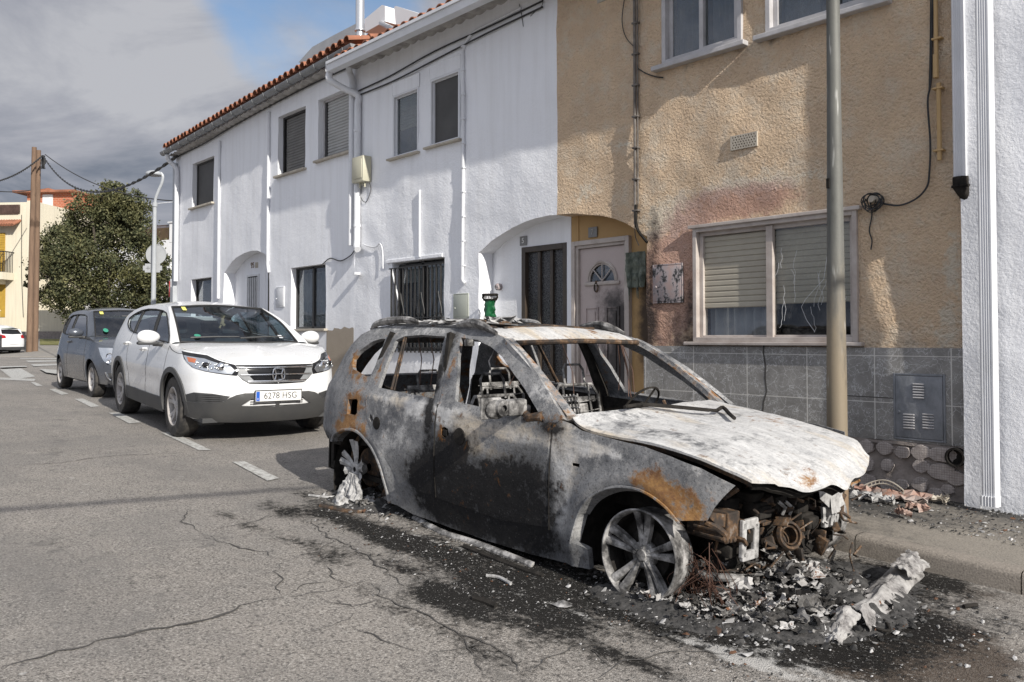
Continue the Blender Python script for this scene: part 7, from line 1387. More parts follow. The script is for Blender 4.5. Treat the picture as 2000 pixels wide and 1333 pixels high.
for f in m.f[:64*48]:
    for i in range(4): E_[(f[i], f[(i+1) % 4])] = 1
m.f += [(b_, a_, n0+a_, n0+b_) for (a_, b_) in E_ if (b_, a_) not in E_]; m.sm += [False]*(len(m.f)-len(m.sm))
HD = m.obj('hood', MATS['burnt_steel'], BT, world=False, fn=hoodm, sharp=45)
m = MB(); cf2 = lambda u, v: tuple(np.array(cf(round((.06+.88*u)*64)/64, round((.1+.87*v)*48)/48))-np.array([.0, 0, .03+.02*math.sin(u*3.14)])); m.grid(cf2, 30, 20); m.tube([tuple(np.array(cf(round(u*64)/64, 1))-np.array([.07, 0, .035])) for u in np.linspace(.05, .95, 24)], .022, 6); m.obj('hood_lining', MATS['charred'], HD, world=False)
m = MB(); L_ = [tuple(np.array(p)+np.array([0, -.006, -.012])) for p in cr(hl[1:], 5)]; m.grid(lambda u, v: tuple(np.array(L_[int(round(u*(len(L_)-1)))])-np.array([0, -.02*v, .028*v])), len(L_)-1, 2); m.obj('hood_flange', MATS['rusty'], HD, world=False)
# cowl, wiper, cabin remains
m = MB(); m.grid(lambda u, v: (1.93+.22*v-.02, -.72+1.44*u, .86+.05*v*math.sin(math.pi*u)+.012*nz((u*9, v*4, 1))), 30, 4); m.obj('cowl', MATS['charred'], BT, world=False)
w0 = [(2.00, .10, .955), (2.20, .02, 1.0-.02), (2.32, -.02, .99), (2.42, -.04, .985), (2.50, -.0, .99), (2.56, -.04, .975), (2.64, -.10, .965)]
pw = [(1220, 799), (1255, 794), (1300, 797), (1345, 801), (1385, 805), (1400, 806), (1412, 803), (1424, 812), (1434, 821)]
Bi = BM.inverted()
def bpx(px, py, axis, val):                   # pixel -> car coordinates on a plane of the car
    R3 = Bi.to_3x3(); d = R3 @ Vector(ray(px, py)); c = Bi @ Vector(CAM); t = (val-c[axis])/d[axis]; return c+d*t
def onhood(px, py):
    z = .95
    for _ in range(8): q_ = bpx(px, py, 2, z); z = np.interp(q_.x, [2.0, 2.4, 2.9, 3.3, 3.5], [.965, .935, .885, .79, .74])
    return q_
WP = [onhood(a, b)+Vector((0, 0, .012)) for a, b in pw]
m = MB(); m.tube(cr(WP[:6], 3), [.010]*16 if False else .011, 7); m.tube(cr([WP[5], WP[6]+Vector((0, 0, .01)), WP[7], WP[8]], 3), .013, 6); m.tube([p+Vector((.015, -.02, -.004)) for p in WP[1:5]], .006, 5); m.obj('wiper', MATS['charred'], BT, world=False)
m = MB(); m.tube([(1.88, -.72, .80), (1.86, 0, .82), (1.88, .72, .80)], .04, 8); m.tube([(1.75, -.5, .62), (1.72, .1, .60), (1.8, .6, .66)], .035, 8); m.box((1.90, -.75, .15), (1.94, .75, .84))
for k in range(14): a = Vector((1.6+.3*rnd(), -.6+1.2*rnd(), .55+.3*rnd())); m.tube([a, a+Vector((.1*(rnd()-.5), .3*(rnd()-.5), .2*(rnd()-.5)))], .012, 5)
m.obj('dashboard_frame', MATS['rusty'], BT, world=False)
c = Vector((1.62, .42, .87)); sw = Matrix.Translation(c) @ Matrix.Rotation(-.95, 4, 'Y'); m = MB(); m.lathe([(.165, -.01), (.175, 0), (.165, .01), (.155, 0)], sw, 30, close=True)
for a in (.3, 2.8, 4.7): m.tube([sw @ Vector((0, 0, -.02)), sw @ Vector((.16*math.cos(a), .16*math.sin(a), 0))], .008, 5)
m.tube([c, c+Vector((.3, 0, -.2))], .03, 8); m.obj('steering_wheel', MATS['charred'], BT, world=False)
def seatframe(x, y, lean=.35, w=.46, h=.62, mt='burnt_alloy', zb=.38):
    M_ = Matrix.Translation((x, y, zb)) @ Matrix.Rotation(-lean, 4, 'Y'); t = lambda a, b, c_: M_ @ Vector((a, b, c_)); m = MB()
    m.tube([t(0, -w/2, 0), t(0, -w/2, h*.85), t(0, -w/2+.06, h), t(0, w/2-.06, h), t(0, w/2, h*.85), t(0, w/2, 0)], .013, 7); m.tube([t(0, -w/2+.1, .05), t(0, -w/2+.1, h)], .009, 6); m.tube([t(0, w/2-.1, .05), t(0, w/2-.1, h)], .009, 6)
    m.tube([t(.0, -.11, h-.02), t(0, -.11, h+.12), t(0, -.08, h+.16), t(0, .08, h+.16), t(0, .11, h+.12), t(0, .11, h-.02)], .010, 6)
    k = MB()
    for zz in (.12, .3, .46): k.bbox((-.008, -w/2+.04, zz), (.004, w/2-.04, zz+.045), .003)
    k.bbox((-.03, -.10, h*.45), (.01, .10, h*.75), .006); m.add([M_ @ Vector(v) for v in k.v], k.f)
    for j in range(6): z = .08+.08*j; m.tube([t(.01, -w/2, z), t(.02, 0, z-.02), t(.01, w/2, z)], .004, 4)
    m.tube([(x, y-w/2, zb), (x+.45, y-w/2, zb+.05)], .018, 6); m.tube([(x, y+w/2, zb), (x+.45, y+w/2, zb+.05)], .018, 6); return m.obj('seat_frame', MATS[mt], BT, world=False)
seatframe(1.06, -.40, .22, .48, .58, zb=.34); seatframe(1.12, .40, .25, .48, .60); seatframe(.22, -.38, .2, .50, .46, zb=.42); seatframe(.22, .36, .2, .50, .46, zb=.42)
m = MB()      # folded seat frame seen through the windscreen
for k in range(8): a = bpx(1078+k*7, 773-k*.5, 1, -.35); b = bpx(1092+k*6, 812, 1, -.32); m.tube([a, b], .007, 5)
for py in (778, 788, 800): m.tube([bpx(1076+(py-773)*.4, py, 1, -.36), bpx(1124+(py-773)*.3, py-4, 1, -.36)], .006, 5)
m.obj('seat_slats', MATS['burnt_alloy'], BT, world=False)
m = MB(); m.box((-.7, -.78, .16), (2.0, .78, .20)); m.grid(lambda u, v: (-.6+2.4*u, -.7+1.4*v, .22+.10*abs(nz((u*9, v*7, 1), 1, 4))), 40, 24); m.bbox((.1, -.12, .2), (1.9, .12, .42), .05); m.obj('floor_pan', MATS['charred'], BT, world=False)
m = MB()
for (a, b, r) in ((((.25, -.60, 1.32)), (.32, -.62, .95), .004), ((.40, -.6, 1.33), (.46, -.62, .95), .004), ((.15, -.60, 1.31), (.7, -.62, 1.33), .005), ((1.42, -.2, 1.30), (1.50, -.15, .92), .003), ((1.41, .42, 1.30), (1.46, .5, .90), .004), ((1.40, .45, 1.29), (1.52, .40, .92), .004), ((1.39, .47, 1.29), (1.62, .35, .93), .003), ((1.40, .40, 1.3), (1.36, .47, .95), .003), ((1.5, -.66, 1.25), (1.55, -.8, 1.05), .004)):
    a, b = Vector(a), Vector(b); m.tube([a, a.lerp(b, .5)+Vector((.03*(rnd()-.5), .03, 0)), b], r, 5)
m.obj('hanging_wires', MATS['copper_wire'], BT, world=False)
m = MB(); m.bbox((.98, -.73, 1.27), (1.02, -.66, 1.32), .01); m.tube([(1.28, -.66, 1.32), (1.20, -.68, 1.18), (1.24, -.68, 1.08)], .005, 5); m.obj('trim_remains', MATS['burnt_alloy'], BT, world=False)
# door mirror stump
mc = bpx(970, 800, 1, -1.04); m = MB(); m.bm((lambda bm: (bmesh.ops.create_uvsphere(bm, u_segments=18, v_segments=10, radius=1), bm)[1])(bmesh.new()), Matrix.Translation(mc) @ Matrix.Diagonal((.03, .085, .06, 1)), True)
m.bbox((mc.x-.03, mc.y-.11, mc.z-.06), (mc.x-.012, mc.y+.05, mc.z+.07), .02); m.lathe([(.02, .04), (.05, .035), (.055, .01), (.04, 0)], Matrix.Translation(mc+Vector((.01, .02, .01))) @ Matrix.Rotation(math.pi/2, 4, 'Y'), 18)
m.bbox((mc.x-.0, mc.y+.05, mc.z-.04), (mc.x+.06, mc.y+.20, mc.z+.06), .015); m.bbox((mc.x+.01, mc.y+.18, mc.z-.06), (mc.x+.05, mc.y+.24, mc.z+.02), .01); DM = m.obj('door_mirror', MATS['burnt_alloy'], BT, world=False, sharp=45)
m = MB(); m.tube([(mc.x+.03, mc.y+.20, mc.z-.03), (mc.x+.12, -.88, mc.z-.05), (mc.x+.22, -.86, mc.z-.03)], [.025, .028, .035], 10); m.obj('mirror_arm', MATS['rusty'], DM, world=False)
# wheels: bare alloy rims
wheel(BT, (2.72, -.82, .247), -1, .25, .17, .247, 'v', 'burnt_alloy', None, steer=3, camber=-2.5)
wheel(BT, (2.72, .81, .247), 1, .25, .20, .247, 'v', 'burnt_alloy', None)
wheel(BT, (-.12, .80, .247), 1, .25, .20, .247, 'v', 'burnt_alloy', None)
m = MB(); wc = bpx(695, 917, 1, -.86); Mw = Matrix.Translation(wc) @ Matrix.Rotation(math.pi/2, 4, 'X')
for k, a in enumerate((1.72, 1.42, 2.5, 2.9, .55, .2, 3.35, -.5)):
    ro_ = [.235, .235, .19, .19, .17, .15, .12, .14][k]; vs = []
    for i in range(7):
        t_ = i/6; r = .03+(ro_-.03)*t_; w_ = .016+.014*t_; z = .0+.03*t_-.01*math.sin(3*t_)
        for s in (-1, 1): vs.append(Mw @ Vector((r*math.cos(a)-s*w_*math.sin(a), r*math.sin(a)+s*w_*math.cos(a), z)))
        vs.append(Mw @ Vector((r*math.cos(a), r*math.sin(a), z+.012)))
    m.add(vs, [f for i in range(6) for f in ((i*3, i*3+2, i*3+5, i*3+3), (i*3+2, i*3+1, i*3+4, i*3+5))], True)
m.lathe([(.02, .012), (.03, .014), (.055, .01), (.06, -.03), (.04, -.08)], Mw, 20)
for k in range(8):          # molten metal running down
    a = -2.6+2.1*k/7+.2*rnd(); x0_ = .05*math.cos(a); top_z = -.03; d_ = .18+.05*rnd(); xx = wc.x+x0_*1.3; xe = wc.x+x0_*2.6+(rnd()-.5)*.05
    m.tube(cr([(xx, wc.y-.02, wc.z+top_z), (xx+(xe-xx)*.4, wc.y-.03, wc.z-.10), (xe, wc.y-.03-.03*rnd(), wc.z-.17), (xe+.01, wc.y-.05-.05*rnd(), max(.012, wc.z-.23))], 4), [(.006+.012*abs(nz((k*3.1, i_*.5, 1))*2)+.002*i_) for i_ in range(13)], 6, sx=.7)
m.obj('melted_rim', MATS['ash_white'], BT, world=False)
m = MB(); bc = Matrix.Translation((wc.x+.02, -.72, wc.z+.01)) @ Matrix.Rotation(math.pi/2, 4, 'X'); m.lathe([(.03, .03), (.15, .03), (.16, .0), (.15, -.02)], bc, 30); m.lathe([(.25, .05), (.30, .04), (.31, -.12), (.27, -.15), (.24, -.1)], bc @ Matrix.Translation((.03, -.0, 0)), 36); m.obj('brake_drum', MATS['rusty'], BT, world=False)
# engine bay, radiator carrier remains
m = MB(); m.grid(lambda u, v: (2.2+.72*v, -.62+1.24*u, .60+.12*nz((u*6, v*6, 2), 1, 4)-.25*v*v), 26, 22); m.grid(lambda u, v: (2.98+.05*nz((u*8, v*6, 7), 1, 4), -.58+1.16*u, .12+.44*v), 24, 12)
for s in (-1, 1): m.bbox((2.3, s*.60-.03, .42), (3.05, s*.60+.03, .52), .01)
for k in range(26): a = Vector((2.95+.15*rnd(), -.55+1.1*rnd(), .25+.35*rnd())); m.bbox(tuple(a-Vector((.04, .05, .03))), tuple(a+Vector((.05+.03*rnd(), .05+.04*rnd(), .04))), .012)
m.obj('engine', MATS['charred'], BT, world=False)
m = MB()
for k in range(60):
    a = Vector((2.95+.28*rnd(), -.62+1.25*rnd(), .12+.5*rnd())); d = Vector(((rnd()-.5)*.12, (rnd()-.5)*.34, (rnd()-.5)*.22)); m.tube([a-d*.5, a+Vector(((rnd()-.5)*.05,)*3), a+d*.5], .004+.012*rnd()**2, 6)
for k in range(36):
    a = Vector((2.98+.2*rnd(), -.6+1.2*rnd(), .15+.45*rnd())); q_ = MB().bbox((-.03*rnd()-.01, -.05*rnd()-.01, -.004-.02*rnd()**3), (.03, .05*rnd()+.01, .004+.02*rnd()**3), .003); R_ = Matrix.Translation(a) @ Matrix.Rotation(rnd()*6, 4, 'X') @ Matrix.Rotation(rnd()*6, 4, 'Z'); m.add([R_ @ Vector(v) for v in q_.v], q_.f)
m.obj('engine_bay_remains', MATS['rusty'], BT, world=False, kind='stuff')
sx_ = 3.06
for s in (-1, 1):
    m = MB(); y = s*.60; y = -.60 if s < 0 else .52
    m.bbox((2.85, y-.055, .36), (sx_+.05, y+.055, .52), .008)
    for k in range(4): m.bbox((2.9, y-.065, .375+.035*k), (sx_+.02, y+.065, .39+.035*k), .004)
    m.obj('chassis_leg', MATS['rusty'], BT, world=False)
def pxbox(m, px0, py0, px1, py1, x, d=.03, r=.006): a = bpx(px0, py0, 0, x); b = bpx(px1, py1, 0, x); m.bbox((x-d, min(a.y, b.y), min(a.z, b.z)), (x, max(a.y, b.y), max(a.z, b.z)), r); return m
m = MB()
for q_ in ((1452, 1022, 1458, 1090), (1475, 1022, 1482, 1090), (1452, 1018, 1482, 1030), (1452, 1080, 1482, 1090)): pxbox(m, *q_, 3.14, .025)
m.obj('bumper_mount', MATS['ash_white'], BT, world=False)
m = MB()
for dx in (0, 14): m.tube([bpx(1520+dx, 980, 0, 3.15), bpx(1534+dx, 992, 0, 3.17), bpx(1528+dx, 1005, 0, 3.15)], .010, 5)
m.obj('bracket', MATS['ash_white'], BT, world=False)
m = MB(); c = bpx(1538, 1046, 0, 3.16); RM_ = Matrix.Translation(c) @ Matrix.Rotation(math.pi/2, 4, 'Y') @ Matrix.Rotation(.35, 4, 'X') @ Matrix.Rotation(-.3, 4, 'Y'); m.lathe([(.072, .0), (.082, .012), (.074, .03), (.062, .03), (.058, .01), (.06, -.05), (.02, -.06), (0, -.06)], RM_, 30); m.lathe([(.048, .015), (.054, .02), (.050, .026), (.044, .02)], RM_, 26, close=True); m.obj('duct_ring', MATS['rusty'], BT, world=False)
m = MB()
for P4 in (((1598, 950), (1640, 952), (1650, 985), (1628, 1000), (1602, 975)), ((1620, 955), (1648, 948), (1640, 1000), (1625, 1005))):
    m.add([bpx(a, b, 0, 3.18+.02*rnd()) for a, b in P4], [tuple(range(len(P4)))])
for k in range(12): a = bpx(1605+rnd()*32, 985+rnd()*15, 0, 3.15); m.tube([a, a+Vector((.02*(rnd()-.5), .02*(rnd()-.5), -.03-.08*rnd())), a+Vector((.03*(rnd()-.5), .03*(rnd()-.5), -.08-.05*rnd()))], [.014, .012, .008], 5) if k < 7 else m.bbox(tuple(a-Vector((.02, .02+.02*rnd(), .03*rnd()))), tuple(a+Vector((.01, .02, .03*rnd()+.005))), .004)
pxbox(m, 1613, 985, 1619, 1030, 3.14, .03); m.obj('melted_bracket', MATS['ash_white'], BT, world=False)
m = MB(); m.add([bpx(a, b, 0, 3.12) for a, b in ((1385, 1000), (1418, 1005), (1416, 1030), (1400, 1025), (1388, 1014))], [(0, 1, 2, 3, 4)]); m.tube([bpx(1378, 1018, 0, 3.08), bpx(1400, 1030, 0, 3.12), bpx(1414, 1042, 0, 3.13), bpx(1418, 1058, 0, 3.12)], .018, 7)
for k in range(2): c = bpx(1413+k*20, 1054, 0, 3.14); m.lathe([(0, .015), (.012, .01), (.014, 0)], Matrix.Translation(c) @ Matrix.Rotation(math.pi/2, 4, 'Y'), 10)
m.obj('corner_bracket', MATS['rusty'], BT, world=False)
m = MB(); m.tube([bpx(1360, 1120, 0, 3.0), bpx(1400, 1128, 0, 3.05), bpx(1460, 1130, 0, 3.05), bpx(1530, 1140, 0, 3.0)], .022, 8); m.tube([bpx(1365, 1100, 0, 2.9), bpx(1420, 1108, 0, 2.95), bpx(1500, 1095, 0, 3.0), bpx(1560, 1075, 0, 3.05)], .020, 8); m.tube([bpx(1450, 1150, 0, 3.1), bpx(1520, 1150, 0, 3.1), bpx(1560, 1145, 0, 3.0)], .018, 8); m.bbox((2.75, -.55, .10), (2.9, .55, .17), .02)
m.obj('suspension', MATS['burnt_alloy'], BT, world=False)
# ------------------------------------------------------------- debris on the street
def wpt(x, y, h=0): return Vector((x, y, gz(x)+h))
def shard(m, c, s, flat_=.5, n=5):
    a0 = rnd()*6; vs = []
    tilt = Matrix.Rotation(rnd()*1.2*(1-flat_), 3, 'X') @ Matrix.Rotation(rnd()*6, 3, 'Z')
    for k in range(n): a = a0+6.283*k/n; r = s*(.5+.7*rnd()); vs.append(c+tilt @ Vector((r*math.cos(a), r*math.sin(a)*.7, s*.25*(rnd()-.3))))
    top_ = c+Vector((0, 0, s*(.15+.35*rnd()))); vs.append(top_); m.add(vs, [(k, (k+1) % n, n) for k in range(n)])
# mounds of char
def mound(m, cx, cy, rx, ry, h, n=40, seed=0):
    def f(u, v):
        x = cx+(2*u-1)*rx; y = cy+(2*v-1)*ry; r = math.hypot(2*u-1, 2*v-1); e = max(0, 1-r*r)
        return (x, y, gz(x)-.01+h*e**.8*(.55+.9*nz((x*5, y*5, seed), 1, 5))+.012*nz((x*30, y*30, seed), 1, 3)*(e > 0)+.004)
    m.grid(f, n, n)
m = MB(); mound(m, -2.62, 4.3, .72, .82, .15, 80, 1); mound(m, -2.85, 3.62, .50, .28, .09, 40, 2); mound(m, -2.45, 4.85, .40, .42, .06, 40, 4); mound(m, -5.75, 3.62, .45, .30, .09, 36, 3); mound(m, -4.2, 4.4, 1.9, .75, .03, 40, 5)
tag(m.obj('char_heap', MATS['char_mound'], world=False), kind='stuff')
m = MB()
def scatter(n, cx, cy, rx, ry, s0, s1, h, ex=1.):
    for _ in range(n):
        a = rnd()*6.283; r = rnd()**ex; x = cx+rx*r*math.cos(a); y = cy+ry*r*math.sin(a); hh = h*max(0, 1-r)*.9*rnd(); shard(m, wpt(x, y, hh+.005), s0+(s1-s0)*rnd()**3)
scatter(2600, -2.62, 4.25, .78, .85, .006, .035, .2); scatter(900, -2.65, 4.3, .55, .55, .015, .06, .26); scatter(900, -2.8, 3.6, .7, .40, .005, .025, .10); scatter(900, -2.2, 4.3, .9, .9, .004, .02, .02, .6); scatter(500, -5.7, 3.6, .6, .35, .006, .03, .10); scatter(1500, -4.4, 3.3, 1.8, .5, .003, .014, .01, .7); scatter(900, -3.6, 2.9, 2.4, .8, .002, .008, 0, .8); scatter(500, -2.2, 3.2, .9, .5, .003, .012, .01)
def scp(n, cx, cy, rx, ry, s0, s1):
    for _ in range(n):
        x = cx+rx*(2*rnd()-1); y = cy+ry*(2*rnd()-1)
        if KY+.15 < y < WY-.03: shard(m, wpt(x, y, .132), s0+(s1-s0)*rnd()**3)
scp(2200, -2.6, 6.6, 1.5, .6, .004, .022); scp(700, -1.7, 6.6, 1.2, .6, .003, .012)
tag(m.obj('ash_debris', MATS['ash_bits'], world=False), kind='stuff')
def crumple(m, c, s, n=5):
    R_ = (Matrix.Rotation(rnd()*6.28, 3, 'Z') @ Matrix.Rotation((rnd()-.5)*2.2, 3, 'X')); ph = rnd()*99; a = .35+.6*rnd(); n0 = len(m.v)
    m.grid(lambda u, v: tuple(c+R_ @ Vector(((u-.5)*2*s*(1+.4*nz((v*3, ph, 1))), (v-.5)*2*s*a*(1+.4*nz((u*3, ph, 2))), s*.55*nz((u*2.6+ph, v*2.6, ph), 1, 3)+.004))), n, n, False)
m = MB()
for _ in range(620):
    a = rnd()*6.283; r = rnd()**.8; x = -2.62+.62*r*math.cos(a); y = 4.22+.62*r*math.sin(a); crumple(m, wpt(x, y, .03+.20*(1-r)*(.5+.6*rnd())), .012+.05*rnd()**2)
for _ in range(160): crumple(m, wpt(-2.75+.5*(rnd()-.5), 3.65+.35*(rnd()-.5), .03+.05*rnd()), .01+.035*rnd()**2)
for _ in range(120): crumple(m, wpt(-2.85+.35*(rnd()-.5), 4.45+1.1*(rnd()-.5), .10+.22*rnd()), .015+.05*rnd())
for _ in range(60): crumple(m, wpt(-5.75+.5*(rnd()-.5), 3.58+.25*(rnd()-.5), .02+.03*rnd()), .01+.04*rnd()**2)
def crm(N):
    r = N.n('ShaderNodeNewGeometry').outputs['Random Per Island']; n = N.noise(N.obj(), 40, 5, .75)
    c = N.ramp(N.m('ADD', r, N.m('MULTIPLY', N.m('SUBTRACT', n, .5), .7)), [(.05, (.014, .013, .013)), (.3, (.06, .056, .052)), (.5, (.15, .145, .14)), (.75, (.32, .31, .30)), (.95, (.46, .45, .44)), (1, (.16, .075, .04))]); return {'Base Color': c, 'Roughness': .9, 'Specular IOR Level': .2}
mat('burnt_scrap', crm); tag(m.obj('burnt_scraps', MATS['burnt_scrap'], world=False), kind='stuff')
# larger pieces that can be told apart
def sheet(name, px, dz, lab, cat, mt='ash_white', jag=.02, th=.006, up=.1, n=26, k2=7):
    P4 = [wpt(*ground(*p)[:2]) for p in px]; P4 = [p+Vector((0, 0, z)) for p, z in zip(P4, dz)]; m = MB()
    def f(u, v):
        p = P4[0].lerp(P4[1], u).lerp(P4[3].lerp(P4[2], u), v); ed = max(abs(2*u-1), abs(2*v-1)); w = Vector((nz((u*k2, v*4, 1)), nz((u*4, v*k2, 2)), 0))*jag*(1+2*(ed > .93))
        return tuple(p+w+Vector((0, 0, up*math.sin(math.pi*v)*(.6+.5*nz((u*3.3, v*2, 5)))+jag*1.2*nz((u*6, v*4, 6), 1, 3))))
    m.grid(f, n, n); n0 = len(m.v); m.add([(x, y, z-th) for x, y, z in m.v[:n0]], [g_[::-1] for g_ in m.f[:n*n]], True); c = sum(P4, Vector())/4; c.z = gz(c.x)
    return tag(m.obj(name, MATS[mt], loc=tuple(c), sharp=30), lab, cat, 'large burnt fragments in front of the wreck')
sheet('bumper_fragment', [(1650, 1205), (1765, 1112), (1806, 1140), (1700, 1240)], [.05, .07, .05, .02], 'long crumpled white bumper fragment sticking out at the right of the ash heap', 'fragment', 'fragment_skin', up=.07, jag=.0045, k2=3)
sheet('bumper_fragment', [(1742, 1156), (1775, 1126), (1815, 1138), (1782, 1166)], [.15, .16, .10, .10], 'smaller curled grey flap on top of the long white fragment', 'fragment', 'fragment_skin', up=.03, jag=.01)
sheet('plastic_fragment', [(1610, 1260), (1636, 1222), (1682, 1228), (1645, 1262)], [.0, .09, .07, .01], 'pale torn sheet standing at the front edge of the ash heap', 'fragment', 'fragment_skin', up=.04, jag=.008, k2=4)
sheet('plastic_fragment', [(1665, 1185), (1690, 1178), (1692, 1205), (1672, 1215)], [.03, .05, .03, .02], 'small pale tongue of melted plastic beside the torn sheet', 'fragment', 'fragment_skin', up=.02, jag=.01)
sheet('aluminium_fragment', [(1438, 1185), (1485, 1172), (1505, 1202), (1452, 1208)], [.06, .10, .05, .03], 'flat bright aluminium fragment in front of the suspension arms', 'fragment', up=.03, jag=.012)
sheet('aluminium_fragment', [(1485, 1172), (1515, 1178), (1540, 1205), (1502, 1202)], [.07, .06, .02, .03], 'dull grey fragment next to the bright aluminium one', 'fragment', up=.02, mt='burnt_alloy', jag=.012)
sheet('plastic_fragment', [(1655, 1250), (1608, 1255), (1605, 1230), (1625, 1225)], [.0, .02, .03, .02], 'small white lump at the lowest tip of the ash heap', 'fragment', up=.03)
for i, (a, b, lab) in enumerate(((695, 975, 'white molten lump directly under the rear rim'), (665, 985, 'white molten lump left of the rear rim'), (720, 985, 'white molten lump right of the rear rim'), (741, 992, 'separate white molten lump nearest the sill'))):
    c = ground(a, b); m = MB(); bm = bmesh.new(); bmesh.ops.create_icosphere(bm, subdivisions=4, radius=.055 if i < 3 else .04)
    for v in bm.verts: v.co *= 1+.55*nz(v.co*22+Vector((i*5, 0, 0)), 1, 4); v.co.z = max(v.co.z*.8, -.02)
    m.bm(bm, Matrix.Translation((c[0], c[1], c[2]+.02)) @ Matrix.Diagonal((1.2, .8, 1, 1)), True); tag(m.obj('molten_lump', MATS['ash_white'], loc=(c[0], c[1], c[2]), sharp=50), lab, 'molten metal', 'molten rim lumps by the rear wheel')
c = Vector(ground(1497, 1205)); m = MB(); MM = Matrix.Translation(c+Vector((0, 0, .03))) @ Matrix.Rotation(.25, 4, 'X'); m.lathe([(0, .03), (.012, .03), (.014, .02), (.03, .018), (.045, .02), (.05, .01), (.05, -.01), (.04, -.012), (0, -.012)], MM, 24)
e_ = Vector(ground(1475, 1178)); m.tube([c+Vector((0, 0, .055)), c.lerp(e_, .5)+Vector((0, 0, .075)), e_+Vector((0, 0, .06))], [.016, .011, .014], 8, sx=.6); tag(m.obj('pulley', MATS['sill_stone'], loc=tuple(c)), 'cream belt pulley with its arm lying in the ash', 'pulley')
m = MB()
for k in range(150):
    a = Vector(ground(1380+60*(rnd()-.5), 1180+50*(rnd()-.5))); b = bpx(1325+rnd()*80, 1060+rnd()*90, 1, -.78); b = BM @ b; md = a.lerp(b, .45)+Vector(((rnd()-.5)*.30, (rnd()-.5)*.22, -.02+.12*(rnd()-.5))); a2 = a+Vector(((rnd()-.5)*.05, (rnd()-.5)*.08, .01+.02*rnd()))
    if k % 2: b = a+Vector((-.28-.2*rnd(), .05+.15*rnd(), .05+.1*rnd())); md = a.lerp(b, .5)+Vector((0, 0, .04*rnd()))
    m.tube(cr([a2, md, b], 5), .0022, 3)
tag(m.obj('tyre_wires', MATS['copper_wire'], world=False), 'tangle of rusty steel wires from the burnt front tyre', 'wires', kind='stuff')
def strip(name, px, w, h, lab, mt, cat='strip', dz=.012):
    P4 = cr([wpt(*ground(*p)[:2])+Vector((0, 0, dz)) for p in px], 6); m = MB(); m.tube(P4, w, 6, sx=h/w); c = P4[0]; return tag(m.obj(name, MATS[mt], loc=tuple(c)), lab, cat, 'charred strips fallen beside the wreck')
strip('trim_strip', [(808, 1013), (860, 1042), (930, 1065), (1000, 1092), (1040, 1108)], .022, .010, 'long grey trim strip lying under the sill of the burnt SUV', 'burnt_alloy')
strip('trim_strip', [(905, 1070), (960, 1092), (1020, 1115), (1060, 1128)], .014, .008, 'thin charred strip beside the long grey one', 'charred')
strip('trim_strip', [(625, 990), (670, 1000), (700, 1003), (722, 1000)], .016, .008, 'rust-stained strip behind the rear wheel', 'rusty')
strip('trim_strip', [(603, 970), (640, 974), (662, 972)], .010, .006, 'pale curved strip left of the molten lumps', 'ash_white')
strip('trim_strip', [(925, 1172), (950, 1180), (968, 1188)], .016, .010, 'short charred piece on the open asphalt', 'charred')
strip('trim_strip', [(950, 1128), (975, 1132), (998, 1145)], .010, .008, 'small white curled strip on the open asphalt', 'ash_white')
strip('metal_rod', [(1650, 1215), (1690, 1230), (1738, 1240), (1715, 1205), (1700, 1190)], .009, .009, 'bent black metal rod at the right foot of the ash heap', 'charred', 'rod', .02)
strip('metal_rod', [(1655, 1180), (1668, 1150), (1660, 1110), (1665, 1085)], .006, .006, 'thin curved wire standing in front of the white bumper fragment', 'rusty', 'rod', .08)
strip('coil_spring', [(1882, 1190), (1890, 1188), (1898, 1187), (1908, 1186)], .012, .012, 'small dark coil lying on the brown stained road at the right', 'charred', 'coil')
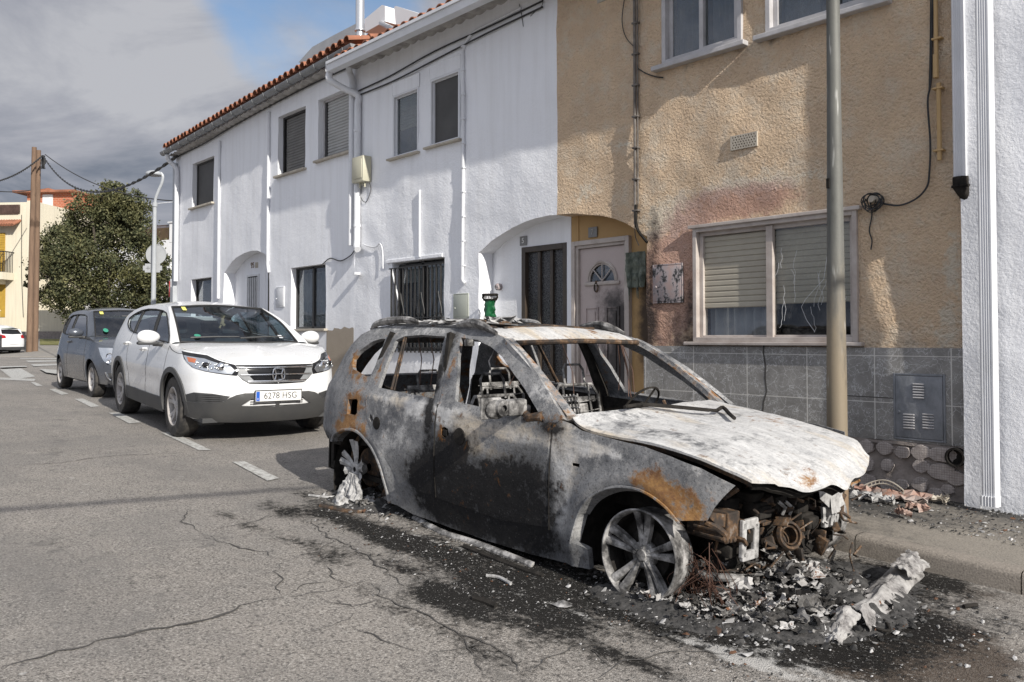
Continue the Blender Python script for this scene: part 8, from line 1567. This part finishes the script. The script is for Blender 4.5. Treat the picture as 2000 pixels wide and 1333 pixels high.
for k, (px, py, s, lab) in enumerate(((1100, 1185, .05, 'flattened dark flake on the road below the front door'), (1462, 1282, .03, 'small white flake at the front edge of the soot'), (1535, 1198, .022, 'small white flake right of the pulley'), (1210, 1163, .02, 'tiny white flake left of the front rim'), (1293, 1190, .055, 'shiny flat scrap under the front rim'), (873, 1063, .02, 'white flake beside the trim strip'), (1340, 1200, .04, 'dull metal flake by the wires'))):
    c = ground(px, py); m = MB(); shard(m, Vector((c[0], c[1], c[2]+.008)), s*1.3, 1, 7); tag(m.obj('flake', MATS['ash_white' if 'white' in lab else 'burnt_alloy'], loc=tuple(c)), lab, 'flake', 'flakes scattered on the road')
# fallen tile and cardboard pieces by the wall
for k, (px, py, w, d, r, mt, lab) in enumerate(((1770, 980, .34, .16, .1, 'cardboard_red', 'largest red-brown slab leaning at the foot of the stone plinth'), (1700, 968, .22, .10, -.2, 'cardboard_red', 'red-brown slab near the lamp post base'), (1690, 978, .20, .07, .2, 'ash_white', 'pale slab lying in front of the red-brown one'), (1725, 985, .16, .08, .5, 'ash_white', 'pale curled piece between the red-brown slabs'), (1790, 1000, .14, .05, .2, 'cardboard_red', 'small red strip closest to the kerb'), (1765, 1012, .10, .05, -.3, 'cardboard_red', 'small chip below the red strip'), (1835, 985, .12, .07, .7, 'sill_stone', 'broken beige chunk right of the largest slab'))):
    c = ground(px, py, .125); m = MB(); bm = bmesh.new(); bmesh.ops.create_grid(bm, x_segments=7, y_segments=5, size=.5)
    for v in bm.verts: v.co = Vector((v.co.x*w*1.1, v.co.y*d, 0))+Vector((.03*nz(v.co*3+Vector((k, 0, 0))), .04*nz(v.co*4+Vector((0, k, 0))), .05+.05*nz(v.co*5+Vector((k, k, 0)))))
    m.bm(bm, Matrix.Translation(c) @ Matrix.Rotation(r, 4, 'Z') @ Matrix.Rotation(.15, 4, 'X')); n0 = len(m.v); m.add([(x, y, z-.012) for x, y, z in m.v[:n0]], [f[::-1] for f in m.f[:]]); tag(m.obj('rubble_slab', MATS[mt], loc=tuple(c)), lab, 'rubble', 'fallen slabs at the foot of the ochre wall')
c = Vector(ground(1725, 968, .14)); m = MB(); L_ = [c+Vector((-.16+.32*t, .03*math.sin(t*3), .03+.06*math.sin(t*3.1))) for t in np.linspace(0, 1, 12)]
m.tube(L_, .006, 5); m.tube([p+Vector((0, .0, .028)) for p in L_], .006, 5)
for p in L_: m.tube([p, p+Vector((0, 0, .028))], .004, 4)
tag(m.obj('ladder_trim', MATS['sill_stone'], loc=tuple(c)), 'cream perforated strip arched over the fallen slabs', 'trim')
